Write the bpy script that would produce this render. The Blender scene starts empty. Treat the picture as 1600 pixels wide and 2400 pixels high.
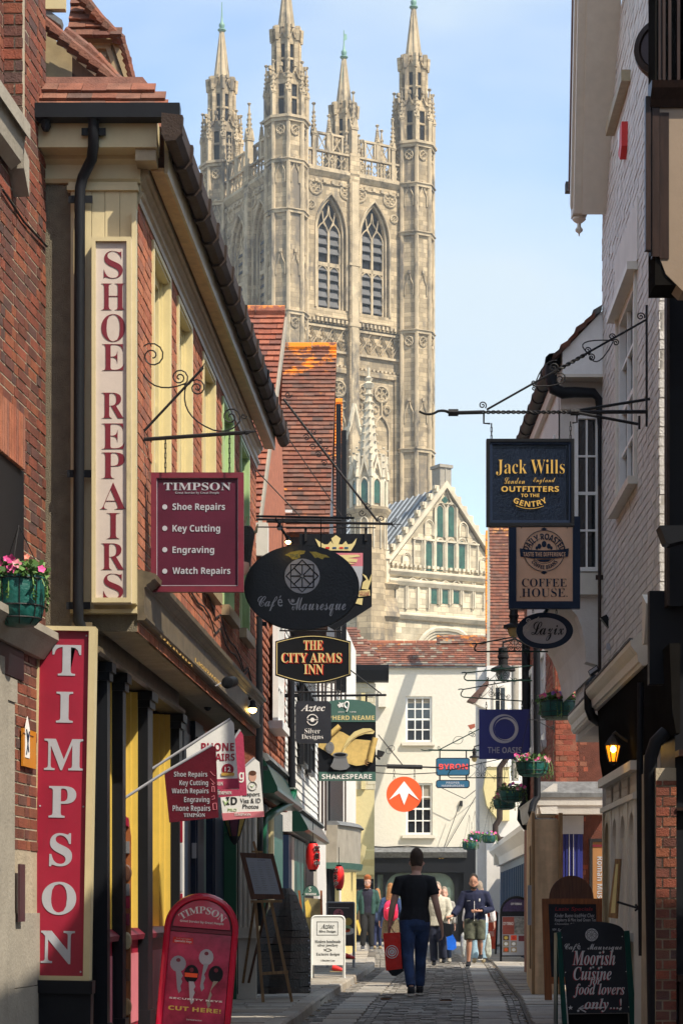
import bpy, math, random
from mathutils import Vector, Matrix
R = math.radians
sc = bpy.context.scene
COL = sc.collection
random.seed(7)
# ---- camera
FP, HY, CX, CZ = 5000.0, 2131.0, 800.0, 1.1      # focal length and horizon of a 1600x2400 frame
cd = bpy.data.cameras.new('camera'); cam = bpy.data.objects.new('camera', cd); COL.objects.link(cam)
cam.location = (0, 0, CZ); cam.rotation_euler = (R(90), 0, 0)
cd.sensor_fit = 'VERTICAL'; cd.sensor_height = 36; cd.lens = 75
cd.shift_y = (HY - 1200) / 2400; cd.clip_end = 3000; cd.clip_start = .2
sc.camera = cam
# ---- light
SUN = Vector((.78, -.66, 1.20)).normalized()
EL = math.asin(SUN.z); AZ = math.atan2(SUN.x, SUN.y)
sd = bpy.data.lights.new('sun', 'SUN'); sd.energy = 3.5; sd.angle = R(.5); sd.color = (1, .90, .74)
so = bpy.data.objects.new('sun', sd); COL.objects.link(so)
so.rotation_euler = SUN.to_track_quat('Z', 'Y').to_euler()
w = bpy.data.worlds.new('World'); sc.world = w; w.use_nodes = True
N, L = w.node_tree.nodes, w.node_tree.links
bg = N['Background']; bg.inputs[1].default_value = .15
sky = N.new('ShaderNodeTexSky'); sky.sky_type = 'NISHITA'; sky.sun_disc = False
sky.sun_elevation = EL; sky.sun_rotation = AZ; sky.altitude = 50; sky.air_density = 1.0; sky.dust_density = 1.0; sky.ozone_density = 1.0
tc = N.new('ShaderNodeTexCoord'); mp = N.new('ShaderNodeMapping'); mp.inputs['Scale'].default_value = (1, 1, 2.2)
mp.inputs['Location'].default_value = (.35, 0, .1)
nz = N.new('ShaderNodeTexNoise'); nz.inputs['Scale'].default_value = 3.1; nz.inputs['Detail'].default_value = 5; nz.inputs['Roughness'].default_value = .46
nz.inputs['Distortion'].default_value = .35
rp = N.new('ShaderNodeValToRGB'); rp.color_ramp.elements[0].position = .42; rp.color_ramp.elements[1].position = .60
rp.color_ramp.elements[0].color = (.08, .08, .08, 1); rp.color_ramp.elements[1].color = (.92, .92, .92, 1)
mx = N.new('ShaderNodeMix'); mx.data_type = 'RGBA'; mx.inputs['B'].default_value = (2.75, 3.2, 3.5, 1)
L.new(tc.outputs['Generated'], mp.inputs[0]); L.new(mp.outputs[0], nz.inputs['Vector']); L.new(nz.outputs[0], rp.inputs[0])
L.new(rp.outputs[0], mx.inputs['Factor']); L.new(sky.outputs[0], mx.inputs['A']); L.new(mx.outputs['Result'], bg.inputs[0])
vs = sc.view_settings; vs.view_transform = 'Standard'; vs.look = 'None'; vs.gamma = 1; vs.use_curve_mapping = False; vs.exposure = .92
sc.cycles.max_bounces = 6; sc.cycles.diffuse_bounces = 3; sc.cycles.glossy_bounces = 3
sc.cycles.use_denoising = True
# ---- helpers
def V(*a): return Vector(a)
def W(px, py, Y): return V((px - CX) * Y / FP, Y, CZ + (HY - py) * Y / FP)   # a point of the place at depth Y
class Fr:
 """a local frame: a along u, b along w (up), c along n (outwards)"""
 def __init__(s, o, u, n, w=(0, 0, 1)):
  s.o = Vector(o); s.u = Vector(u).normalized(); s.n = Vector(n).normalized(); s.w = Vector(w).normalized()
 def p(s, a, b, c=0): return s.o + s.u * a + s.w * b + s.n * c
 def at(s, px, py, c=0):
  d = V((px - CX) / FP, 1, (HY - py) / FP); o = s.o + s.n * c
  t = (o - V(0, 0, CZ)).dot(s.n) / d.dot(s.n); q = V(0, 0, CZ) + d * t - s.o
  return q.dot(s.u), q.dot(s.w)
 def off(s, a=0, b=0, c=0): return Fr(s.p(a, b, c), s.u, s.n, s.w)
 def mat(s): return Matrix((s.u, s.n, s.w)).transposed().to_4x4()
WORLD = Fr((0, 0, 0), (1, 0, 0), (0, 1, 0))
FACE = lambda X, Y, z=0, yaw=0: Fr((X, Y, z), (math.cos(yaw), math.sin(yaw), 0), (math.sin(yaw), -math.cos(yaw), 0))  # facing the camera side
def wallfr(A, B, side):          # A near, B far; side +1 normal to +X
 u = V(B[0] - A[0], B[1] - A[1], 0).normalized(); n = V(u.y, -u.x, 0) * side
 return Fr((A[0], A[1], 0), u, n), (V(*B) - V(*A)).length
def loc_of(o): return Vector(o['_l']) if o is not None and '_l' in o else V(0, 0, 0)
def link(name, me, parent=None, kind=None, label=None, cat=None, group=None, smooth=False, basis=None):
 o = bpy.data.objects.new(name, me); COL.objects.link(o)
 if basis is not None: o.matrix_basis = basis
 if parent is not None: o.parent = parent; o['_l'] = parent['_l']
 else: o['_l'] = (0., 0., 0.)
 if kind: o['kind'] = kind
 if label: o['label'] = label
 if cat: o['category'] = cat
 if group: o['group'] = group
 return o
def T(name, label, cat, loc=(0, 0, 0), group=None):
 o = bpy.data.objects.new(name, None); COL.objects.link(o); o.location = loc; o.empty_display_size = .1
 o['_l'] = tuple(float(x) for x in loc); o['label'] = label; o['category'] = cat
 if group: o['group'] = group
 return o
class MB:
 def __init__(s, fr=WORLD): s.fr = fr; s.v = []; s.f = []; s.r = []; s.mi = []; s.cur = 0
 def add(s, pts, faces, rnd=None):
  k = len(s.v); s.v += pts; s.f += [[i + k for i in f] for f in faces]
  s.mi += [s.cur] * len(faces); s.r += [random.random() if rnd is None else rnd] * len(faces); return s
 def box(s, a0, a1, b0, b1, c0, c1, fr=None):
  p = (fr or s.fr).p
  return s.add([p(a, b, c) for c in (c0, c1) for b in (b0, b1) for a in (a0, a1)],
                     [(0, 2, 3, 1), (4, 5, 7, 6), (0, 1, 5, 4), (2, 6, 7, 3), (0, 4, 6, 2), (1, 3, 7, 5)])
 def poly(s, pts, c0, c1, fr=None):           # polygon (a,b) extruded from c0 to c1
  p = (fr or s.fr).p; n = len(pts)
  return s.add([p(a, b, c0) for a, b in pts] + [p(a, b, c1) for a, b in pts],
                     [list(range(n))[::-1], list(range(n, 2 * n))] + [(i, (i + 1) % n, n + (i + 1) % n, n + i) for i in range(n)])
 def mould(s, a0, a1, prof, fr=None):          # profile (c,b) run along a
  p = (fr or s.fr).p; n = len(prof)
  return s.add([p(a0, b, c) for c, b in prof] + [p(a1, b, c) for c, b in prof],
                     [list(range(n)), list(range(n, 2 * n))[::-1]] + [(i, n + i, n + (i + 1) % n, (i + 1) % n) for i in range(n)])
 def hull(s, lo, hi):                           # two rings of points of equal count
  n = len(lo)
  return s.add(list(lo) + list(hi), [list(range(n))[::-1], list(range(n, 2 * n))] + [(i, (i + 1) % n, n + (i + 1) % n, n + i) for i in range(n)])
 def tube(s, pts, r, n=6, r2=None, fr=None, close=False):
  if fr or s.fr is not WORLD:
   p = (fr or s.fr).p; pts = [p(*q) for q in pts]
  pts = [Vector(q) for q in pts]; m = len(pts); prev = None; vs = []
  for i, q in enumerate(pts):
   t = (pts[(i + 1) % m] - pts[i - 1]) if close else (pts[min(i + 1, m - 1)] - pts[max(i - 1, 0)])
   t = t.normalized() if t.length > 1e-9 else V(0, 0, 1)
   if prev is None: prev = t.orthogonal().normalized()
   prev = (prev - t * prev.dot(t)); prev = prev.normalized() if prev.length > 1e-6 else t.orthogonal().normalized()
   b = t.cross(prev); rr = r if r2 is None else r + (r2 - r) * i / max(1, m - 1)
   if isinstance(r, (list, tuple)): rr = r[i]
   vs += [q + (prev * math.cos(k * 2 * math.pi / n) + b * math.sin(k * 2 * math.pi / n)) * rr for k in range(n)]
  fs = [(i * n + k, i * n + (k + 1) % n, (i + 1) % m * n + (k + 1) % n, (i + 1) % m * n + k) for i in range(m if close else m - 1) for k in range(n)]
  if not close: fs += [list(range(n))[::-1], list(range((m - 1) * n, m * n))]
  return s.add(vs, fs)
 def lathe(s, prof, at=(0, 0, 0), n=12, fr=None, sa=1, sc_=1, axis='w', ph=0, caps=True):   # prof: (radius, height)
  p = (fr or s.fr).p; vs = []; m = len(prof)
  for r, h in prof:
   for k in range(n):
    x, y = math.cos(ph + k * 2 * math.pi / n) * r * sa, math.sin(ph + k * 2 * math.pi / n) * r * sc_
    vs.append(p(at[0] + x, at[1] + h, at[2] + y) if axis == 'w' else p(at[0] + x, at[1] + y, at[2] + h) if axis == 'n' else p(at[0] + h, at[1] + x, at[2] + y))
  fs = [(i * n + k, i * n + (k + 1) % n, (i + 1) * n + (k + 1) % n, (i + 1) * n + k) for i in range(m - 1) for k in range(n)]
  if caps: fs += [list(range(n))[::-1], list(range((m - 1) * n, m * n))]
  return s.add(vs, fs)
 def loft(s, rings, side=V(1, 0, 0), n=12):     # rings: (centre, rx, ry)
  vs = []; m = len(rings)
  for i, (c, rx, ry) in enumerate(rings):
   c = Vector(c); t = (Vector(rings[min(i + 1, m - 1)][0]) - Vector(rings[max(i - 1, 0)][0])).normalized()
   x = side - t * side.dot(t); x = x.normalized() if x.length > .05 else t.orthogonal().normalized(); y = t.cross(x)
   vs += [c + x * math.cos(k * 2 * math.pi / n) * rx + y * math.sin(k * 2 * math.pi / n) * ry for k in range(n)]
  fs = [(i * n + k, i * n + (k + 1) % n, (i + 1) * n + (k + 1) % n, (i + 1) * n + k) for i in range(m - 1) for k in range(n)]
  return s.add(vs, fs + [list(range(n))[::-1], list(range((m - 1) * n, m * n))])
 def build(s, name, m, parent=None, kind=None, label=None, cat=None, group=None, smooth=False, base=None):
  l = loc_of(parent) if parent is not None else Vector(base or (0, 0, 0))
  me = bpy.data.meshes.new(name); me.from_pydata([v - l for v in s.v], [], s.f)
  for x in (m if isinstance(m, (list, tuple)) else [m]): me.materials.append(x)
  if isinstance(m, (list, tuple)): me.polygons.foreach_set('material_index', s.mi)
  at = me.attributes.new('rnd', 'FLOAT', 'FACE'); at.data.foreach_set('value', s.r)
  if smooth: me.polygons.foreach_set('use_smooth', [True] * len(s.f))
  import bmesh
  bm = bmesh.new(); bm.from_mesh(me); bmesh.ops.recalc_face_normals(bm, faces=bm.faces); bm.to_mesh(me); bm.free()
  if smooth: me.set_sharp_from_angle(angle=R(38))
  o = link(name, me, parent, kind, label, cat, group)
  if parent is None and base: o.location = base; o['_l'] = tuple(float(x) for x in base)
  return o
def cutrow(a0, a1, b0, b1, ops):                  # intervals of a row left free by the openings
 iv = [(a0, a1)]
 for (x0, x1, y0, y1) in ops:
  if y0 < b1 - 1e-4 and y1 > b0 + 1e-4:
   iv = [q for (p0, p1) in iv for q in (((p0, min(p1, x0)), (max(p0, x1), p1)) if x0 < p1 and x1 > p0 else ((p0, p1),)) if q[1] - q[0] > .004]
 return iv
def wall(fr, a0, a1, b0, b1, ops, c0, c1, mb=None):
 mb = mb or MB(fr); bs = sorted({b0, b1} | {min(max(y, b0), b1) for o in ops for y in o[2:4]})
 for y0, y1 in zip(bs, bs[1:]):
  for x0, x1 in cutrow(a0, a1, y0, y1, ops): mb.box(x0, x1, y0, y1, c0, c1, fr)
 return mb
_cube = {}
def unit(shape, m):
 k = (shape, m.name)
 if k not in _cube:
  P = {'box': ([(x, y, z) for z in (-.5, .5) for y in (-.5, .5) for x in (-.5, .5)],
                     [(0, 2, 3, 1), (4, 5, 7, 6), (0, 1, 5, 4), (2, 6, 7, 3), (0, 4, 6, 2), (1, 3, 7, 5)])}
  # local axes: x=u, y=n, z=w
  P['wedge'] = ([(-.5, -.5, -.5), (.5, -.5, -.5), (.5, .5, -.5), (-.5, .5, -.5), (-.5, -.5, .5), (.5, -.5, .5), (.5, -.35, .5), (-.5, -.35, .5)],
                      [(0, 3, 2, 1), (4, 5, 6, 7), (0, 1, 5, 4), (1, 2, 6, 5), (2, 3, 7, 6), (3, 0, 4, 7)])
  o = [(-.5, .5), (-.5, -.15), (-.28, -.42), (0, -.5), (.28, -.42), (.5, -.15), (.5, .5)]
  P['scale'] = ([(x, -.5, z) for x, z in o] + [(x, .5 if z < .4 else -.3, z) for x, z in o],
                      [tuple(range(7)), tuple(range(13, 6, -1))] + [(i, (i + 1) % 7, 7 + (i + 1) % 7, 7 + i) for i in range(7)])
  me = bpy.data.meshes.new(shape); me.from_pydata(*[P[shape][0], [], P[shape][1]]); me.materials.append(m); _cube[k] = (me, P[shape])
 return _cube[k]
def pieces(name, items, m, parent, fr, limit=300, shape='box', rest=None):
 """boxes (a0,a1,b0,b1,c0,c1) of one kind: the largest in view as parts, the others joined as stuff"""
 def big(it):
  q = fr.p((it[0] + it[1]) / 2, (it[2] + it[3]) / 2, it[5]); d = max(q.y, 1)
  px, py = 800 + q.x / d * FP, HY - (q.z - CZ) / d * FP
  e = fr.u * (it[1] - it[0]); f = fr.w * (it[3] - it[2]); g = q / d
  ar = abs((e.x - g.x * e.y) * (f.z - g.z * f.y) - (e.z - g.z * e.y) * (f.x - g.x * f.y)) / d / d
  return -ar if -20 < px < 1620 and -20 < py < 2420 else 1 / d
 items = sorted(items, key=big); me, (pv, pf) = unit(shape, m); l = loc_of(parent); rot = fr.mat()
 for it in items[:limit]:
  q = fr.p((it[0] + it[1]) / 2, (it[2] + it[3]) / 2, (it[4] + it[5]) / 2) - l
  link(name, me, parent, basis=Matrix.Translation(q) @ rot @ Matrix.Diagonal((it[1] - it[0], it[5] - it[4], it[3] - it[2], 1)))
 if items[limit:]:
  mb = MB(fr)
  for it in items[limit:]:
   c = [(it[i] + it[i + 1]) / 2 for i in (0, 2, 4)]; d = [it[i + 1] - it[i] for i in (0, 2, 4)]
   mb.add([fr.p(c[0] + x * d[0], c[1] + z * d[1], c[2] + y * d[2]) for x, y, z in pv], pf)
  mb.build(rest or name + 's_beyond', m, parent, kind='stuff')
def bond(fr, a0, a1, b0, b1, ops=(), L_=.225, H_=.075, j=.013, c0=0, c1=.0, flemish=True, jit=.003):
 out = []; k = 0; b = b0
 while b < b1 - .01:
  t = min(b + H_ - j, b1)
  for x0, x1 in cutrow(a0, a1, b, t, ops):
   a = x0 - (.0 if k % 2 else (.5 * L_ if not flemish else .17)) ; i = k
   while a < x1:
    ln = L_ if (not flemish or i % 2 == 0) else L_ * .5
    s0, s1 = max(a, x0), min(a + ln - j, x1)
    if s1 - s0 > .015: out.append((s0, s1, b, t, c0, c1 + random.uniform(-jit, jit)))
    a += ln; i += 1
  b += H_; k += 1
 return out
def text(fr, s, box, style, m, parent, c=.004, th=.003, off=0, arc=None, px=True, name='lettering', label=None, sh=0):
 """lettering fitted into box (x0,y0,x1,y1): photo pixels on the frame's plane when px, else local a0,b0,a1,b1"""
 B = dict(serif=0x1D400, ital=0x1D434, bital=0x1D468, script=0x1D4D0, frak=0x1D56C, sansb=0x1D5D4, sanssi=0x1D63C)
 if style in B:
  s = ''.join(chr(B[style] + ord(ch) - 65) if 'A' <= ch <= 'Z' else chr(B[style] + 26 + ord(ch) - 97) if 'a' <= ch <= 'z' else ch for ch in s)
  s = s.replace('\U0001D455', '\u210E')
 cu = bpy.data.curves.new('lettering', 'FONT'); cu.body = s; cu.offset = off; cu.resolution_u = 3; cu.shear = sh
 o = bpy.data.objects.new('tmp', cu); me0 = bpy.data.meshes.new_from_object(o)
 vs = [v.co.copy() for v in me0.vertices]; fs = [list(p.vertices) for p in me0.polygons]
 bpy.data.objects.remove(o); bpy.data.curves.remove(cu); bpy.data.meshes.remove(me0)
 if not vs: return
 x0, x1 = min(v.x for v in vs), max(v.x for v in vs); y0, y1 = min(v.y for v in vs), max(v.y for v in vs)
 if px: (A0, B1), (A1, B0) = fr.at(box[0], box[1], c), fr.at(box[2], box[3], c)
 else: A0, B0, A1, B1 = box
 kx, ky = (A1 - A0) / (x1 - x0), (B1 - B0) / (y1 - y0); pts = []
 for v in vs:
  a, b = A0 + (v.x - x0) * kx, B0 + (v.y - y0) * ky
  if arc:                                    # arc = radius (positive arches up, negative sags)
   ac = (A0 + A1) / 2; t = (a - ac) / arc
   a, b = ac + (arc + b - B0) * math.sin(t), B0 - arc + (arc + b - B0) * math.cos(t)
  pts.append((a, b))
 mb = MB(fr); n = len(pts)
 mb.add([fr.p(a, b, c) for a, b in pts] + [fr.p(a, b, c - th) for a, b in pts], fs, .5)
 ed = {}
 for f in fs:
  for i in range(len(f)):
   e = (f[i], f[(i + 1) % len(f)]); k = tuple(sorted(e)); ed[k] = None if k in ed else e
 mb.add([], [], .5); kk = 0
 for e in ed.values():
  if e: mb.f.append([e[0], e[0] + n, e[1] + n, e[1]]); mb.mi.append(0); mb.r.append(.5)
 return mb.build(name, m, parent, label=label)
def copy_tree(o, loc=None, rz=None, label=None, s=None, parent=None, group=None):
 c = o.copy(); COL.objects.link(c); c.parent = parent
 if loc is not None: c.location = loc; c['_l'] = tuple(float(x) for x in loc)
 if rz is not None: c.rotation_euler = (0, 0, rz)
 if s is not None: c.scale = (s, s, s) if not isinstance(s, tuple) else s
 if label: c['label'] = label
 if group: c['group'] = group
 for ch in o.children: copy_tree(ch, parent=c)
 return c
def spiral(cx, cy, r, t0, turns, s=1, n=22, k=.12):   # scroll points, from the outside in
 return [(cx + math.cos(t0 + s * turns * 2 * math.pi * i / n) * r * (1 - (1 - k) * i / n),
             cy + math.sin(t0 + s * turns * 2 * math.pi * i / n) * r * (1 - (1 - k) * i / n), 0) for i in range(n + 1)]
def bez(p0, p1, p2, n=8): return [tuple((1 - t) ** 2 * a + 2 * t * (1 - t) * b + t * t * c for a, b, c in zip(p0, p1, p2)) for t in [i / n for i in range(n + 1)]]
# ---- materials
def node(nt, t, **kw):
 n = nt.nodes.new(t)
 for k, v in kw.items():
  if hasattr(n, k): setattr(n, k, v)
  else: n.inputs[k].default_value = v
 return n
def mat(name, col, rough=.6, metal=0, var=.18, scale=6, bump=.15, bscale=40, spec=.5, cols=None, emit=None, es=1, lichen=None, dirt=None, stripes=None, blocks=None, alpha=None, coat=0, sheen=0):
 m = bpy.data.materials.new(name); m.use_nodes = True; nt = m.node_tree; p = nt.nodes['Principled BSDF']; lk = nt.links.new
 geo = node(nt, 'ShaderNodeNewGeometry'); P = geo.outputs['Position']
 n1 = node(nt, 'ShaderNodeTexNoise'); n1.inputs['Scale'].default_value = scale; n1.inputs['Detail'].default_value = 6; n1.inputs['Roughness'].default_value = .65; lk(P, n1.inputs['Vector'])
 def C(c): return (c[0], c[1], c[2], 1)
 def mixn(f, a, b, mode='MIX'):
  x = nt.nodes.new('ShaderNodeMix'); x.data_type = 'RGBA'; x.blend_type = mode
  for s_, val in (('Factor', f), ('A', a), ('B', b)):
   if isinstance(val, (tuple, float, int)): x.inputs[s_].default_value = val
   else: lk(val, x.inputs[s_])
  return x.outputs['Result']
 def ramp(src, els, interp='LINEAR'):
  r = nt.nodes.new('ShaderNodeValToRGB'); r.color_ramp.interpolation = interp; e = r.color_ramp.elements
  while len(e) < len(els): e.new(.5)
  for q, (ps, c) in zip(e, els): q.position = ps; q.color = C(c)
  lk(src, r.inputs[0]); return r.outputs[0]
 if cols:                                       # one colour per piece
  oi = node(nt, 'ShaderNodeObjectInfo'); at = node(nt, 'ShaderNodeAttribute', attribute_name='rnd')
  ad = node(nt, 'ShaderNodeMath', operation='ADD'); lk(oi.outputs['Random'], ad.inputs[0]); lk(at.outputs['Fac'], ad.inputs[1])
  fr_ = node(nt, 'ShaderNodeMath', operation='FRACT'); lk(ad.outputs[0], fr_.inputs[0])
  base = ramp(fr_.outputs[0], [((i + .5) / len(cols), c) for i, c in enumerate(cols)])
 elif blocks:                                   # far masonry: blocks of slightly different stone
  br = nt.nodes.new('ShaderNodeTexBrick'); mpn = nt.nodes.new('ShaderNodeCombineXYZ'); sx = nt.nodes.new('ShaderNodeSeparateXYZ'); lk(P, sx.inputs[0])
  hm = node(nt, 'ShaderNodeMath', operation='ADD'); lk(sx.outputs[0], hm.inputs[0]); lk(sx.outputs[1], hm.inputs[1])
  lk(hm.outputs[0], mpn.inputs[0]); lk(sx.outputs[2], mpn.inputs[1]); lk(mpn.outputs[0], br.inputs['Vector'])
  br.inputs['Scale'].default_value = 1; br.inputs['Brick Width'].default_value = blocks[0]; br.inputs['Row Height'].default_value = blocks[1]; br.inputs['Mortar Size'].default_value = .018
  br.inputs['Color1'].default_value = C([x * .66 for x in col]); br.inputs['Color2'].default_value = C([x * 1.25 for x in col]); br.inputs['Mortar'].default_value = C([x * .6 for x in col])
  base = br.outputs[0]
 else: base = None
 hi = [min(1, x * (1 + var)) for x in col]; lo = [x * (1 - var) for x in col]
 if base is None: base = ramp(n1.outputs[0], [(.3, lo), (.7, hi)])
 else:
  g = ramp(n1.outputs[0], [(.3, (1 - var,) * 3), (.7, (1 + var,) * 3)]); base = mixn(1.0, base, g, 'MULTIPLY')
 if stripes:                                    # wood grain along an axis
  wv = node(nt, 'ShaderNodeTexNoise'); mpp = nt.nodes.new('ShaderNodeMapping'); mpp.inputs['Scale'].default_value = stripes; lk(P, mpp.inputs[0]); lk(mpp.outputs[0], wv.inputs['Vector']); wv.inputs['Scale'].default_value = 1; wv.inputs['Detail'].default_value = 4
  base = mixn(1.0, base, ramp(wv.outputs[0], [(.35, (.7,) * 3), (.65, (1.2,) * 3)]), 'MULTIPLY')
 if dirt:                                       # streaky weathering: (colour, threshold, scale)
  nd = node(nt, 'ShaderNodeTexNoise'); mpp = nt.nodes.new('ShaderNodeMapping'); mpp.inputs['Scale'].default_value = (dirt[2], dirt[2], dirt[2] * (dirt[3] if len(dirt) > 3 else .35)); lk(P, mpp.inputs[0]); lk(mpp.outputs[0], nd.inputs['Vector']); nd.inputs['Scale'].default_value = 1; nd.inputs['Detail'].default_value = 7; nd.inputs['Roughness'].default_value = .7
  base = mixn(ramp(nd.outputs[0], [(dirt[1], (0, 0, 0)), (dirt[1] + .13, (1, 1, 1))]), base, C(dirt[0]))
 if lichen:                                     # lichen growing thickest near the ridge: (colour, z of ridge, fade, threshold)
  nl = node(nt, 'ShaderNodeTexNoise'); nl.inputs['Scale'].default_value = 3.5; nl.inputs['Detail'].default_value = 9; nl.inputs['Roughness'].default_value = .75; lk(P, nl.inputs['Vector'])
  sx = nt.nodes.new('ShaderNodeSeparateXYZ'); lk(P, sx.inputs[0])
  mr = nt.nodes.new('ShaderNodeMapRange'); lk(sx.outputs[2], mr.inputs[0]); mr.inputs[1].default_value = lichen[1] - lichen[2]; mr.inputs[2].default_value = lichen[1]; mr.inputs[3].default_value = -.06; mr.inputs[4].default_value = .17
  ad = node(nt, 'ShaderNodeMath', operation='ADD'); lk(nl.outputs[0], ad.inputs[0]); lk(mr.outputs[0], ad.inputs[1])
  base = mixn(ramp(ad.outputs[0], [(lichen[3], (0, 0, 0)), (lichen[3] + .05, (1, 1, 1))]), base, C(lichen[0]))
 lk(base, p.inputs['Base Color'])
 p.inputs['Roughness'].default_value = rough; p.inputs['Metallic'].default_value = metal
 p.inputs['Specular IOR Level'].default_value = spec; p.inputs['Coat Weight'].default_value = coat
 if bump:
  nb = node(nt, 'ShaderNodeTexNoise'); nb.inputs['Scale'].default_value = bscale; nb.inputs['Detail'].default_value = 5; lk(P, nb.inputs['Vector'])
  bp = nt.nodes.new('ShaderNodeBump'); bp.inputs['Strength'].default_value = bump; bp.inputs['Distance'].default_value = .02; lk(nb.outputs[0], bp.inputs['Height']); lk(bp.outputs[0], p.inputs['Normal'])
 if emit: p.inputs['Emission Color'].default_value = C(emit); p.inputs['Emission Strength'].default_value = es
 if alpha is not None: p.inputs['Alpha'].default_value = alpha
 return m
M = {}
def paint(k, c, rough=.45, **kw):
 if max(c) < .09: kw.setdefault('spec', .22)
 M[k] = mat(k, c, rough, **{**dict(var=.06, scale=9, bump=.04, bscale=60), **kw}); return M[k]
M['void'] = mat('void', (.012, .011, .010), 1, spec=0, bump=0); paint('black', (.012, .013, .016), .42, spec=.14); paint('iron', (.018, .017, .018), .55, bump=.2); paint('cream', (.56, .47, .27), dirt=((.20, .17, .11), .60, 2.2))  # void: glossless black, puts the shade of open recesses and interiors into colour
paint('offwhite', (.66, .62, .54), dirt=((.30, .27, .22), .62, 3)); paint('white', (.78, .78, .76), dirt=((.45, .43, .38), .66, 3)); paint('yellow', (.68, .49, .10)); paint('lightyellow', (.66, .56, .30))
paint('palegreen', (.40, .55, .27)); paint('maroon', (.15, .012, .026), var=.2); paint('crimson', (.30, .010, .033), var=.16, scale=3, dirt=((.17, .02, .03), .64, 5, .2)); paint('purple', (.085, .013, .030), .4, var=.2, scale=3, dirt=((.12, .04, .055), .66, 6, .2)); paint('navy', (.012, .022, .05)); paint('blue', (.008, .05, .14))
paint('green', (.008, .10, .05), .3); paint('darkgreen', (.006, .028, .020), .3); paint('teal', (.03, .13, .11)); paint('lettergrey', (.40, .41, .45)); paint('letterwhite', (.82, .81, .78)); paint('gold', (.62, .38, .08), .4)
paint('lettermaroon', (.16, .008, .018)); paint('silver', (.5, .5, .5), .35); paint('red', (.62, .02, .015)); paint('lantern', (.75, .012, .012), .55); paint('orange', (.85, .10, .02)); paint('peach', (.74, .46, .30)); paint('navyframe', (.012, .024, .055), .4)
paint('indigo', (.018, .025, .17)); paint('byron', (.012, .09, .17)); paint('coral', (.78, .08, .07)); paint('sage', (.06, .14, .115)); paint('parchment', (.66, .47, .16), var=.2); paint('pewter', (.34, .34, .34), .3, metal=.6)
paint('yellowgold', (.70, .58, .26)); paint('pink', (.60, .18, .22)); paint('chalk', (.55, .56, .58), .9); paint('chalkred', (.42, .035, .05), .9); paint('slateboard', (.018, .022, .03), .6, var=.3, scale=4)
paint('woodlight', (.30, .17, .07), .6, stripes=(60, 60, 4)); paint('woodorange', (.27, .085, .02), .5, stripes=(50, 50, 4)); paint('woodbrown', (.12, .045, .02), .55, stripes=(50, 50, 4)); paint('darkwood', (.030, .016, .012), .4, stripes=(40, 40, 4))
paint('ply', (.66, .46, .27), .8, stripes=(5, 5, .8), var=.12); paint('lead', (.15, .155, .16), .7, metal=0, var=.4, spec=.2); paint('gutterbrown', (.040, .026, .020), .65, var=.3, bump=.3)
paint('olivetrim', (.11, .085, .052), .5, var=.4, dirt=((.05, .04, .028), .55, 4, 1)); paint('khaki', (.33, .26, .15), .4, var=.2); paint('endcream', (.68, .645, .56), .8, var=.05, bump=.35, bscale=9, dirt=((.44, .38, .27), .66, .9, .6)); paint('yellowwall', (.62, .52, .26), .8, bump=.3, bscale=9)
paint('sand', (.40, .30, .18), .7); paint('basketgreen', (.006, .10, .085), .5, bump=.5, bscale=22); paint('bulb', (1, .8, .4), emit=(1, .62, .18), es=14)
paint('amber', (.55, .18, .01), .2, emit=(1, .28, .01), es=.9); paint('amberbulb', (1, .7, .1), emit=(1, .55, .06), es=18)
M['glass'] = mat('glass', (.015, .018, .022), .04, var=.3, bump=.03, bscale=3, spec=.9)
M['glassgreen'] = mat('glassgreen', (.02, .08, .05), .15, var=.5, scale=3, bump=.2, bscale=30, spec=.7)
M['shopglass'] = mat('shopglass', (.16, .22, .19), .08, var=.35, scale=1.5, bump=.02, bscale=3, spec=.9)
M['mortar'] = mat('mortar', (.38, .32, .23), .9, bump=.4); M['mortarwhite'] = mat('mortarwhite', (.45, .42, .38), .9, bump=.4)
M['brickdark'] = mat('brickdark', (.2, .08, .05), .85, cols=[(.10, .033, .022), (.22, .055, .028), (.15, .04, .024), (.075, .04, .035), (.24, .07, .03), (.13, .038, .022)], var=.3, scale=9, bump=.5, bscale=90, dirt=((.10, .075, .055), .60, 2.2, .6))
M['brickorange'] = mat('brickorange', (.35, .1, .05), .85, cols=[(.33, .10, .05), (.38, .13, .065), (.29, .085, .045), (.25, .10, .065), (.42, .15, .075), (.32, .11, .055)], var=.3, scale=9, bump=.4, bscale=90, dirt=((.22, .12, .08), .60, 2.0, .5))
M['brickred'] = mat('brickred', (.3, .07, .04), .85, cols=[(.29, .065, .035), (.34, .085, .045), (.21, .06, .035), (.25, .055, .033), (.36, .10, .055), (.24, .10, .06)], var=.22, scale=9, bump=.4, bscale=90)
M['brickwhite'] = mat('brickwhite', (.6, .57, .54), .6, cols=[(.60, .57, .54), (.64, .61, .58), (.57, .54, .51), (.62, .59, .56)], var=.08, scale=5, bump=.5, bscale=60, dirt=((.40, .37, .33), .63, 2.2, .4))
M['brickcream'] = mat('brickcream', (.5, .46, .3), .7, cols=[(.55, .50, .36), (.6, .54, .40)], var=.1, bump=.5)
TC = [(.17, .060, .036), (.22, .078, .045), (.13, .050, .034), (.19, .080, .050), (.095, .052, .040), (.24, .095, .055), (.15, .072, .052)]
M['tilered'] = mat('tilered', (.3, .08, .04), .85, cols=[(.27, .075, .04), (.31, .10, .055), (.20, .06, .036), (.24, .085, .055), (.16, .06, .042)], var=.3, scale=8, bump=.5, bscale=60, lichen=((.62, .20, .03), 9.3, .35, .60))
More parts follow.
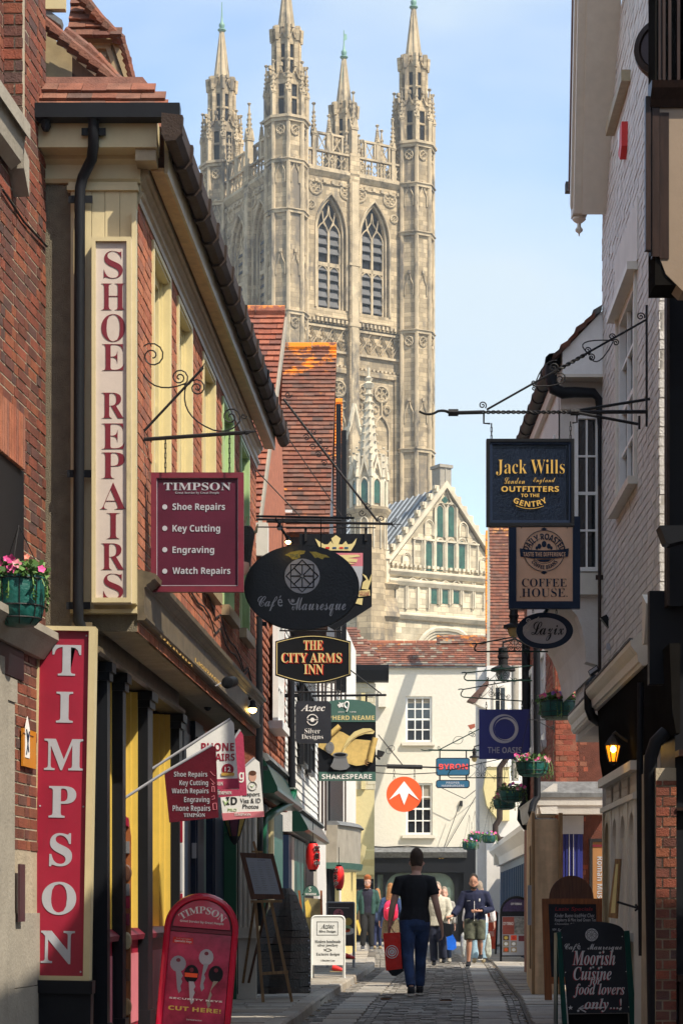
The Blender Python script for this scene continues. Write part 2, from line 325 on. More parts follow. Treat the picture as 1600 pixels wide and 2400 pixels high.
M['tileold'] = mat('tileold', (.3, .08, .04), .9, cols=TC, var=.35, scale=8, bump=.5, bscale=60, lichen=((.72, .22, .01), 10.65, 1.3, .56))
M['tilemoss'] = mat('tilemoss', (.3, .08, .04), .9, cols=TC, var=.35, scale=8, bump=.5, bscale=60, lichen=((.20, .18, .12), 9.5, 2.5, .62))
M['tileplain'] = mat('tileplain', (.3, .08, .04), .9, cols=TC, var=.35, scale=8, bump=.5, bscale=60, lichen=((.60, .27, .07), 12.4, 1.0, .70))
M['tilefar'] = mat('tilefar', (.3, .08, .04), .9, cols=TC + [(.30, .26, .20), (.24, .20, .15)], var=.35, scale=5, bump=.5, bscale=40, lichen=((.55, .20, .03), 11.2, 1.6, .585))
M['tilehung'] = mat('tilehung', (.3, .08, .04), .8, cols=[(.32, .10, .05), (.37, .13, .065), (.27, .08, .04), (.22, .08, .05)], var=.3, scale=10, bump=.4)
M['tilewhite'] = mat('tilewhite', (.7, .7, .68), .6, cols=[(.7, .7, .68), (.75, .75, .73), (.65, .65, .62)], var=.1, bump=.4, dirt=((.35, .31, .26), .62, 4))
ST = dict(var=.28, scale=.9, bump=.55, bscale=5)
M['stone'] = mat('stone', (.41, .32, .20), .9, blocks=(.75, .36), dirt=((.155, .13, .10), .50, .45, .35), lichen=((.45, .27, .08), 200, .1, .93), **ST)
M['stonetrim'] = mat('stonetrim', (.45, .36, .235), .9, dirt=((.14, .12, .095), .50, .7, .4), **ST)
M['stonepale'] = mat('stonepale', (.55, .47, .33), .9, blocks=(.8, .38), dirt=((.36, .31, .22), .62, .5, .5), **ST)
M['stonepaletrim'] = mat('stonepaletrim', (.56, .49, .365), .9, dirt=((.30, .26, .19), .60, .8, .5), **ST)
M['louvre'] = mat('louvre', (.055, .055, .058), .6, metal=.2, var=.4, scale=2, bump=.5, bscale=10)
M['render'] = mat('render', (.17, .145, .10), .95, var=.25, scale=10, bump=.8, bscale=120, dirt=((.10, .09, .06), .6, 3))
M['stonegrey'] = mat('stonegrey', (.30, .27, .22), .85, var=.15, scale=4, bump=.3, dirt=((.15, .13, .10), .6, 3)); M['whitewall'] = mat('whitewall', (.64, .61, .57), .75, var=.08, scale=3, bump=.2)
M['asphaltbed'] = mat('asphaltbed', (.13, .115, .10), .95, bump=.6)
M['sett'] = mat('sett', (.2, .18, .16), .7, cols=[(.20, .185, .165), (.32, .30, .27), (.19, .18, .165), (.29, .26, .23), (.38, .355, .32)], var=.25, scale=12, bump=.5, bscale=50, dirt=((.13, .115, .095), .60, 1.3, 1))
M['slab'] = mat('slab', (.2, .18, .16), .75, cols=[(.30, .26, .21), (.40, .365, .31), (.28, .26, .235), (.37, .33, .28), (.32, .30, .27)], var=.22, scale=5, bump=.4, bscale=30, dirt=((.15, .135, .11), .60, 1.6, 1))
M['skin'] = mat('skin', (.62, .36, .27), .55, var=.08, bump=.05); M['skintan'] = mat('skintan', (.46, .23, .15), .55, var=.08, bump=.05)
# ==== GROUND
def interp(tab, y):
 for (y0, x0), (y1, x1) in zip(tab, tab[1:]):
  if y <= y1 or (y1, x1) == tab[-1]: return x0 + (x1 - x0) * (y - y0) / (y1 - y0)
KL = [(10, -1.0), (20.4, -.41), (24.3, -.24), (30.5, .12), (39, .60), (50, .80), (76, 1.0)]
KR = [(10, 1.2), (20.8, 1.81), (25.7, 2.14), (34.4, 2.58), (43.6, 3.06), (60, 3.7), (76, 4.3)]
G = Fr((0, 0, 0), (1, 0, 0), (0, 0, 1), (0, 1, 0))
mb = MB(); mb.box(-900, 900, -900, 1500, -.31, -.30, G); mb.build('ground', mat('earth', (.12, .11, .09), .95), kind='structure')
mb = MB(); mb.box(-25, 25, -15, 130, -.30, -.035, G); road = mb.build('road', M['asphaltbed'], kind='structure')
it, sl = [], []
y = 11.5
COLS = [(0, .2, .09, .10), (.2, .55, .62, .34), (.55, .70, .16, .075), (.70, 1.60, .105, .16), (1.60, 1.75, .16, .075), (1.75, 2.08, .66, .34), (2.08, 2.22, .16, .07)]
for c0, c1, dy, dx in COLS:
 y = 11.5
 while y < 78:
  x0 = interp(KL, y); k = (interp(KR, y) - x0) / 2.22; w0 = (c1 - c0) * k; n = max(1, round(w0 / dx)); h = dy * random.uniform(.85, 1.15)
  sh = random.uniform(-.25, .25) * w0 / n if n > 2 else 0
  for i in range(n):
   a0 = x0 + c0 * k + w0 * i / n + (sh if i else 0); a1 = x0 + c0 * k + w0 * (i + 1) / n + (sh if i < n - 1 else 0)
   (sl if dy > .5 else it).append((a0 + .006, a1 - .006, y + .005, y + h - .007, -.035, random.uniform(-.012, .006) * (.5 if dy > .5 else 1)))
  y += h
pieces('sett', it, M['sett'], road, G, 300); pieces('track_slab', sl, M['slab'], road, G, 240)
for nm, kerb, side in (('pavement_left', KL, -1), ('pavement_right', KR, 1)):
 zt = .10 if side < 0 else .035
 mb = MB()
 for y0 in range(10, 78, 2):
  xa, xb = interp(kerb, y0), interp(kerb, y0 + 2); far = -6 if side < 0 else 9
  mb.hull([V(xa, y0, -.2), V(far, y0, -.2), V(far, y0 + 2, -.2), V(xb, y0 + 2, -.2)], [V(xa, y0, zt - .03), V(far, y0, zt - .03), V(far, y0 + 2, zt - .03), V(xb, y0 + 2, zt - .03)])
 pv = mb.build(nm, M['asphaltbed'], kind='structure')
 fl, ks = [], []; y = 11.
 while y < 76:
  h = random.uniform(.38, .62); k0, k1 = interp(kerb, y), interp(kerb, y + h); kx = min(k0, k1) if side < 0 else max(k0, k1)
  x = kx - .16 if side < 0 else kx + .02; e = -4.2 if side < 0 else 6.5
  while (x > e) if side < 0 else (x < e):
   wd = random.uniform(.4, .85); fl.append((x - wd if side < 0 else x, x if side < 0 else x + wd, y + .006, y + h - .006, zt - .04, zt + random.uniform(-.006, .004)));
   f = fl[-1]; fl[-1] = (f[0] + .006, f[1] - .006) + f[2:]; x += wd * side
  y += h
 pieces('flagstone', fl, M['slab'], pv, G, 240)
 if side < 0:
  y = 11.
  while y < 44:
   h = random.uniform(.7, 1.1); a = V(interp(kerb, y) , y, 0); b = V(interp(kerb, y + h), y + h, 0); kf, ln = wallfr((a.x, a.y), (b.x, b.y), 1)
   mb = MB(kf); mb.mould(.005, ln - .006, [(-.17, -.05), (-.17, zt + .004), (-.02, zt + .006), (0, zt - .015), (.012, -.05)]); mb.build('kerbstone', M['slab'], pv); y += h
rg = random.Random(5); mb = MB()
for k in range(420):
 y = rg.uniform(17, 45); x0, x1 = interp(KL, y), interp(KR, y); x = rg.choice((rg.uniform(x0 - .9, x0 - .05), rg.uniform(x1 + .05, x1 + .9), rg.uniform(x0, x1))); z = .106 if x < x0 else .041 if x > x1 else .008
 s = rg.uniform(.008, .022); mb.lathe([(s, z), (s * .7, z + .002)], (x, 0, y), 6, fr=Fr((0, 0, 0), (1, 0, 0), (0, 1, 0)))
mb.build('gum_spots', M['stonegrey'], road, kind='stuff')
mb = MB()
for k in range(60):
 y = rg.uniform(17, 42); x = interp(KL, y) + rg.uniform(.01, .06) if k % 2 else interp(KR, y) - rg.uniform(.0, .06); s = rg.uniform(.01, .03); a = rg.uniform(0, 3)
 mb.hull([V(x + s * math.cos(a + q), y + s * 1.6 * math.sin(a + q), .004) for q in (0, 1.2, 2.6, 4.2)], [V(x + s * .8 * math.cos(a + q), y + s * 1.3 * math.sin(a + q), .014) for q in (0, 1.2, 2.6, 4.2)])
mb.build('litter_and_leaves', mat('litter', (.20, .15, .09), .9, var=.6, scale=30), road, kind='stuff')
for px, py, lb in ((905, 2341, 'small rusty iron cover in the setts left of the walking man'), (1044, 2345, 'small rusty iron cover in the setts right of the walking man')):
 Yc = FP * CZ / (py - HY); xc = (px - CX) / FP * Yc; t = T('drain_cover', lb, 'drain cover', (xc, Yc, 0)); MB(G).box(xc - .07, xc + .07, Yc - .12, Yc + .12, -.01, .012).build('plate', mat('rust', (.16, .075, .04), .8, var=.4, scale=40), t)
 for k in range(4): MB(G).box(xc - .055, xc + .055, Yc - .1 + k * .055, Yc - .08 + k * .055, .012, .018).build('rib', M['iron'], t)
# ==== HELPERS FOR BUILDINGS
def brickwall(b, name, fr, a0, a1, b0, b1, ops, bm_, mm, limit=300, depth=.25, L_=.225, H_=.075, proud=.005, inner=None, **kw):
 w_ = wall(fr, a0, a1, b0, b1, ops, -depth, 0).build(name, mm, b)
 q = inner or (a0, a1, b0, b1)
 pieces('brick', bond(fr, *q, ops=ops, L_=L_, H_=H_, c0=-.02, c1=proud, **kw), bm_, w_, fr, limit); return w_
def sash(b, fr, a0, a1, b0, b1, nx, ny, fm, gm, dep=.1, bar=.022, frame=.05, sill=None, name='window', panes=True, mid=True):
 """a window: frame and glazing bars as the part, its panes as sub-parts"""
 mb = MB(fr)
 for x0, x1, y0, y1 in ((a0, a0 + frame, b0, b1), (a1 - frame, a1, b0, b1), (a0 + frame, a1 - frame, b0, b0 + frame * 1.2), (a0 + frame, a1 - frame, b1 - frame, b1)): mb.box(x0, x1, y0, y1, -dep, -dep + .07)
 A0, A1, B0, B1 = a0 + frame, a1 - frame, b0 + frame * 1.2, b1 - frame
 for i in range(1, nx): x = A0 + (A1 - A0) * i / nx; mb.box(x - bar / 2, x + bar / 2, B0, B1, -dep + .012, -dep + .045)
 for j in range(1, ny):
  y = B0 + (B1 - B0) * j / ny; t = bar / 2 * (1.6 if mid and j == ny // 2 else 1); mb.box(A0, A1, y - t, y + t, -dep + .013, -dep + .043)
 o = mb.build(name, fm, b)
 if panes:
  pieces('pane', [(A0 + (A1 - A0) * i / nx, A0 + (A1 - A0) * (i + 1) / nx, B0 + (B1 - B0) * j / ny, B0 + (B1 - B0) * (j + 1) / ny, -dep + .002, -dep + random.uniform(.006, .01)) for i in range(nx) for j in range(ny)], gm, o, fr)
 if sill: MB(fr).box(a0 - .07, a1 + .07, b0 - .08, b0, -.02, .09).build('sill', sill, b)
 return o
def pipe(name, label, pts, r, m, cuffs=(), group=None, brackets=True):
 pts = [Vector(p) for p in pts]; t = T(name, label, 'pipe', pts[-1], group)
 MB().tube(pts, r, 10).build('pipe_run', m, t, smooth=True)
 for q in cuffs:
  q = Vector(q); MB().lathe([(r * 1.05, -.07), (r * 1.35, -.065), (r * 1.35, -.045), (r * 1.15, -.04), (r * 1.15, .03), (r * 1.35, .035), (r * 1.35, .06), (r * 1.05, .065)], q, 10).build('collar', m, t, smooth=True)
  if brackets: MB().box(q.x - r * 2.2, q.x + r * 2.2, q.y + r * .2, q.y + r * .6, q.z - .025, q.z + .025, Fr((0, 0, 0), (1, 0, 0), (0, 0, 1), (0, 1, 0))).build('pipe_bracket', m, t)
 return t
def tiles(b, fr, a0, a1, b0, b1, m, limit=300, gauge=.11, wd=.17, th=.034, shape='wedge', clip=None, name='tile', jit=.004):
 """courses of plain tiles on the plane fr (w runs up the slope)"""
 it = []; y = b1 - gauge * 1.25; k = 0
 while y > b0 - gauge:
  x = a0 - (wd / 2 if k % 2 else 0) + random.uniform(-.01, .01)
  while x < a1:
   s0, s1 = max(x, a0), min(x + wd * random.uniform(.97, 1.0), a1)
   if s1 - s0 > .03 and (clip is None or clip((s0 + s1) / 2, y + gauge * .6)): it.append((s0, s1, y + random.uniform(-jit, jit), y + gauge * 1.3, -.004, th + random.uniform(-.003, .004)))
   x += wd
  y -= gauge; k += 1
 pieces(name, it, m, b, fr, limit, shape)
# ==== NEAR LEFT BRICK BUILDING
ln = lambda Y: -2.158 + .101 * (Y - 14.2)
nf, nl = wallfr((ln(12.2), 12.2), (ln(14.985), 14.985), 1)
b = T('brick_building', 'dark red brick building at the far left edge with stone door surround and window hood', 'building', (ln(13.5), 13.5, 0))
hd = [nf.at(0, 900)[0] - 1.6, nf.at(52, 1000)[0], 2.9, 4.9]
w_ = brickwall(b, 'wall', nf, 0, nl, 0, 9.2, [], M['brickdark'], M['mortar'], 260, .3, inner=(nl - 1.6, nl, 1.5, 9.0))
MB(nf).box(-3, nl - .0, -0, 9.2, -3, -.31).build('core', M['brickdark'], b)
# projecting pier high up, its return towards the camera in level courses
pf = FACE(ln(13.9) - 1.5, 13.85); pe = 1.5 + .12
zt = CZ + (HY - 300) * 13.85 / FP
MB(pf).box(0, pe, zt, 9.2, -.1, -.012).build('pier', M['mortar'], b); pieces('brick', bond(pf, .9, pe, zt, 9.1, c0=-.02, c1=.0), M['brickdark'], w_, pf, 40)
# stone window hood, bracket and rubbed brick head
a1, _ = nf.at(56, 330); z0, z1 = CZ + (HY - 395) * 13.9 / FP, CZ + (HY - 250) * 13.6 / FP
MB(nf).mould(-.5, a1 - .45, [(0, z0 + .1), (.03, z0), (.10, z0 + .05), (.13, z0 + .22), (.16, z1 - .1), (.16, z1), (0, z1 + .04)]).build('hood', M['stonegrey'], b)
MB(nf).poly([(a1 - .42, z0 + .02), (a1 - .28, z0 - .12), (a1 - .28, z0 + .12), (a1 - .42, z0 + .16)], 0, .11).build('bracket', M['stonegrey'], b)
zs = CZ + (HY - 1070) * 13.8 / FP
MB(nf).box(-.5, nf.at(50, 1000)[0], zs - 1.4, zs, .0, .02).build('window_opening', M['black'], b)
am = M['brickorange']
pieces('brick', [(x, x + .05, zs + .0, zs + .36, .0, .05) for x in [nf.at(0, 1000)[0] - .3 + .06 * i for i in range(13)] if x < nf.at(50, 1000)[0]], am, w_, nf, 30)
MB(nf).mould(-.5, nf.at(108, 1500)[0], [(0, CZ + (HY - 1540) * .00292), (.05, CZ + (HY - 1540) * .00292), (.12, CZ + (HY - 1505) * .00292), (.15, CZ + (HY - 1495) * .00292), (.15, CZ + (HY - 1478) * .00292), (0, CZ + (HY - 1470) * .00292)]).build('ledge', M['stonegrey'], b)
ax = nf.at(18, 1900)[0]
mb = MB(nf); mb.box(ax - .9, ax, 0, 2.55, .0, .05); mb.box(ax - .9, ax - .25, 0, 2.45, .05, .07); mb.box(ax - .95, ax + .03, 2.45, 2.6, 0, .06); mb.box(ax - .95, ax - .25, 2.6, 2.72, 0, .05); mb.build('door_surround', M['stonegrey'], b)
ops_z = CZ + (HY - 2140) * .0029
mb = MB(nf);
for k in range(3): mb.box(ax + .004, nl, ops_z - .5 * (k + 1) + .006, ops_z - .5 * k, .0, .02 + .003 * (k % 2))
mb.build('plinth', M['stonegrey'], b)
mb = MB(nf); mb.tube([(nf.at(0, 445)[0], nf.at(0, 445)[1], .02), (nf.at(50, 520)[0], nf.at(50, 520)[1], .02), (nf.at(104, 578)[0], nf.at(104, 578)[1], .02)], .008); mb.build('cable', M['iron'], b)
t = T('wall_plaque', 'small orange notice with a drawing on the brick wall beside the red vertical sign', 'sign', nf.p(nl - .5, 2, 0))
x0, y1 = nf.at(52, 1706, .02); x1, y0 = nf.at(82, 1803, .02)
MB(nf).box(x0, x1, y0, y1, .015, .03).build('panel', paint('plaque', (.50, .19, .01)), t)
text(nf, 'Mattresses', (55, 1716, 80, 1728), None, M['woodbrown'], t, .034)
mb = MB(nf); mb.poly([(x0 + .04, y0 + .06), (x0 + .16, y0 + .06), (x0 + .16, y0 + .26), (x0 + .10, y0 + .34), (x0 + .04, y0 + .26)], .031, .034); mb.build('drawing', M['letterwhite'], t)
mb = MB(nf); mb.tube([(x0 + .06, y0 + .08, .036), (x0 + .14, y0 + .24, .036), (x0 + .10, y0 + .20, .036), (x0 + .06, y0 + .25, .036), (x0 + .12, y0 + .1, .036)], .005); mb.build('drawing_line', M['navy'], t)
t = T('wall_plaque', 'narrow dull purple nameplate with vertical writing low beside the stone door surround', 'sign', nf.p(nl - .6, 1.2, 0))
x0, y1 = nf.at(46, 2025, .05); x1, y0 = nf.at(58, 2160, .05)
MB(nf).box(x0, x1, y0, y1, .04, .055).build('panel', paint('plaque2', (.07, .035, .04)), t)
# ==== SHOE REPAIR SHOP
SF = FACE(-2.085, 15.0)
LA = (-1.431, 15.0); LB = (-1.431 + .052 * 9.0, 24.0); LF, LL = wallfr(LA, LB, 1)
b = shop = T('corner_shop', 'two storey red brick shoe repair shop with cream frieze, black gutter and dark shopfront', 'building', (-1.7, 19, 0))
sx = lambda px: SF.at(px, 0)[0]; sz = lambda py: SF.at(0, py)[1]
E_ = sx(323)
# side wall towards the camera
MB(SF).box(sx(100), E_, sz(1480) - 0, sz(430), -.25, 0).build('render_panel', M['render'], b)
MB(SF).box(sx(100), sx(206), 0, sz(1480), -.3, -.02).build('side_base', M['black'], b)
bd = [(sx(p0) + .002, sx(p1) - .002, sz(1432), sz(445), .0, .035 + .003 * (i % 2)) for i, (p0, p1) in enumerate(((168, 190), (190, 217), (217, 248), (248, 283), (283, 322)))]
wp = MB(SF).box(sx(167), E_, sz(1436), sz(440), 0, .02).build('board_panel', M['cream'], b); pieces('board', bd, M['cream'], wp, SF)
MB(SF).box(sx(168), sx(323), sz(1440), sz(1431), 0, .07).build('bottom_trim', M['cream'], b)
mb = MB(SF); mb.box(sx(160), sx(326), sz(452), sz(441), 0, .06); mb.box(sx(163), sx(324), sz(441), sz(432), 0, .05); mb.build('top_trim', M['cream'], b)
MB(SF).mould(sx(100), sx(330), [(0, sz(432)), (.03, sz(432)), (.05, sz(424)), (.02, sz(420)), (.02, sz(388)), (.06, sz(380)), (.06, sz(370)), (0, sz(370))]).build('frieze', M['cream'], b)
MB(SF).box(sx(92), sx(374), sz(371), sz(300), .0, .22).build('fascia', M['cream'], b)
MB(SF).box(E_ + .002, sx(371), sz(398), sz(371.5), -.02, .19).build('corner_soffit', M['khaki'], b)
MB(SF).box(sx(86), sx(430), sz(316), sz(283), .22, .34).build('gutter', M['black'], b)
MB(SF).lathe([(.02, -.03), (.035, 0), (.03, .06), (.012, .16)], (sx(121), sz(330), .27), 8).build('gutter_hook', M['black'], b, smooth=True)
# downpipe on the side wall
dp = [SF.p(sx(231), sz(305), .29), SF.p(sx(230), sz(345), .27), SF.p(sx(229), sz(372), .25), SF.p(sx(223), sz(395), .19), SF.p(sx(200), sz(430), .13), SF.p(sx(194), sz(455), .13), SF.p(sx(193), sz(480), .13), SF.p(sx(191), sz(1100), .13), SF.p(sx(189), sz(1420), .13), SF.p(sx(190), sz(1462), .13), SF.p(sx(202), sz(1480), .1)]
pipe('downpipe', 'thick black cast iron downpipe with a swan neck beside the vertical cream sign', dp, .038, M['black'], [SF.p(sx(230), sz(340), .27), SF.p(sx(194), sz(480), .13), SF.p(sx(191), sz(1118), .13), SF.p(sx(189), sz(1425), .13)])
# street facade
za = lambda py, a=0: LF.at(LF_px(a), py)[1]
def LF_px(a): q = LF.p(a, 0); return 800 + q.x / q.y * FP
WN = [(.72, 1.60, 0), (2.15, 2.98, 0), (3.87, 4.75, 0), (5.50, 6.40, 1), (7.20, 8.05, 1)]
ops = [(x0, x1, 4.02, 5.98) for x0, x1, _ in WN]
w_ = brickwall(b, 'wall', LF, .0, LL, 3.05, 6.10, ops, M['brickorange'], M['mortar'], 300, .25, L_=.235, H_=.078, flemish=False)
MB(SF).box(-1.5, E_ - .06, 3.1, 6.05, -.3, -.26).build('inner_wall', M['black'], b)
for x0, x1, g in WN:
 fm = M['palegreen'] if g else M['lightyellow']
 o = sash(b, LF, x0, x1, 4.02, 5.98, 2, 4, fm, M['glass'], .13, frame=.09)
 mb = MB(LF); mb.box(x1 - .012, x1 - .002, 4.02, 5.98, -.13, .015); mb.box(x1 - .045, x1 - .013, 4.02, 5.96, -.13, -.04); mb.box(x1 - .08, x1 - .046, 4.02, 5.96, -.13, -.07); mb.box(x0 + .002, x0 + .012, 4.02, 5.98, -.13, .015); mb.box(x0 + .012, x1 - .012, 5.962, 5.978, -.13, .01); mb.box(x0 - .05, x0, 4.02, 6.02, .0, .022); mb.box(x1, x1 + .05, 4.02, 6.02, .0, .022); mb.box(x0, x1, 5.98, 6.02, 0, .022)
 mb.build('window_lining', fm, b)
 MB(LF).box(x0 - .06, x1 + .06, 3.92, 4.02, -.02, .08).build('sill', M['khaki'], b)
cor = [(0, 6.08), (.03, 6.08), (.03, 6.12), (.05, 6.135), (.05, 6.15), (.035, 6.155), (.035, 6.20), (.06, 6.22), (.06, 6.24), (.10, 6.275), (.10, 6.29), (.12, 6.295), (.12, 6.32), (.19, 6.35), (.19, 6.365), (.215, 6.37), (.215, 6.55), (0, 6.58)]
MB(LF).mould(-.0, LL + .05, [(0, 6.06), (.015, 6.06), (.02, 6.10), (.04, 6.115), (.04, 6.14), (.02, 6.15), (.02, 6.21), (.05, 6.235), (.055, 6.26), (.075, 6.27), (.08, 6.30), (0, 6.33)]).build('cornice', M['khaki'], b)
MB(LF).box(-.0, LL + .05, 6.285, 6.31, .095, .185).build('soffit_board', paint('ochreboard', (.42, .25, .10), var=.25), b); MB(LF).mould(-.0, LL + .05, [(.188, 6.27), (.21, 6.27), (.216, 6.30), (.216, 6.54), (.188, 6.54)]).build('eaves_fascia', M['khaki'], b)
MB(LF).mould(-.0, LL + .05, [(0, 6.335), (.187, 6.335), (.187, 6.55), (0, 6.58)])
for k in range(17):
 a0 = -.34 + k * .575; a1 = a0 + .56
 g = MB(LF); g.mould(a0, a1, [(.218, 6.43), (.25, 6.385), (.31, 6.39), (.345, 6.43), (.35, 6.53), (.218, 6.55)]); g.mould(a0 - .03, a0 + .03, [(.216, 6.42), (.245, 6.365), (.315, 6.37), (.36, 6.42), (.365, 6.54), (.218, 6.56)])
 g.build('gutter_section', M['gutterbrown'], b)
# roof: side slope over the camera end, lead valley, gablet, dormer
e0, e1, ez = sx(85), sx(400), sz(285)
th_ = R(48); sl = Fr(SF.p(e0, ez, .26), (1, 0, 0), (0, -math.sin(th_), math.cos(th_)), (0, math.cos(th_), math.sin(th_)))
wd_ = e1 - e0
rf = MB(sl).poly([(0, 0), (wd_, 0), (wd_ - .2, .45), (0, .45)], -.05, -.004).build('roof', M['tilemoss'], b)
tiles(rf, sl, 0, wd_, 0, .34, M['tilemoss'], 60, gauge=.115, wd=.17, th=.03, clip=lambda a, y: a < wd_ - y * .55)
LD = FACE(-2.085, 15.22); lx = lambda px: LD.at(px, 0)[0]; lz = lambda py: LD.at(0, py)[1]
MB(LD).poly([(lx(78), lz(275)), (lx(100), lz(248)), (lx(330), lz(248)), (lx(318), lz(228)), (lx(280), lz(216)), (lx(112), lz(216)), (lx(88), lz(160)), (lx(84), lz(232))], -.02, .02).build('lead_flashing', M['lead'], b)
MB(LD).poly([(lx(100), lz(216)), (lx(168), lz(216)), (lx(168), lz(128)), (lx(98), lz(58))], -.10, -.03).build('gablet_panel', M['khaki'], b)
MB(LD).poly([(lx(168), lz(216)), (lx(290), lz(230)), (lx(168), lz(128))], -.10, -.04).build('gablet_boarding', M['darkwood'], b)
def vergerun(name, pts, n, r0, m, par, Y0=15.1, dy=.0):      # overlapping verge / hip tiles along a sloping line given on the photo
 P_ = [W(px, py, Y0 + dy * i) for i, (px, py) in enumerate(pts)]
 cum = [0]
 for q0, q1 in zip(P_, P_[1:]): cum.append(cum[-1] + (q1 - q0).length)
 for k in range(n):
  s = cum[-1] * k / n; e = cum[-1] * (k + 1.25) / n; f = lambda d: next((P_[i] + (P_[i + 1] - P_[i]) * min(1.2, (d - cum[i]) / (cum[i + 1] - cum[i])) for i in range(len(P_) - 1) if d <= cum[i + 1] or i == len(P_) - 2))
  MB().tube([f(s) + V(0, 0, .0), f(e) + V(0, 0, .018)], [r0 * random.uniform(.9, 1.1), r0 * .72], 7).build('hip_tile', m, par, smooth=True)
vergerun('hip', [(95, 50), (170, 112), (240, 170), (310, 235), (345, 262)], 11, .055, M['tilemoss'], rf, 15.1, .04)
vergerun('hip', [(150, 78), (215, 130), (270, 190), (330, 235), (395, 278)], 10, .06, M['tilemoss'], rf, 15.3, .03)
DM = FACE(-2.085, 16.2); dx = lambda px: DM.at(px, 0)[0]; dz = lambda py: DM.at(0, py)[1]
MB(DM).poly([(dx(150), dz(240)), (dx(308), dz(240)), (dx(300), dz(180)), (dx(266), dz(84)), (dx(150), dz(84))], -1.2, 0).build('dormer_cheek', M['khaki'], b)
for i, (p0, q0, p1, q1) in enumerate(((172, 98, 270, 108), (178, 108, 262, 118), (186, 130, 250, 140))): MB(DM).box(dx(p0), dx(p1), dz(q1), dz(q0), 0, .05 - .012 * i).build('dormer_moulding', M['khaki'], b)
for i, pts in enumerate((((262, 96), (278, 96), (318, 215), (302, 215)), ((244, 104), (256, 104), (296, 212), (284, 212)))): MB(DM).poly([(dx(x), dz(y)) for x, y in pts], 0, .06 - .02 * i).build('dormer_moulding', M['khaki'], b)
dr = R(62); ds = Fr(DM.p(dx(165), dz(92), .12), (1, 0, 0), (0, -math.sin(dr), math.cos(dr)), (0, math.cos(dr), math.sin(dr)))
L0 = dx(305) - dx(165); dro = MB(ds).poly([(0, 0), (dx(282) - dx(165), 0), (dx(235) - dx(165), .22), (dx(190) - dx(165), .5), (0, .5)], -.05, -.004).build('dormer_roof', M['tilemoss'], b)
tiles(dro, ds, 0, dx(290) - dx(165), 0, .48, M['tilemoss'], 60, gauge=.085, wd=.13, th=.03, clip=lambda a, y: a < (dx(286) - dx(165)) - y * .95)
vergerun('hip', [(186, -15), (205, 12), (236, 52), (262, 78), (285, 98)], 8, .055, M['tilemoss'], dro, 16.1, .0)
vergerun('verge', [(284, 92), (296, 130), (306, 170), (318, 216)], 8, .035, M['tilemoss'], dro, 16.0, .0)
sash(b, DM.off(c=.25), dx(97), dx(166), dz(62), dz(-40), 2, 1, M['cream'], M['glass'], .0, frame=.055)
MB(DM).poly([(dx(96), dz(40)), (dx(158), dz(85)), (dx(156), dz(98)), (dx(96), dz(56))], .2, .30).build('lead_sill', M['lead'], b)
# ground floor
for k, (z0, z1) in enumerate(((4.1, 3.62), (3.85, 3.6))):
 mb = MB(LF); mb.tube([(1.6 + i * .45, z0 + (z1 - z0) * i / 15 - .05 * math.sin(i * 2.1) - (.04 if i % 2 else 0), .02) for i in range(16)], .008, 4); mb.build('cable', M['iron'], b)
GF = LF.off(c=-.34); GA = lambda px: GF.at(px, 1800)[0]
MB(LF).box(-.0, LL, 3.10, 3.17, -.6, -.003).build('soffit', M['khaki'], b)
MB(LF).mould(-.02, LL - .1, [(0, 3.13), (.05, 3.13), (.065, 3.145), (.065, 3.165), (.05, 3.18), (.05, 3.36), (.065, 3.365), (.065, 3.38), (.10, 3.40), (.10, 3.41), (.125, 3.42), (.13, 3.455), (.0, 3.49)]).build('shop_cornice', M['olivetrim'], b)
text(LF, 'DEJOHN', (375, 1492, 452, 1552), 'serif', M['gold'], b, .054, .002); text(LF, 'Menswear', (458, 1556, 520, 1602), None, M['gold'], b, .054, .002)
cols_ = [(.28, .40, 0), (1.0, 1.15, 1), (2.32, 2.60, 2), (4.32, 4.55, 3)]
MB(GF).mould(-.15, 4.6, [(-.1, 2.88), (.08, 2.88), (.10, 2.90), (.10, 2.93), (.04, 2.95), (.04, 3.10), (-.1, 3.10)]).build('shopfront_head', M['olivetrim'], b)
for a0, a1, i in cols_:
 mb = MB(GF); mb.box(a0, a1, 0, 2.86, -.25, .08); mb.box(a0 - .02, a1 + .02, 2.74, 2.80, -.1, .10); mb.box(a0 - .03, a1 + .03, 2.80, 2.87, -.1, .12); mb.box(a0 - .01, a1 + .02, 0, .28, -.1, .10); mb.build('pilaster', M['black'], b)
 MB(GF).box(a1 + .001, a1 + .03, 0, 2.73, -.12, .075).build('pilaster_edge', M['lettergrey'], b)
for a0, a1, i in ((.45, .99, 0), (1.19, 2.31, 1), (2.64, 4.31, 1)):
 mb = MB(GF); mb.box(a1 - .03, a1 - .001, .95, 2.86, -.30, -.0); mb.box(a1 - .06, a1 - .031, .95, 2.86, -.30, -.05); mb.box(a1 - .10, a1 - .061, .95, 2.86, -.30, -.09); mb.box(a1 - .20, a1 - .10, .95, 2.86, -.32, -.17); mb.box(a0 + .002, a0 + .05, .95, 2.86, -.3, -.05); mb.box(a0 + .05, a1 - .14, 2.78, 2.86, -.3, -.18); mb.box(a0 + .05, a1 - .14, .95, 1.02, -.3, -.18)
 mb.build('window_frame', M['yellow'], b)
 MB(GF).box(a0 + .05, a1 - .26, 1.02, 2.78, -.31, -.29).build('shop_window', M['glass'], b)
 MB(GF).box(a0 + .002, a1 - .002, .05, .86, -.30, .0).build('stall_riser', M['crimson'], b); MB(GF).mould(a0 + .002, a1 - .002, [(-.3, .86), (.05, .86), (.06, .90), (.0, .95), (-.3, .95)]).build('window_sill', M['maroon'], b)
 MB(GF).box(a0 + .1, a1 - .06, .2, .75, .0, .012).build('riser_poster', M['pink'], b)
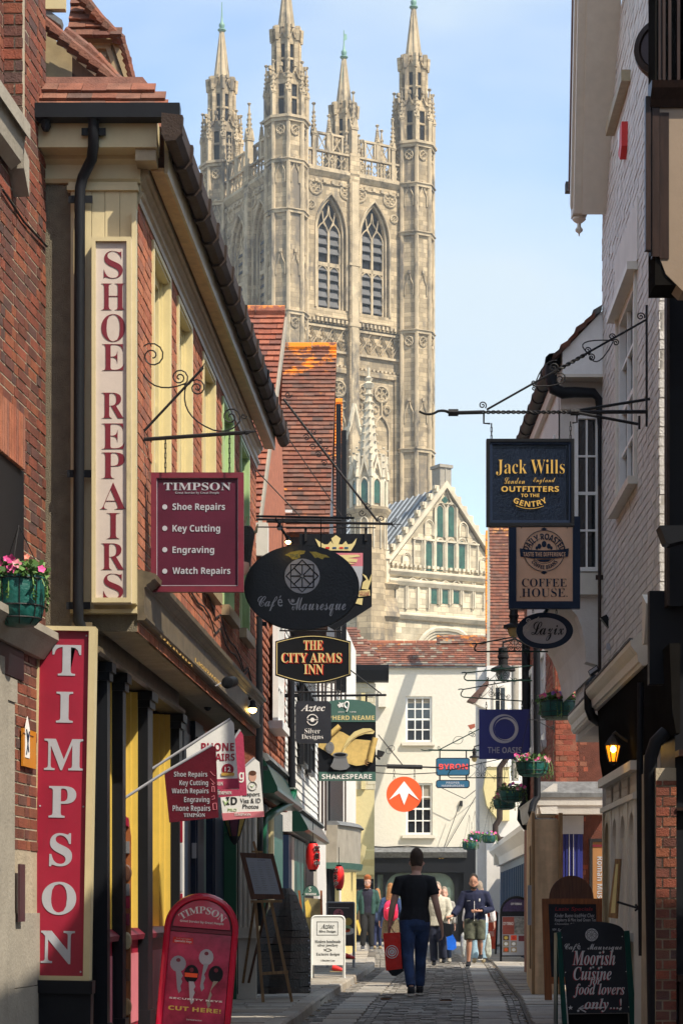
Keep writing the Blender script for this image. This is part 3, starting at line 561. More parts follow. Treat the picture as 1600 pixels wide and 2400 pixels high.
MB(GF).box(-.5, LL, 0, 3.1, -3, -.34).build('interior', M['void'], b)
# second shop unit, navy
for a0, a1, mk, c in ((4.6, 4.9, 'navy', -.05), (4.92, 5.2, 'blue', -.12), (5.25, 5.9, 'navy', -.02), (5.95, 6.6, 'navy', .03), (6.65, 7.2, 'teal', -.02), (7.25, 7.7, 'blue', -.1), (7.75, 8.9, 'navy', .0)):
 mb = MB(GF); mb.box(a0, a1, 0, 2.95, c - .2, c); mb.box(a0 + .06, a1 - .06, .2, .9, c, c + .015); mb.box(a0 + .06, a1 - .06, 1.1, 2.8, c, c + .015); mb.build('shopfront_panel', M['navy'] if mk == 'navy' else M[mk], b)
MB(GF).box(4.4, 4.44, .75, 2.05, .0, .11).build('poster_board', M['white'], b)
for k, (z0, z1, mm) in enumerate(((1.9, 2.2, 'crimson'), (1.4, 1.88, 'lettergrey'), (1.05, 1.38, 'crimson'), (.78, 1.03, 'pink'))): MB(GF).box(4.394, 4.399, z0 * .9, z1 * .9, .02, .10).build('poster', M[mm], b)
MB(GF).box(5.905, 5.945, 1.6, 1.75, .0, .04).build('intercom', M['lettergrey'], b)
for a0, z in ((5.6, 3.04), (8.2, 3.04)):
 t = T('dome_camera', 'small grey dome camera under the shop soffit ' + ('nearer the yellow windows' if a0 < 7 else 'at its far end near the bulb'), 'security camera', LF.p(a0, z, -.15), 'dome cameras')
 z += .06; MB(LF.off(c=-.2)).lathe([(.04, 0), (.055, -.01), (.055, -.03), (.045, -.04)], (a0, z, .05), 12).build('housing', M['lettergrey'], t, smooth=True); MB(LF.off(c=-.2)).lathe([(.04, -.04), (.036, -.06), (.02, -.08), (.006, -.085)], (a0, z, .05), 12).build('dome', M['black'], t, smooth=True)
# back mass of the building
MB(LF).box(.3, LL, 0, 6.2, -6, -3.1).build('core', M['brickdark'], b)
mb = MB(); mb.hull([LF.p(0, 6.6, .3), LF.p(LL, 6.6, .3), LF.p(LL, 6.6, -6), LF.p(.0, 6.6, -6)], [LF.p(1.6, 8.6, -2.2), LF.p(LL, 8.6, -2.2), LF.p(LL, 8.6, -3.2), LF.p(1.6, 8.6, -3.2)]); mb.build('main_roof', M['tileold'], b)
# vertical sign boards
t = T('vertical_sign', 'tall cream board reading SHOE REPAIRS in maroon down the shop side wall', 'sign', SF.p(sx(267), sz(1420), .1))
MB(SF).box(sx(222), sx(313), sz(1420), sz(573), .03, .15).build('board', paint('signcream', (.56, .48, .42)), t)
mb = MB(SF)
for q in ((222, 231, 1420, 573), (303, 313, 1420, 573), (231, 303, 583, 573), (231, 303, 1420, 1409)): mb.box(sx(q[0]), sx(q[1]), sz(q[2]), sz(q[3]), .15, .175)
mb.box(sx(313), sx(323), sz(1420), sz(500), .0, .12); mb.build('frame', M['cream'], t)
yy = [(592, 652), (663, 723), (734, 797), (806, 868), (922, 980), (993, 1054), (1062, 1122), (1130, 1188), (1197, 1260), (1203, 1263), (1267, 1332), (1338, 1402)]
yy = [(588, 652), (664, 726), (736, 800), (806, 868), (920, 980), (992, 1052), (1060, 1121), (1131, 1193), (1202, 1262), (1273, 1335), (1344, 1404)]
for ch, (p0, p1), wch in zip('SHOEREPAIRS', yy, (44, 56, 56, 52, 54, 54, 54, 62, 30, 56, 46)):
 text(SF, ch, (266 - wch / 2, p0, 266 + wch / 2, p1), 'serif', M['lettermaroon'], t, .154, .003, off=-.015, name='letter')
for q in (230, 305): MB(SF).lathe([(.012, 0), (.012, .03)], (sx(q), sz(570), .05), 8, axis='n').build('bolt', M['iron'], t)
tl = R(-1.0); TS = Fr(SF.p(sx(196), sz(2290), .25), (math.cos(tl), 0, math.sin(tl)), (0, -1, 0), (-math.sin(tl) , 0, math.cos(tl)))
t = T('vertical_sign', 'tall crimson board reading TIMPSON in grey letters, low at the left', 'sign', SF.p(sx(150), sz(2290), .25))
tx = lambda px, py: TS.at(px, py)
(a0, b1), (a1, b0) = TS.at(108, 1478, 0), TS.at(196, 2288, 0); a0 = a1 - .34;
MB(TS).box(a0, a1, b0, b1, -.12, 0).build('board', M['crimson'], t)
mb = MB(TS); mb.box(a0 - .045, a0, b0 - .03, b1 + .03, -.12, .03); mb.box(a1, a1 + .045, b0 - .03, b1 + .03, -.12, .03); mb.box(a0, a1, b1, b1 + .03, -.12, .03); mb.box(a0, a1, b0 - .03, b0, -.12, .03); mb.build('frame', M['cream'], t)
for ch, p0, p1, cx, wd2 in (('T', 1511, 1584, 157, 66), ('I', 1621, 1694, 152, 38), ('M', 1731, 1806, 150, 90), ('P', 1842, 1917, 147, 63), ('S', 1952, 2031, 143, 52), ('O', 2066, 2145, 139, 79), ('N', 2181, 2260, 136, 78)):
 text(TS, ch, (cx - wd2 / 2, p0, cx + wd2 / 2, p1), 'serif', M['lettergrey'], t, .004, .003, off=.008, name='letter')
MB(TS).box(a0 - .06, a1 + .06, b0 - .45, b0 - .03, -.12, .05).build('plinth', M['black'], t); MB(TS).box(a0 - .07, a1 + .07, b0 - .12, b0 - .032, -.12, .07).build('plinth_ledge', M['black'], t)
for x in (a0 + .02, a1 - .02):
 for y in (b0 + .03, (b0 + b1) / 2 - .02, b1 - .03): MB(TS).lathe([(.007, 0), (.006, .005)], (x, y, 0), 6, axis='n').build('screw', M['lettergrey'], t)
# ==== TILE-HUNG HOUSE (2nd on the left)
def gablehouse(nm, label, A, B, z_e, Yr, zr, verge, m, wallm, g, wd_, lim, left=5.0, ridge=True, batt=True):
 """a house whose ridge runs away from the street: front slope, gable wall over the street"""
 fr, ln_ = wallfr(A, B, 1); b = T(nm, label, 'building', ((A[0] + B[0]) / 2 - 1, (A[1] + B[1]) / 2, 0))
 Ye = A[1]; Yb = 2 * Yr - Ye; xa = verge[0]; xr = verge[1]           # verge X at eaves and at ridge
 sl_ = math.hypot(Yr - Ye, zr - z_e); an = math.atan2(zr - z_e, Yr - Ye)
 u = V(1, 0, 0); wv = V((xr - xa) / sl_, math.cos(an), math.sin(an)); nv = u.cross(wv).normalized() ; nv = nv if nv.z > 0 else -nv
 rf_ = Fr((xa, Ye, z_e), (1, 0, 0), nv, wv)
 r = MB(rf_).poly([(-left, 0), (0, 0), (0, sl_), (-left, sl_)], -.12, -.004).build('roof', m, b)
 tiles(r, rf_, -left, 0, 0, sl_, m, lim, g, wd_)
 MB().hull([V(xa - left, Yb, z_e), V(xa, Yb, z_e), V(xr, Yr + .02, zr - .02), V(xr - left, Yr + .02, zr - .02)], [V(xa - left, Yb, z_e - .1), V(xa, Yb, z_e - .1), V(xr, Yr + .02, zr - .12), V(xr - left, Yr + .02, zr - .12)]).build('rear_roof', m, b)
 if ridge:
  for k in range(int(left / .4)): MB().tube([V(xr - k * .4, Yr, zr + .0), V(xr - k * .4 - .39, Yr, zr + .0)], .095, 8).build('ridge_tile', m, b)
 return b, fr, ln_, r, rf_, sl_
b, fr, ln_, r, rf_, sl_ = gablehouse('tile_hung_house', 'steep red tiled house with scalloped hanging tiles just beyond the shoe shop', (-1.0, 26.0), (-.78, 30.8), 5.7, 28.7, 9.13, (-1.02, -.76), M['tilered'], None, .115, .17, 280)
H2 = b
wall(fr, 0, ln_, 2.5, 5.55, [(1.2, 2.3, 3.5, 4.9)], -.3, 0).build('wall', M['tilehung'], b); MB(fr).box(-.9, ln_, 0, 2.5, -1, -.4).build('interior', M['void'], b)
MB(fr).poly([(.05, 5.55), (ln_, 5.55), (ln_, 6.2), (2.7, 8.8)], -.3, 0).build('gable_wall', M['tilehung'], b)
tw = MB(fr).box(0, ln_, 2.86, 2.9, 0, .03).build('hung_tiles_batten', M['khaki'], b)
tiles(tw, fr, 0, ln_, 2.9, 5.6, M['tilehung'], 280, .105, .165, .035, 'scale', clip=lambda a, y: not (1.1 < a < 2.4 and 3.4 < y < 4.95) and a < 3.9)
tiles(tw, fr, 3.9, ln_, 2.9, 6.1, M['tilewhite'], 0, .105, .165, .035, 'scale')
o = sash(b, fr.off(c=.12), 1.2, 2.3, 3.5, 4.9, 3, 3, M['white'], M['glass'], .05)
MB(fr).box(1.1, 2.4, 3.4, 3.5, .0, .2).build('sill', M['white'], b)
MB(fr).hull([V(-1.03, 25.95, 5.68), V(-1.0, 25.95, 5.68), V(-.73, 28.7, 9.07), V(-.76, 28.7, 9.07)], [V(-1.03, 25.95, 5.5), V(-1.0, 25.95, 5.5), V(-.73, 28.7, 8.9), V(-.76, 28.7, 8.9)]).build('bargeboard', M['stonegrey'], b)
q0, q1 = W(600, 1228, 26), W(628, 1305, 26); MB().box(q0.x, q1.x, 25.9, 26.3, q1.z, q0.z, Fr((0, 0, 0), (1, 0, 0), (0, 0, 1), (0, 1, 0))).build('eaves_box', M['offwhite'], b)
MB(FACE(-5, 26.1)).box(0, 3.98, 0, 5.6, -.2, 0).build('front_wall', M['brickred'], b); MB(fr).box(0, ln_, 2.5, 5.5, -5, -.32).build('core', M['brickdark'], b)
# fascia of the green shop below
gh = MB(fr).mould(-.3, 4.4, [(0, 2.5), (.20, 2.5), (.25, 2.53), (.24, 2.58), (.08, 2.93), (0, 2.96)]).build('shop_hood', M['darkgreen'], b)
MB(fr).mould(-.3, 4.4, [(.06, 2.92), (.10, 2.88), (.16, 2.90), (.12, 2.98), (0, 3.0)]).build('hood_flashing', M['lead'], b)
for a0, a1, mk in ((-.9, -.75, 'darkgreen'), (-.7, -.1, 'lightyellow'), (-.05, .25, 'darkgreen'), (.8, 1.0, 'woodorange'), (1.05, 2.0, 'navy'), (2.1, 2.5, 'lightyellow'), (2.5, 3.0, 'offwhite'), (3.05, 4.6, 'teal')):
 mb = MB(fr); mb.box(a0, a1, 0, 2.45, -.3, -.05 if mk != 'darkgreen' else .02); mb.box(a0 - .02, a1 + .02, 0, .25, -.1, .02 if mk != 'darkgreen' else .05)
 if mk == 'lightyellow':
  for k in range(6): mb.lathe([(.035, 0.9), (.035, 2.4)], (a0 + .06 + k * (a1 - a0) / 6, 0, -.05), 8)
  mb.box(a0 - .02, a1 + .02, .78, .9, -.1, .05)
 mb.build('shopfront_post', M[mk], b)
dpp = lambda px, Y: (px - 800) / FP * Y
pipe('downpipe', 'black downpipe between the shoe shop brickwork and the hanging tiles', [W(606, 1445, 25.6), W(607, 1600, 25.6), W(608, 1960, 25.6), W(609, 2200, 25.6)], .045, M['black'], [W(606, 1462, 25.6), W(608, 1800, 25.6)])
pipe('downpipe', 'black downpipe turning green at its elbow below the small jewellery sign', [W(682, 1590, 29), W(683, 1720, 29), W(684, 1845, 29)], .05, M['black'], [W(682, 1630, 29)])
pipe('downpipe', 'bright green downpipe elbow under the green shop hood', [W(686, 1850, 28.9), W(686, 1862, 28.9), W(680, 1880, 28.7), W(664, 1890, 28.3), W(640, 1905, 27.6), W(618, 1922, 27), W(616, 1945, 27), W(616, 2185, 27)], .058, M['green'], [W(686, 1858, 28.9), W(616, 1985, 27), W(664, 1890, 28.3)], brackets=False)
# ==== OLD LICHENED HOUSE (3rd)
b, fr, ln_, r, rf_, sl_ = gablehouse('lichened_house', 'tall old tiled house with orange lichen under its ridge and whitewashed wall', (-.74, 31.2), (-.44, 38.4), 6.6, 34.6, 10.2, (-.18, -.08), M['tileold'], None, .115, .17, 300)
H3 = b
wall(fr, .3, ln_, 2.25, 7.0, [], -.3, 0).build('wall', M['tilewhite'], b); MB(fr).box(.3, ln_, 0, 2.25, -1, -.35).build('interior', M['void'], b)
tw = MB(fr).box(.3, ln_, 2.55, 2.6, 0, .03).build('hung_tiles_batten', M['offwhite'], b); tiles(tw, fr, .3, ln_, 2.6, 5.0, M['tilewhite'], 0, .12, .3, .02)
jf, jl = wallfr((-.22, 31.3), (-.12, 37.8), 1)
MB(jf).poly([(0, 5.1), (jl, 5.1), (jl, 6.3), (jl / 2, 9.6), (0, 6.3)], -.5, 0).build('jettied_gable', M['darkwood'], b)
MB(FACE(-4, 31.25)).box(0, 3.8, 5.2, 6.7, -.2, 0).build('front_wall', M['darkwood'], b)
for k, x in enumerate((.02, .11)): MB(jf).box(6.7 + k * .3, 6.85 + k * .3, 5, 10.1 - k * .4, x + .0, x + .09).build('barge_pipe', M['black'], b)
for a0 in (1.2, 3.2): sash(b, fr.off(c=.05), a0, a0 + 1.2, 3.3, 4.6, 3, 3, M['black'], M['glass'], .0)
MB(fr).box(.3, ln_, 0, 6.9, -4, -.32).build('core', M['brickdark'], b)
MB(fr).mould(.3, ln_ - .3, [(0, 2.25), (.18, 2.25), (.24, 2.28), (.22, 2.33), (.08, 2.58), (0, 2.6)]).build('shop_hood', M['darkgreen'], b); MB(fr).mould(.3, ln_ - .3, [(.06, 2.57), (.09, 2.53), (.16, 2.56), (.11, 2.63), (0, 2.65)]).build('hood_flashing', M['lead'], b)
for a0, a1, mk in ((.3, 1.0, 'navy'), (1.05, 1.6, 'offwhite'), (1.65, 2.3, 'teal'), (2.4, 4.0, 'teal'), (4.1, 4.6, 'darkgreen'), (4.7, 7.0, 'black')): MB(fr).box(a0, a1, 0, 2.2, -.3, -.05).build('shopfront_post', M[mk], b)
vfr = [V(-.17, 31.2, 7.1), V(-.08, 34.6, 10.2)]
# 4th: dark gabled building with bowed shopfront
b, fr, ln_, r, rf_, sl_ = gablehouse('dark_gabled_house', 'narrow old house with dark boarding and a bowed grey fascia over the lantern restaurant', (-.44, 38.6), (.35, 52.0), 7.6, 43.2, 11.35, (-.02, .02), M['tileold'], None, .13, .18, 60)
H4 = b
wall(fr, 0, ln_, 0, 7.4, [(2.2, 3.6, 4.0, 5.6), (5.2, 6.8, 4.0, 5.6)], -.3, 0).build('wall', M['whitewall'], b)
for x in (0.0, 1.1, 2.0, 3.8, 5.0, 7.0, 8.6): MB(fr).box(x, x + .18, 2.6, 7.0, .0, .03).build('timber', M['darkwood'], b)
sash(b, fr, 2.2, 3.6, 4.0, 5.6, 3, 3, M['white'], M['glass']); sash(b, fr, 5.2, 6.8, 4.0, 5.6, 3, 3, M['white'], M['glass'])
MB(fr).box(0, ln_, 0, 7.4, -4, -.32).build('core', M['brickdark'], b)
q = FACE(0, 38.5)
for k in range(14):
 x = .0 + k * .035
 MB(fr).box(2.6 + k * .32, 2.78 + k * .32, 2.75, 3.9, .03, .07).build('vertical_board', M['black'], b)
# bowed grey fascia
bow = []
for k in range(9): t_ = k / 8; bow.append((2.4 + 4.4 * t_, .55 * math.sin(math.pi * (.12 + .8 * t_))))
mb = MB(fr); fa = MB(fr); fl_ = MB(fr)
for (x0, c0), (x1, c1) in zip(bow, bow[1:]):
 fa.hull([fr.p(x0, 2.0, c0), fr.p(x1, 2.0, c1), fr.p(x1, 2.72, c1 + .02), fr.p(x0, 2.72, c0 + .02)], [fr.p(x0, 2.0, -.2), fr.p(x1, 2.0, -.2), fr.p(x1, 2.72, -.2), fr.p(x0, 2.72, -.2)])
 mb.hull([fr.p(x0, 1.88, c0 + .03), fr.p(x1, 1.88, c1 + .03), fr.p(x1, 2.0, c1 + .06), fr.p(x0, 2.0, c0 + .06)], [fr.p(x0, 1.88, -.2), fr.p(x1, 1.88, -.2), fr.p(x1, 2.0, -.2), fr.p(x0, 2.0, -.2)])
 fl_.hull([fr.p(x0, 2.72, c0 + .08), fr.p(x1, 2.72, c1 + .08), fr.p(x1, 2.80, c1 - .0), fr.p(x0, 2.80, c0)], [fr.p(x0, 2.72, -.2), fr.p(x1, 2.72, -.2), fr.p(x1, 2.80, -.2), fr.p(x0, 2.80, -.2)])
fa.build('bowed_fascia', M['stonegrey'], b); mb.build('bowed_cornice', M['sage'], b); fl_.build('fascia_cap', M['lead'], b)
for k in range(10): MB(fr).lathe([(.05, 0), (.05, 1.88)], (2.6 + .36 * k, 0, .0), 8).build('shopfront_post', M['black'] if k < 6 else M['yellowgold'], b)
for k in range(7): MB(fr).box(7.4 + k * .75, 7.55 + k * .75, 0, 2.5, -.05, .08).build('shopfront_post', M['yellowgold'], b)
MB(fr).mould(7.0, 12.6, [(0, 2.0), (.1, 2.0), (.25, 2.35), (.3, 2.6), (0, 2.65)]).build('cream_cornice', M['yellowgold'], b)
# ==== PALE YELLOW CORNER BUILDING
YF = FACE(.1, 66); yb = T('yellow_building', 'pale yellow painted corner house with black gutter, left of the cream end house', 'building', (.6, 67, 0))
yx = lambda px: YF.at(px, 0)[0]; yz = lambda py: YF.at(0, py)[1]
wall(YF, yx(800) - 1.5, yx(877), 0, yz(1600), [], -5, 0).build('wall', M['yellowwall'], yb)
pieces('brick', [it for it in bond(YF, yx(826), yx(880), yz(1850), yz(1602), c0=0, c1=.012, L_=.45, H_=.15, flemish=False)], M['brickcream'], yb, YF, 60)
MB(YF).mould(yx(800), yx(910), [(0, yz(1600)), (.2, yz(1597)), (.45, yz(1575)), (.5, yz(1562)), (0, yz(1560))]).build('gutter', M['black'], yb)
MB(YF).box(yx(846), yx(856), yz(1850), yz(1625), 0, .12).build('downpipe', M['yellowwall'], yb); MB(YF).box(yx(822), yx(830), yz(2060), yz(1620), 0, .12).build('pilaster', M['yellowwall'], yb)
MB(YF).mould(yx(815), yx(876), [(0, yz(2055)), (.1, yz(2050)), (.15, yz(2030)), (.28, yz(2015)), (.3, yz(1994)), (0, yz(1990))]).build('shop_cornice', M['yellowgold'], yb)
MB(YF).box(yx(800), yx(875), 0, yz(2060), 0, .05).build('shopfront', M['black'], yb)
MB(YF).box(yx(832), yx(862), .3, yz(2085), .05, .08).build('door_panel', M['woodlight'], yb)
hr = R(35); hs = Fr(YF.p(yx(800) - 1.5, yz(1566), .4), (1, 0, 0), (0, -math.sin(hr), math.cos(hr)), (0, math.cos(hr), math.sin(hr)))
r = MB(hs).poly([(0, 0), (yx(905) - yx(800) + 1.5, 0), (yx(830) - yx(800) + 1.5, 2.6), (0, 2.6)], -.1, -.004).build('roof', M['tilefar'], yb)
tiles(r, hs, 0, 3.3, 0, 2.6, M['tilefar'], 0, .16, .2, .03, clip=lambda a, y: a < (yx(905) - yx(800) + 1.5) - y * .38)
# ==== CREAM END HOUSE
EF = FACE(1.0, 72); ex = lambda px: EF.at(px, 0)[0]; ez_ = lambda py: EF.at(0, py)[1]
eb = T('end_house', 'cream rendered three storey house closing the lane under an old tiled roof', 'building', (3, 73, 0))
ops = [(ex(950), ex(1012), ez_(1740), ez_(1632)), (ex(951), ex(1013), ez_(1957), ez_(1835))]
wall(EF, ex(830), ex(1140) + 1.5, ez_(2010), ez_(1562), ops, -.4, 0).build('wall', M['endcream'], eb)
MB(EF).box(ex(830), ex(1140) + 1.5, 0, ez_(1562), -5, -.45).build('core', M['endcream'], eb)
for i, (a0, a1, b0, b1) in enumerate(ops):
 sash(eb, EF, a0, a1, b0, b1, 3, 4, M['white'], M['glass'], .12, bar=.04, frame=.07)
 MB(EF).box(a0 - .13, a1 + .09, b0 - .11, b0, -.1, .12).build('sill', M['offwhite'], eb)
 MB(EF).box(a0 + .07, a1 - .07, b1 - (.22 if i == 0 else .55), b1 - .07, -.109, -.108).build('blind', M['stonegrey'], eb)
MB(EF).box(ex(886), ex(1140) + 1.5, ez_(1566), ez_(1556), -.1, .12).build('lead_gutter', M['lead'], eb)
er = R(40); es_ = Fr(EF.p(ex(815) - .6, ez_(1560), .1), (1, 0, 0), (0, -math.sin(er), math.cos(er)), (0, math.cos(er), math.sin(er)))
Lr = ex(1140) - ex(815) + 2; r = MB(es_).box(0, Lr, 0, 1.38, -.1, -.004).build('roof', M['tilefar'], eb)
tiles(r, es_, 0, Lr, 0, 1.36, M['tilefar'], 300, .125, .2, .035)
MB(es_).box(ex(1068) - ex(815), Lr, 1.34, 1.75, -.1, .05).build('raised_roof', M['tilefar'], eb); tiles(r, es_.off(c=.055), ex(1068) - ex(815), Lr, 1.30, 1.78, M['tilefar'], 0, .125, .2, .035)
for k in range(11): MB(es_).tube([(k * .42, 1.40, .0), (k * .42 + .41, 1.40, .0)], .07, 7, fr=es_).build('ridge_tile', M['tilehung'], eb)
# its dark shopfront
MB(EF).mould(ex(872), ex(1092), [(0, ez_(2014)), (.3, ez_(2010)), (.42, ez_(1998)), (.05, ez_(1985)), (0, ez_(1985))]).build('lead_hood', M['lead'], eb)
MB(EF).box(ex(874), ex(1090), ez_(2045), ez_(2004), .0, .22).build('shop_fascia', M['black'], eb)
text(EF, '28', (1027, 2004, 1040, 2013), 'serif', M['gold'], eb, .225);
mb = MB(EF); mb.tube([(ex(872), ez_(1984), .1), (ex(900), ez_(1986), .1), (ex(955), ez_(1983), .1), (ex(1020), ez_(1988), .1), (ex(1085), ez_(1986), .1)], .02); mb.build('cable', M['iron'], eb)
wf = EF; mb = MB(wf); so_ = [(ex(884), ex(897), .75, ez_(2050)), (ex(904), ex(1064), .75, ez_(2046))]
wall(wf, ex(872), ex(1095), 0, ez_(2044), so_, -.1, .05, mb).build('shopfront_frame', M['black'], eb)
for a0, a1, b0, b1 in so_: MB(wf).box(a0, a1, b0, b1, -.09, -.05).build('shop_window', M['shopglass'], eb)
for sgn, cx_ in ((1, so_[1][0]), (-1, so_[1][1])): MB(wf).poly([(cx_, so_[1][3]), (cx_ + sgn * .5, so_[1][3])] + [(cx_ + sgn * .5 * (1 - math.sin(t_)), so_[1][3] - .5 * (1 - math.cos(t_))) for t_ in [R(a) for a in (0, 20, 40, 60, 80, 90)]], -.04, .04).build('corner_spandrel', M['black'], eb)
MB(EF).mould(ex(1092), ex(1190), [(0, ez_(1985)), (.15, ez_(1985)), (.2, ez_(1978)), (0, ez_(1975))]).build('second_cornice', M['black'], eb); MB(EF).box(ex(1092), ex(1190) + .5, ez_(2060), ez_(1985), .05, .14).build('second_fascia', M['black'], eb)
wall(EF, ex(1095), ex(1200), 0, ez_(2060), [(ex(1112), ex(1172), .6, ez_(2068))], -.1, .06).build('second_shopfront', M['black'], eb); MB(EF).box(ex(1112), ex(1172), .6, ez_(2068), -.09, -.05).build('shop_window', M['shopglass'], eb)
MB(EF).box(ex(1085), ex(1097), 0, ez_(1985), .06, .2).build('pilaster', M['black'], eb)
MB(EF).box(ex(1140), ex(1176), ez_(2200), ez_(2095), -.04, -.02).build('window_poster', M['lettergrey'], eb)
for s_, p in (('LOADED', (1146, 2118, 1188, 2130)), ('QUARTER', (1146, 2133, 1188, 2143))): text(EF, s_, p, 'sansb', M['letterwhite'], eb, .0)
MB(EF).poly([(ex(1095), ez_(1700)), (ex(1112), ez_(1696)), (ex(1113), ez_(1704)), (ex(1102), ez_(1710))], 0, .004).build('bare_patch', M['brickred'], eb)
MB(EF).box(ex(886), ex(904), ez_(1658), ez_(1620), .0, .25).build('meter_box', M['endcream'], eb)
for pts in (((1078, 1880), (1040, 1985)), ((1118, 1860), (1045, 1985)), ((1020, 1840), (1088, 1872)), ((1088, 1872), (1180, 1800))): MB().tube([W(*pts[0], 71.6), W(*pts[1], 71.6)], .012, 5).build('wire', M['iron'], eb)
MB(EF).box(ex(1077), ex(1083), ez_(1890), ez_(1877), 0, .1).build('wire_box', M['iron'], eb)
# ==== WHITE BRICK BUILDING (right)
RF, RL = wallfr((2.563, 17.2), (2.664, 21.8), -1)
b = T('white_brick_building', 'tall white painted brick building on the right with a bargeboard and pendant', 'building', (2.8, 19.5, 0))
rx = lambda px, py: RF.at(px, py)
hz = 3.4
wz = [(RF.at(1448, 900)[0], RF.at(1493, 900)[0])]; a_f, a_n = RF.at(1448, 900)[0], RF.at(1491, 900)[0]; wa0, wa1 = min(a_f, a_n), max(a_f, a_n)
wb0, wb1 = RF.at(1491, 1120)[1] , RF.at(1491, 640)[1]
ops = [(wa0, wa1, wb0, wb1)]
MB(RF).box(RF.at(1440, 300)[0], RF.at(1478, 220)[0], RF.at(1455, 255)[1] - .05, RF.at(1455, 255)[1] + .05, 0, .09).build('lintel_strip', M['khaki'], b)
tri = [(-.0, 8.0), (RL, 8.0), (RL * .5 - .6, 13.5)]
w_ = wall(RF, 0, RL, 0, 9.6, ops, -.3, 0).build('wall', M['mortarwhite'], b)
its = bond(RF, 0, RL, 3.2, 9.6, ops=ops, c0=-.02, c1=.006, H_=.078, L_=.23, jit=.003)
pieces('brick', its, M['brickwhite'], w_, RF, 300)
NF = FACE(2.563, 17.2)                                   # its end facing the camera
MB(NF).box(0.0, 3, 0, 9.6, -.3, -.005).build('end_wall', M['mortarwhite'], b); pieces('brick', bond(NF, .0, .35, 3.2, 9.4, c0=-.02, c1=.002, H_=.078), M['brickwhite'], w_, NF, 0)
for i, (a0, a1, b0, b1) in enumerate(ops):
 sash(b, RF, a0, a1, b0, b1, 3, 4, M['white'], M['glass'], .07, frame=.07, bar=.03)
 mb = MB(RF); mb.box(a0 - .12, a1 + .12, b1, b1 + .07, -.02, .10); mb.box(a0 - .05, a0, b0, b1, -.02, .03); mb.box(a1, a1 + .05, b0, b1, -.02, .03); mb.build('window_hood', M['offwhite'], b)
 MB(RF).box(a0 - .1, a1 + .1, b0 - .07, b0, -.02, .09).build('sill', M['offwhite'], b)
 MB(RF).box(a0 - .18, a1 + .18, b1 + .07, b1 + .62, .0, .018).build('plaster_panel', M['whitewall'], b)
# gable bargeboard: its foot hangs at the far end and it climbs towards the camera
fx, fy = 2.40, 21.7; fz = CZ + (HY - 500) * fy / FP
gd = V(-.12, -1.5, 1.65).normalized(); q0 = V(fx, fy, fz)
bf = Fr(q0, gd, V(-1, 0, 0), gd.cross(V(-1, 0, 0)) if gd.cross(V(-1, 0, 0)).y > 0 else V(-1, 0, 0).cross(gd))
MB(bf).box(.1, 6, -.22, .02, -.02, .06).build('bargeboard', M['offwhite'], b); MB(bf).box(.1, 6, -.12, -.02, .06, .085).build('bargeboard_mould', M['offwhite'], b)
MB(bf).box(.1, 6, -.25, .1, -.34, -.02).build('verge_soffit', M['offwhite'], b)
MB(bf).box(.2, 6, .02, .15, -.3, .09).build('verge_tiles', M['tilefar'], b)
PF = FACE(fx - .05, fy); pz = lambda py: PF.at(0, py)[1]; pxx = lambda px: PF.at(px, 0)[0]
mb = MB(PF); mb.box(pxx(1340), pxx(1374), pz(505), pz(392), -.12, .04); mb.box(pxx(1340), pxx(1412), pz(488), pz(455), -.12, -.02); mb.build('bargeboard_foot', M['offwhite'], b)
MB(PF).lathe([(.065, -.005), (.07, -.03), (.05, -.05), (.02, -.07), (.02, -.10), (.04, -.13), (.035, -.15), (.01, -.17), (.004, -.20)], (pxx(1357), pz(505), -.04), 10).build('pendant', M['offwhite'], b, smooth=True)
MB(PF).box(pxx(1325), pxx(1340), pz(447), pz(425), -.1, .0).build('gutter_end', M['lead'], b)
q = W(1440, 350, 1); aa, bb = RF.at(1466, 335)
t = T('alarm_box', 'red and white burglar alarm box high on the white brick wall', 'alarm', RF.p(aa, bb, 0))
al = [RF.at(1458, 296), RF.at(1476, 296), RF.at(1474, 373), RF.at(1460, 368)]
ca = sum(x for x, y in al) / 4; cb = sum(y for x, y in al) / 4
MB(RF).poly([(ca - .14, cb + .14), (ca + .14, cb + .14), (ca + .13, cb - .08), (ca, cb - .16), (ca - .13, cb - .08)], .0, .06).build('housing', M['red'], t)
MB(RF).poly([(ca - .02, cb + .14), (ca + .145, cb + .145), (ca + .135, cb - .05), (ca + .04, cb - .03)], .0, .065).build('housing_white', M['white'], t)
# shop hood of the white building
def hood(b, fr, a0, a1, z, s, m, cap, name='shop_hood', out=.55):
 MB(fr).mould(a0, a1, [(0, z), (out * .55, z), (out * .62, z + .04 * s), (out * .70, z + .05 * s), (out * .74, z + .16 * s), (out * .86, z + .20 * s), (out, z + .27 * s), (out * 1.02, z + .33 * s), (out * .95, z + .35 * s), (.0, z + .62 * s)]).build(name, m, b)
 mb = MB(fr)
 for i in range(int((a1 - a0) / .14)): mb.box(a0 + .14 * i, a0 + .14 * i + .133, z + .34 * s, z + .362 * s + random.uniform(0, .01), out * .9, out * 1.06)
 mb.build('hood_slates', cap, b)
hood(b, RF, .3, 4.35, 3.1, .62, M['offwhite'], M['lead'], out=.20)
MB(RF).mould(-1.2, 4.3, [(.0, 2.42), (.03, 2.42), (.06, 2.6), (.08, 3.095), (.0, 3.095)]).build('recess_shade', M['void'], b)  # black sheet standing in for the shaded open recess under the hood
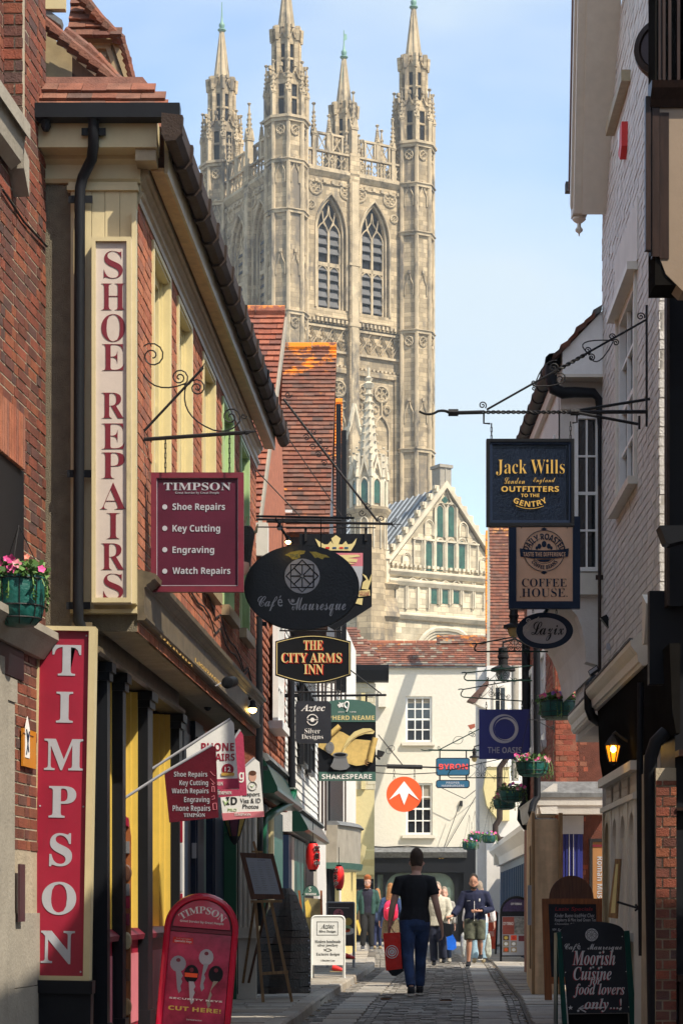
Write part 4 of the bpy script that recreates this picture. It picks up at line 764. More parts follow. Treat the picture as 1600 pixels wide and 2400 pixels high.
# cream gothic shopfront beneath
gz = 2.66
for k, a0 in enumerate((1.25, 1.95, 2.65, 3.35)):
 wd2 = .5; mb = MB(RF)
 pts = [(a0, .9), (a0 + .07, .9), (a0 + .05, 1.75)] + [(a0 + .05 + (wd2 / 2 - .07) * (1 - math.cos(t_)), 1.75 + .2 * math.sin(t_)) for t_ in [R(x) for x in range(15, 91, 15)]] + [(a0 + wd2 / 2, 2.05), (a0, 2.05)]
 mb.poly(pts, -.04, .06); mb.poly([(2 * a0 + wd2 - x, y) for x, y in pts], -.04, .06)
 mb.box(a0 - .09, a0, .0, 2.05, -.05, .07); mb.box(a0 + wd2, a0 + wd2 + .09, 0, 2.05, -.05, .07); mb.box(a0, a0 + wd2, .82, .9, -.05, .12)
 mb.lathe([(.035, .9), (.03, 1.0), (.03, 1.7), (.045, 1.75)], (a0 + wd2 / 2, 0, .03), 8)
 mb.build('shopfront_arch', M['khaki'] if k > 2 else M['offwhite'], b); MB(RF).box(a0, a0 + wd2, .0, .82, -.05, .04).build('stall_riser', M['khaki'], b)
 MB(RF).box(a0, a0 + wd2, .9, 2.05, -.06, -.045).build('shop_window', M['void'], b)
 mb = MB(RF); mb.box(a0 - .12, a0 + wd2 + .12, 2.05, 2.10, -.05, .09); mb.box(a0 - .12, a0 + wd2 + .12, 2.3, 2.38, -.05, .11)
 for i in range(6): mb.tube([(a0 + .02 + i * .075, 2.10, .04), (a0 + .12 + i * .075, 2.30, .04)], .008, 4); mb.tube([(a0 + .12 + i * .075, 2.10, .04), (a0 + .02 + i * .075, 2.30, .04)], .008, 4)
 mb.build('pierced_frieze', M['offwhite'], b)
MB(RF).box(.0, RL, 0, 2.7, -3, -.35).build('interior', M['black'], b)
MB(RF).box(.2, 1.16, 0, 2.4, -.3, .0).build('shopfront_frame', M['offwhite'], b)
MB(RF).box(.6, RL, 0, 9.4, -6, -3.1).build('core', M['brickdark'], b)
mb = MB(); mb.hull([RF.p(-.1, 9.0, -.1), RF.p(RL, 8.3, -.1), RF.p(RL, 8.3, -5), RF.p(-.1, 9.0, -5)], [RF.p(1.9, 12.2, -.1), RF.p(2.1, 12.2, -.1), RF.p(2.1, 12.2, -5), RF.p(1.9, 12.2, -5)]); mb.build('gable_roof', M['whitewall'], b)
pp = lambda px, py, Y: W(px, py, Y)
for pts, nm in (([(1404, 1140), (1404, 1350), (1404, 1588)], 'thin brown pipe down the far corner of the white brick wall'),):
 pipe('downpipe', nm, [pp(x, y, 21.7) for x, y in pts], .018, M['gutterbrown'], [pp(1404, 1353, 21.7)])
pipe('downpipe', 'black elbowed downpipe under the slate edge of the white shop hood', [pp(1395, 1590, 21.6), pp(1380, 1608, 21.5), pp(1378, 1625, 21.5), pp(1379, 1660, 21.5), pp(1386, 1680, 21.5), pp(1402, 1692, 21.6), pp(1430, 1695, 21.8)], .048, M['black'], [pp(1378, 1622, 21.5), pp(1380, 1655, 21.5)], brackets=False)
pipe('downpipe', 'large black soil pipe bend beside the dark timber bay', [pp(1574, 1290, 16.6), pp(1574, 1400, 16.6), pp(1560, 1432, 16.5), pp(1548, 1450, 16.5), pp(1545, 1530, 16.5), pp(1550, 1572, 16.5), pp(1580, 1590, 16.6), pp(1625, 1592, 16.8)], .055, M['black'], [pp(1574, 1392, 16.6), pp(1546, 1480, 16.5), pp(1546, 1520, 16.5)], brackets=False)
pipe('downpipe', 'thick black downpipe in front of the red brick pier, curved at its head', [pp(1560, 1715, 16.4), pp(1535, 1740, 16.4), pp(1524, 1775, 16.4), pp(1523, 1810, 16.4), pp(1525, 2020, 16.4), pp(1530, 2300, 16.4), pp(1532, 2420, 16.4)], .052, M['black'], [pp(1523, 1800, 16.4), pp(1527, 2022, 16.4), pp(1532, 2290, 16.4)], brackets=False)
pipe('downpipe', 'slimmer black downpipe left of the thick one by the shop window', [pp(1500, 1600, 17.1), pp(1498, 1820, 17.1), pp(1500, 2020, 17.1), pp(1503, 2240, 17.1)], .028, M['black'], [pp(1500, 2030, 17.1)], brackets=False)
# ==== DARK TIMBER BUILDING (right edge)
DB = FACE(2.30, 14.9, 0); db = T('timber_building', 'dark timber fronted building at the right edge with a bay above a black shopfront', 'building', (3.0, 15.5, 0))
bx = lambda px: DB.at(px, 0)[0]; bz = lambda py: DB.at(0, py)[1]
BR = FACE(2.30, 16.3); bx2 = lambda px: BR.at(px, 0)[0]; bz2 = lambda py: BR.at(0, py)[1]
wb = MB(BR).box(bx2(1536), bx2(1583), -.1, bz2(1800), -.8, 0).build('brick_pier', M['mortar'], db)
pieces('brick', bond(BR, bx2(1536), bx2(1583), 0.02, bz2(1830), c0=-.02, c1=.012, H_=.078), M['brickdark'], wb, BR, 200)
MB(BR).box(bx2(1583), bx2(1583) + 2, 0, bz2(1560), -.8, -.05).build('shopfront', M['black'], db)
mb = MB(BR); mb.box(bx2(1583), bx2(1583) + 2, bz2(1775), bz2(1760), -.05, .14); mb.box(bx2(1583), bx2(1583) + 2, bz2(1900), bz2(1893), -.05, .03); mb.box(bx2(1583), bx2(1583) + 2, bz2(2300), bz2(2285), -.05, .08); mb.box(bx2(1590), bx2(1590) + 2, bz2(2420), bz2(2300), -.05, .02); mb.build('shopfront_mould', M['darkwood'], db)
MB(BR).box(bx2(1525), bx2(1583) + 2, bz2(1600), bz2(1380), -.2, -.1).build('overhang', M['black'], db)
MB(DB).box(bx(1535), bx(1535) + 2.2, bz(665), 7.7, -.35, -.03).build('bay_body', M['void'], db)
mb = MB(DB)
mb.box(bx(1512), bx(1524), bz(585), bz(225), -.06, .0); mb.box(bx(1528), bx(1545), bz(600), bz(240), -.08, -.01); mb.box(bx(1524), bx(1528), bz(595), bz(235), -.06, -.03); mb.mould(bx(1522), bx(1522) + 2.2, [(-.1, bz(250)), (.0, bz(250)), (.02, bz(235)), (.08, bz(215)), (.10, bz(200)), (-.1, bz(190))]); mb.build('bay_frame', M['darkwood'], db)
MB(DB).box(bx(1546), bx(1567), bz(605), bz(262), -.06, -.012).build('bay_board', M['darkwood'], db)
MB(DB).poly([(bx(1545), bz(600)), (bx(1560), bz(640)), (bx(1600), bz(680)), (bx(1600) + .6, bz(680)), (bx(1600) + .6, bz(250)), (bx(1545), bz(250))], -.25, -.02).build('bay_panel', paint('bayplaster', (.26, .19, .13)), db)
mb = MB(DB)
for i, px in enumerate((1543, 1552, 1565, 1585)): mb.box(bx(px), bx(px + 7), bz(205), 7.7, -.08, -.02 + .01 * i)
mb.build('upper_frame', M['darkwood'], db)
MB(DB).box(bx(1592), bx(1592) + 1, bz(200), 7.7, -.1, -.03).build('upper_glass', M['glass'], db)
MB(BR).box(bx2(1560), bx2(1567), bz2(1420), bz2(590), -.1, .02).build('corner_board', M['gutterbrown'], db); MB(BR).box(bx2(1567), bx2(1567) + 1, bz2(1420), bz2(560), -.1, -.0).build('dark_return', M['black'], db)
MB(DB).poly([(bx(1575), bz(1195)), (bx(1600) + .3, bz(1195)), (bx(1600) + .3, bz(1215)), (bx(1600), bz(1240)), (bx(1590), bz(1235))], -.8, -.6).build('bracket', M['black'], db)
mb = MB(NF.off(a=-.25, c=.25)); n0 = NF.off(a=-.25, c=.25)
mb.mould(n0.at(1415, 1520)[0] + .3, 2.2, [(0, 3.2), (.1, 3.2), (.16, 3.3), (.2, 3.42), (.22, 3.5), (0, 3.6)]); mb.build('side_cornice', M['offwhite'], db)
t = T('drum_sign', 'round dark wooden drum hanging high at the right edge beside the timber bay', 'sign', W(1545, 105, 15.3))
DR = FACE(0, 15.3, 0, R(-12)); DR = Fr(W(1548, 108, 15.3), (math.cos(.5), -math.sin(.5), 0), (-math.sin(.5), -math.cos(.5), 0))
MB(DR).lathe([(.205, -.18), (.215, -.16), (.19, -.13), (.215, -.10), (.215, -.03), (.20, 0)], (0, 0, 0), 32, axis='n').build('case', M['darkwood'], t, smooth=True)
MB(DR).lathe([(.20, .0), (.20, .02), (.16, .025), (.15, .01)], (0, 0, 0), 32, axis='n').build('rim', M['darkwood'], t, smooth=True); MB(DR).lathe([(.15, .0), (.148, .012)], (0, 0, 0), 32, axis='n').build('face', mat('plumwood', (.030, .012, .016), .5), t)
MB(DR).lathe([(.012, -.36), (.03, -.30), (.04, -.22), (.02, -.2)], (0, 0, -.08), 8).build('spike', M['iron'], t, smooth=True)
# ==== COVED HOUSE
CH = T('coved_house', 'white jettied house with a plaster cove and slate coloured gutter beyond the white brick wall', 'building', (2.6, 24, 0))
hood(CH, wallfr((2.67, 21.8), (2.78, 26.4), -1)[0], .3, 2.8, 3.12, .6, M['offwhite'], M['lead'], out=.13)
cf, cl = wallfr((2.25, 22.0), (2.25, 25.9), -1)
lw, ll = wallfr((2.67, 21.8), (2.73, 24.9), -1); l2, l2l = wallfr((2.73, 21.85), (2.955, 24.0), -1)
MB(l2).box(0, l2l, 0, 3.05, -.3, 0).build('recessed_wall', M['offwhite'], CH)
wall(lw, 0, ll, 3.05, 4.3, [], -.3, 0).build('wall', M['whitewall'], CH); pieces('brick', bond(lw, 0, ll, 3.4, 4.3, c0=-.02, c1=.006), M['brickwhite'], CH, lw, 120)
c_ops = [(.5, 1.5, 4.9, 6.1), (2.2, 3.2, 4.9, 6.1)]
wall(cf, 0, cl, 4.35, 6.55, c_ops, -.25, 0).build('jetty_wall', M['whitewall'], CH)
for o_ in c_ops: sash(CH, cf, *o_, 3, 4, M['white'], M['glass'], .05, panes=False)
cv = [(.42, 3.6)] + [(.42 - .42 * (1 - math.cos(t_)), 3.6 + .75 * math.sin(t_)) for t_ in [R(x) for x in range(15, 91, 15)]] + [(.0, 4.42), (.5, 4.42)]
cvf = Fr(cf.o, cf.u, -cf.n); MB(cvf).mould(0, cl, [(c, z) for c, z in cv]).build('cove', M['whitewall'], CH)
RT = FACE(2.25, 21.95); tx_ = lambda px: RT.at(px, 0)[0]; tz = lambda py: RT.at(0, py)[1]
wo = [(tx_(1345), tx_(1402), tz(1340), tz(975))]
wall(RT, 0, tx_(1412) + .6, tz(1400), 6.6, wo, -.2, 0).build('return_wall', M['whitewall'], CH)
sash(CH, RT, *wo[0], 2, 4, M['white'], M['glass'], .03, frame=.035, bar=.02)
MB(RT).box(0, tx_(1412), tz(1395), tz(1345), .0, .05).build('window_apron', M['offwhite'], CH)
cvx = [(tx_(1345) - .1, tz(1400)), (tx_(1405), tz(1400)), (tx_(1405), tz(1560)), (tx_(1373), tz(1550))] + [(tx_(1373) - (tx_(1373) - tx_(1330)) * (1 - math.cos(t_)) , tz(1550) + (tz(1425) - tz(1550)) * math.sin(t_)) for t_ in [R(x) for x in (20, 40, 60, 80)]]
MB(RT).poly(cvx, -.25, -.02).build('cove_end', M['whitewall'], CH)
gp = [(tx_(1312), tz(890)), (tx_(1312), tz(838)), (tx_(1405), tz(742)), (tx_(1405), tz(890))]
MB(RT).poly([(x, y) for x, y in gp], -.1, .22).build('gable_board', M['white'], CH); MB(RT).box(tx_(1310), tx_(1410), tz(897), tz(890), -.1, .24).build('gable_trim', M['offwhite'], CH)
MB(RT).box(tx_(1312), tx_(1410), tz(960), tz(896), -.1, .02).build('frieze', M['whitewall'], CH)
rv = [(1296, 842), (1312, 826), (1330, 808), (1348, 785), (1368, 765), (1388, 745), (1404, 728)]
for k, (p0, p1) in enumerate(zip(rv, rv[1:])):
 q0, q1 = W(*p0, 21.7), W(*p1, 21.7); MB().hull([q0 + V(-.02, -.02, 0), q1 + V(.02, -.02, -.0), q1 + V(.02, .5, 0), q0 + V(-.02, .5, 0)], [q0 + V(0, -.04, .05 + .02 * (k % 2)), q1 + V(.02, -.04, .05), q1 + V(.02, .5, .05), q0 + V(0, .5, .05)]).build('verge_tile', M['tilemoss'] if k < 5 else M['lead'], CH)
sl2 = Fr(V(2.17, 21.9, 6.72), (0, 1, 0), V(-1, 0, 1.1), V(1.1, 0, 1)); MB(sl2).box(0, 4.1, 0, 3.4, -.1, 0).build('roof', M['tilemoss'], CH)
for k in range(8):
 q0, q1 = V(2.16, 21.85 + k * .52, 6.72), V(2.16, 21.85 + (k + .97) * .52, 6.72)
 g = MB(); g.tube([q0, q1], .07, 10); g.tube([q0 + V(0, 0, 0), q0 + V(0, .05, 0)], .08, 10); g.build('gutter_section', M['iron'], CH, smooth=True)
for x in (0, .05): MB(cf).mould(0, cl, [(0, 6.5), (.05, 6.5), (.05, 6.62), (0, 6.62)]).build('eaves_board', M['offwhite'], CH) if x == 0 else 0
pipe('downpipe', 'black swan neck outlet from the gutter of the coved white house', [W(1291, 860, 21.8), W(1290, 885, 21.8), W(1298, 912, 21.8), W(1318, 921, 21.8), W(1345, 919, 21.8), W(1390, 921, 21.8), W(1402, 935, 21.8), W(1404, 1000, 21.8), W(1404, 1140, 21.8)], [.065, .065, .065, .06, .055, .05, .04, .02, .018], M['black'], [], brackets=False)
MB(lw).box(0, ll - .8, 0, 7.0, -5, -.6).build('core', M['brickdark'], CH)
# ==== RED BRICK HOUSE
BF = FACE(3.0, 30.0); kx = lambda px: BF.at(px, 0)[0]; kz = lambda py: BF.at(0, py)[1]
BH = T('red_brick_house', 'red brick house behind the pink flower basket with white hood and blue shopfront', 'building', (3.4, 31, 0))
w_ = MB(BF).box(kx(1300), kx(1300) + 2.5, 0, 6.2, -.3, -.01).build('wall', M['mortar'], BH)
its = bond(BF, kx(1301), kx(1424), kz(1858), kz(1480), c0=-.02, c1=.006) + bond(BF, kx(1365), kx(1425), kz(2200), kz(1912), c0=-.02, c1=.006)
pieces('brick', its, M['brickred'], w_, BF, 300)
bs, bl = wallfr((3.0, 30.0), (3.12, 36.5), -1); so2 = [(1.6, 2.6, 3.6, 5.0), (4.2, 5.2, 3.6, 5.0)]
wall(bs, 0, bl, 0, 6.2, so2, -.3, 0).build('side_wall', M['brickred'], BH); pieces('brick', bond(bs, 0, bl, 2.9, 5.8, ops=so2, c0=-.02, c1=.006, L_=.45), M['brickred'], BH, bs, 0)
for o_ in so2: sash(BH, bs, *o_, 3, 4, M['white'], M['glass'], .04, frame=.1); MB(bs).box(o_[0] - .1, o_[1] + .1, o_[2] - .1, o_[2], -.02, .12).build('sill', M['white'], BH)
mb = MB(BF.off(c=.32)); f2 = BF.off(c=.32); mb.mould(f2.at(1257, 0)[0], f2.at(1425, 0)[0], [(-.4, kz(1910)), (0, kz(1910)), (.02, kz(1893)), (.04, kz(1890)), (.05, kz(1872)), (-.4, kz(1872))]); mb.build('white_hood', M['whitewall'], BH)
MB(f2).mould(f2.at(1257, 0)[0], f2.at(1425, 0)[0], [(-.42, kz(1868)), (.07, kz(1872)), (.07, kz(1862)), (-.3, kz(1832)), (-.42, kz(1832))]).build('lead_top', M['lead'], BH)
MB(bs).mould(-.35, 3.6, [(0, kz(1910)), (.22, kz(1910)), (.25, kz(1893)), (.26, kz(1872)), (.28, kz(1866)), (.05, kz(1840)), (0, kz(1840))]).build('side_hood', M['whitewall'], BH)
mb = MB(BF)
for k in range(7): mb.box(kx(1318 + k * 6.6), kx(1318 + k * 6.6 + 6.2), 0, kz(1955), .0, .04 + .015 * (k % 2))
mb.build('blue_boards', M['indigo'], BH)
mb = MB(BF)
for px in (1331, 1341): mb.box(kx(px), kx(px + 1.5), 0, kz(1955), .04, .07)
mb.mould(kx(1316), kx(1365), [(0, kz(1955)), (.06, kz(1955)), (.08, kz(1912)), (0, kz(1912))]); mb.build('blue_trim', M['lettergrey'], BH)
MB(bs).box(0, bl, 0, 6.1, -4, -.32).build('core', M['brickdark'], BH)
mb = MB(); mb.hull([V(2.85, 29.8, 6.2), V(7, 29.8, 6.2), V(7, 36.5, 6.2), V(2.95, 36.5, 6.2)], [V(5, 31, 8.0), V(5.5, 31, 8.0), V(5.5, 36, 8.0), V(5, 36, 8.0)]); mb.build('roof', M['tilefar'], BH)
pipe('downpipe', 'long black downpipe bending under the white hood beside the brick house', [W(1257, 1500, 29.6), W(1257, 1700, 29.6), W(1258, 1868, 29.6), W(1248, 1885, 29.4), W(1244, 1905, 29.3), W(1250, 1922, 29.3), W(1268, 1926, 29.4), W(1300, 1926, 29.6), W(1309, 1938, 29.7), W(1309, 2130, 29.7), W(1309, 2290, 29.7)], .05, M['black'], [W(1257, 1722, 29.6), W(1258, 1845, 29.6), W(1309, 2002, 29.7)], brackets=False)
pipe('downpipe', 'black downpipe running beside the white windows and turning in behind the hoarding', [W(1231, 1480, 35), W(1232, 1700, 35), W(1232, 1878, 35), W(1222, 1895, 35), W(1220, 1920, 35), W(1230, 1936, 35), W(1262, 1939, 35)], .07, M['black'], [W(1232, 1700, 35)], brackets=False)
mb = MB(BF); p0, p1 = BF.at(1378, 1980, .05), BF.at(1424, 1980, .05)
t = T('museum_sign', 'ochre vertical banner reading Roman Mus in grey, half hidden by the white pier', 'sign', BF.p(kx(1385), kz(2160), .05))
MB(BF).box(kx(1386), kx(1425), kz(2200), kz(1974), .03, .06).build('panel', paint('ochre', (.33, .16, .06)), t); MB(BF).box(kx(1384), kx(1425), kz(1985), kz(1980), .06, .07).build('red_band', M['maroon'], t)
MB(BF).box(kx(1379), kx(1386), kz(2200), kz(1966), .02, .08).build('frame', M['iron'], t); MB(BF).box(kx(1386), kx(1425), kz(1974), kz(1966), .02, .08).build('frame', M['iron'], t)
VF = Fr(BF.p(0, 0, .062), -BF.w, BF.n, BF.u)
(ca_, cb_), (cc_, cd_) = BF.at(1397, 2008), BF.at(1411, 2105)
text(VF, 'Roman Mus', (-cb_, ca_, -cd_, cc_), 'sansb', M['lettergrey'], t, .003, px=False)
# the white pier in front of it
MB(FACE(0, 23.9)).box((1418 - 800) / FP * 23.9, (1433 - 800) / FP * 23.9, 0, CZ + (HY - 1730) * 23.9 / FP, -.3, 0).build('white_pier', M['whitewall'], CH)
mb = MB(FACE(0, 23.9)); mb.mould((1405 - 800) / FP * 23.9, (1445 - 800) / FP * 23.9, [(0, CZ + (HY - 1740) * .00478), (.08, CZ + (HY - 1735) * .00478), (.14, CZ + (HY - 1718) * .00478), (0, CZ + (HY - 1710) * .00478)]); mb.build('pier_cap', M['offwhite'], CH)
# hoarding
HB = T('hoarding', 'raw plywood hoarding with a small padlocked door in front of the brick house', 'hoarding', (2.5, 28, 0))
hs_, hl_ = wallfr((2.37, 26.6), (2.72, 31.4), -1)
for k in range(4): MB(hs_).box(k * 1.2, k * 1.2 + 1.19, .04, 2.32 + .0 * k, -.03, .0 if k % 2 else .004).build('plywood_sheet', M['ply'], HB)
HF = FACE(2.37, 26.6); MB(HF).box(.02, .36, .04, 2.22, -.02, .0).build('plywood_sheet', M['ply'], HB)
mb = MB(HF); mb.box(.0, .035, .04, 2.3, .0, .03); mb.box(.33, .38, .04, 2.3, .0, .03); mb.build('batten', M['woodlight'], HB)
MB(hs_).box(.25, .95, .35, 1.9, .0, .02).build('hatch', M['woodlight'], HB); MB(hs_).box(.12, .16, .9, 1.4, .004, .05).build('hasp', M['lettergrey'], HB)
# ==== FAR RIGHT HOUSES
b, fr, ln_, r, rf_, sl_ = None, None, None, None, None, None
TH = T('steep_tiled_house', 'house with a steep rusty tiled roof slope at the right of the cathedral gable', 'building', (4.5, 63, 0))
ty = lambda py, Y: CZ + (HY - py) * Y / FP
X0, X1 = (1146 - 800) / FP * 62, (1150 - 800) / FP * 65; ze, zr = ty(1660, 62), ty(1228, 65)
sl_ = math.hypot(3.0, zr - ze); wv = V((1146 - 800) / FP * 65 - X0, 3.0, zr - ze) / sl_; nv = V(1, 0, 0).cross(wv).normalized(); nv = nv if nv.z > 0 else -nv
rf_ = Fr((X0, 62, ze), (1, 0, 0), nv, wv); r = MB(rf_).box(0, 1.4, 0, sl_, -.15, -.004).build('roof', M['tileplain'], TH)
tiles(r, rf_, 0, 1.5, 0, sl_, M['tileplain'], 300, .115, .19, .035)
MB().hull([V(X0, 61.9, ze), V(X0 - .09, 61.9, ze), V(X1 - .11, 65, zr), V(X1 - .02, 65, zr)], [V(X0, 61.9, ze - .25), V(X0 - .09, 61.9, ze - .25), V(X1 - .11, 65, zr - .25), V(X1 - .02, 65, zr - .25)]).build('bargeboard', M['stonegrey'], TH)
MB(FACE(X0 + .0, 62)).box(-.02, 1.4, 0, ze, -.8, -.02).build('wall', M['whitewall'], TH)
rf2 = Fr(W(1137, 1660, 67), (1, 0, 0), nv, wv); r = MB(rf2).box(0, .3, 0, 6.9, -.15, -.004).build('second_slope', M['tileold'], TH); tiles(r, rf2, 0, .3, 0, 6.0, M['tileold'], 0, .11, .17, .02)
WH = T('weatherboard_house', 'white weatherboarded house with a cream cove behind the blue oasis sign', 'building', (3.6, 46, 0))
WF = FACE(2.9, 60.5); wx = lambda px: WF.at(px, 0)[0]; wz_ = lambda py: WF.at(0, py)[1]
wall(WF, wx(1140), wx(1235), 0.1, wz_(1560), [(wx(1160), wx(1182), wz_(1700), wz_(1612))], -.4, 0).build('wall', M['whitewall'], WH)
pieces('board', [(wx(1188), wx(1235), wz_(1850) + k * .085, wz_(1850) + k * .085 + .078, .0, .02) for k in range(28)], M['white'], WH, WF, 60)
pieces('board', [(wx(1123), wx(1160), wz_(1960) + k * .085, wz_(1960) + k * .085 + .078, .0, .02) for k in range(16)], M['endcream'], WH, WF, 60)
sash(WH, WF, wx(1155), wx(1187), wz_(1705), wz_(1607), 2, 3, M['offwhite'], M['glass'], .0, frame=.06)
cf2 = WF.off(a=wx(1133), c=.3)
MB(WF).poly([(wx(1130), wz_(1850)), (wx(1138), wz_(1890)), (wx(1165), wz_(1925)), (wx(1190), wz_(1925)), (wx(1190), wz_(1795)), (wx(1142), wz_(1795)), (wx(1136), wz_(1810))], .0, .45).build('cove', M['yellowwall'], WH)
mb = MB(WF); mb.box(wx(1136), wx(1192), wz_(1800), wz_(1790), .0, .5); mb.build('cove_trim', M['offwhite'], WH)
MB(WF).poly([(wx(1092), wz_(1646)), (wx(1136), wz_(1600)), (wx(1141), wz_(1590)), (wx(1141), wz_(1610)), (wx(1110), wz_(1652))], .0, .6).build('eaves', M['tilefar'], WH)
MB(WF).poly([(wx(1105), wz_(1650)), (wx(1138), wz_(1615)), (wx(1138), wz_(1665)), (wx(1122), wz_(1658))], .0, .45).build('eaves_bracket', M['offwhite'], WH)
MB(WF).box(wx(1120), wx(1235), 0, wz_(1560), -1.2, -.42).build('core', M['whitewall'], WH)
pipe('downpipe', 'grey brown downpipe bending twice above the blue shopfront', [W(1207, 1570, 57.5), W(1206, 1750, 57.5), W(1170, 1800, 57.5), W(1170, 1920, 57.5), W(1160, 1935, 57.5), W(1160, 1955, 57.5), W(1170, 1968, 57.5), W(1205, 1970, 57.5), W(1212, 1985, 57.5), W(1212, 2100, 57.5), W(1212, 2230, 57.5)], .085, M['gutterbrown'], [W(1170, 1920, 57.5), W(1212, 2085, 57.5)], brackets=False)
pipe('downpipe', 'tall grey pipe past the white weatherboards', [W(1206, 1560, 56), W(1206, 1830, 56)], .10, M['stonegrey'], [], brackets=False)
# blue shop
BS = FACE(3.1, 41); sxx = lambda px: BS.at(px, 0)[0]; szz = lambda py: BS.at(0, py)[1]; bw, bwl = wallfr((3.93, 43.0), (4.45, 60), -1)
MB(bw).box(0, bwl, 0, 2.3, -.5, 0).build('blue_shopfront', M['blue'], WH)
for k in range(18): MB(bw).box(.1 + k * .85, .25 + k * .85, 0, 2.1, 0, .08).build('blue_pilaster', M['blue'], WH); MB(bw).box(.35 + k * .85, .85 + k * .85, .8, 1.95, 0, .01).build('shop_window', M['shopglass'], WH)
MB(bw).mould(-.2, bwl, [(0, 2.3), (.1, 2.3), (.14, 2.5), (.3, 2.7), (.3, 2.82), (.05, 2.9), (0, 2.9)]).build('white_cornice', M['whitewall'], WH)
q = W(1166, 1975, 58); MB(FACE(q.x, 58)).box(-.1, .9, 2.3, 2.9, -.3, 0).build('cream_fascia', M['offwhite'], WH)
MB(bw).box(0, bwl, 0, 2.9, -5, -.55).build('core', M['whitewall'], WH)
# ==== THE LANE BEHIND THE CAMERA
for lb, m_, x0, x1, y0, y1, h in (('plain brick house left of the lane behind the viewpoint', 'brickdark', -9, -2.62, -14, 12.1, 8.4), ('plain rendered house right of the lane behind the viewpoint', 'khaki', 2.6, 9, -14, 12.6, 7.9), ('plain brick house closing the lane behind the viewpoint', 'brickred', -9, 9, -24, -17, 8)):
 t = T('lane_house', lb, 'building', ((x0 + x1) / 2, (y0 + y1) / 2, 0)); MB(G).box(x0, x1, y0, y1, 0, h).build('walls', M[m_], t)
 for k in range(6):
  yy_ = y0 + 1.5 + k * 4.2
  if yy_ < y1 - 2 and y1 > -10: MB(G).box(x1 - .05 if x0 < 0 else x0 - .02, x1 + .02 if x0 < 0 else x0 + .05, yy_, yy_ + 1.1, 4.2, 5.9).build('window', M['glass'], t); MB(G).box(x1 - .05 if x0 < 0 else x0 - .02, x1 + .02 if x0 < 0 else x0 + .05, yy_, yy_ + 2, .6, 2.5).build('shop_window', M['shopglass'], t)
# ==== CATHEDRAL TOWER
TA = R(29); TU = V(math.cos(TA), math.sin(TA), 0); TN = V(math.sin(TA), -math.cos(TA), 0)
T2 = V(-4.2, 163, 0); TLn = 11.3
tower = T('cathedral_tower', 'tall gothic cathedral tower of weathered cream stone with four pinnacled corner turrets', 'tower', (T2.x + 2, 168, 0))
FR_ = Fr(T2 + TN * .0, TU, TN); FL_ = Fr(T2, -TN, -TU)      # right face, left face (a from the near turret)
def arch(w_, h0, n=7):      # half outline of a pointed arch above springing, from (−w/2,0) to (0,h0)
 r_ = (w_ * w_ / 4 + h0 * h0) / w_; out = []
 for i in range(n + 1):
  a = math.asin(min(1, h0 / r_)) * i / n; out.append((-w_ / 2 + r_ - r_ * math.cos(a), r_ * math.sin(a)))
 out[-1] = (0, h0); return out
def archfull(cx, w_, b0, bs, h0, n=7):
 l = arch(w_, h0, n); return [(cx - w_ / 2, b0)] + [(cx + x, bs + y) for x, y in l] + [(cx - x, bs + y) for x, y in l[::-1][1:]] + [(cx + w_ / 2, b0)]
def archwall(fr, a0, a1, b0, b1, cx, w_, o0, os_, h0, c0, c1, mb, n=7):   # panel with one arched opening
 mb.box(a0, cx - w_ / 2, b0, os_, c0, c1, fr); mb.box(cx + w_ / 2, a1, b0, os_, c0, c1, fr)
 if o0 > b0: mb.box(cx - w_ / 2, cx + w_ / 2, b0, o0, c0, c1, fr)
 l = arch(w_, h0, n)
 for sg in (1, -1):
  ex_ = a0 if sg > 0 else a1
  for (x0, y0), (x1, y1) in zip(l, l[1:]):
   mb.poly([(ex_, os_ + y0), (cx + sg * x0, os_ + y0), (cx + sg * x1, os_ + y1), (ex_, os_ + y1)], c0, c1, fr)
 if os_ + h0 < b1: mb.box(a0, a1, os_ + h0, b1, c0, c1, fr)
def rib(fr, pts, r, c, mb, n=5): mb.tube([(x, y, c) for x, y in pts], r, n, fr=fr)
def octo(c, r, z0, z1, mb, r1=None, n=8, ph=R(22.5) + TA):
 r1 = r if r1 is None else r1
 mb.hull([V(c.x + math.cos(ph + k * 2 * math.pi / n) * r, c.y + math.sin(ph + k * 2 * math.pi / n) * r, z0) for k in range(n)], [V(c.x + math.cos(ph + k * 2 * math.pi / n) * r1, c.y + math.sin(ph + k * 2 * math.pi / n) * r1, z1) for k in range(n)])
Rr = 1.52
mb = MB(); mb.hull([FR_.p(.2, 0, -.35), FR_.p(TLn - .2, 0, -.35), FR_.p(TLn - .2, 0, -TLn + .3), FR_.p(.2, 0, -TLn + .3)], [FR_.p(.2, 57.6, -.35), FR_.p(TLn - .2, 57.6, -.35), FR_.p(TLn - .2, 57.6, -TLn + .3), FR_.p(.2, 57.6, -TLn + .3)]); mb.build('core', M['stone'], tower)
zt = lambda py, s=30.2: CZ + (HY - py) / s
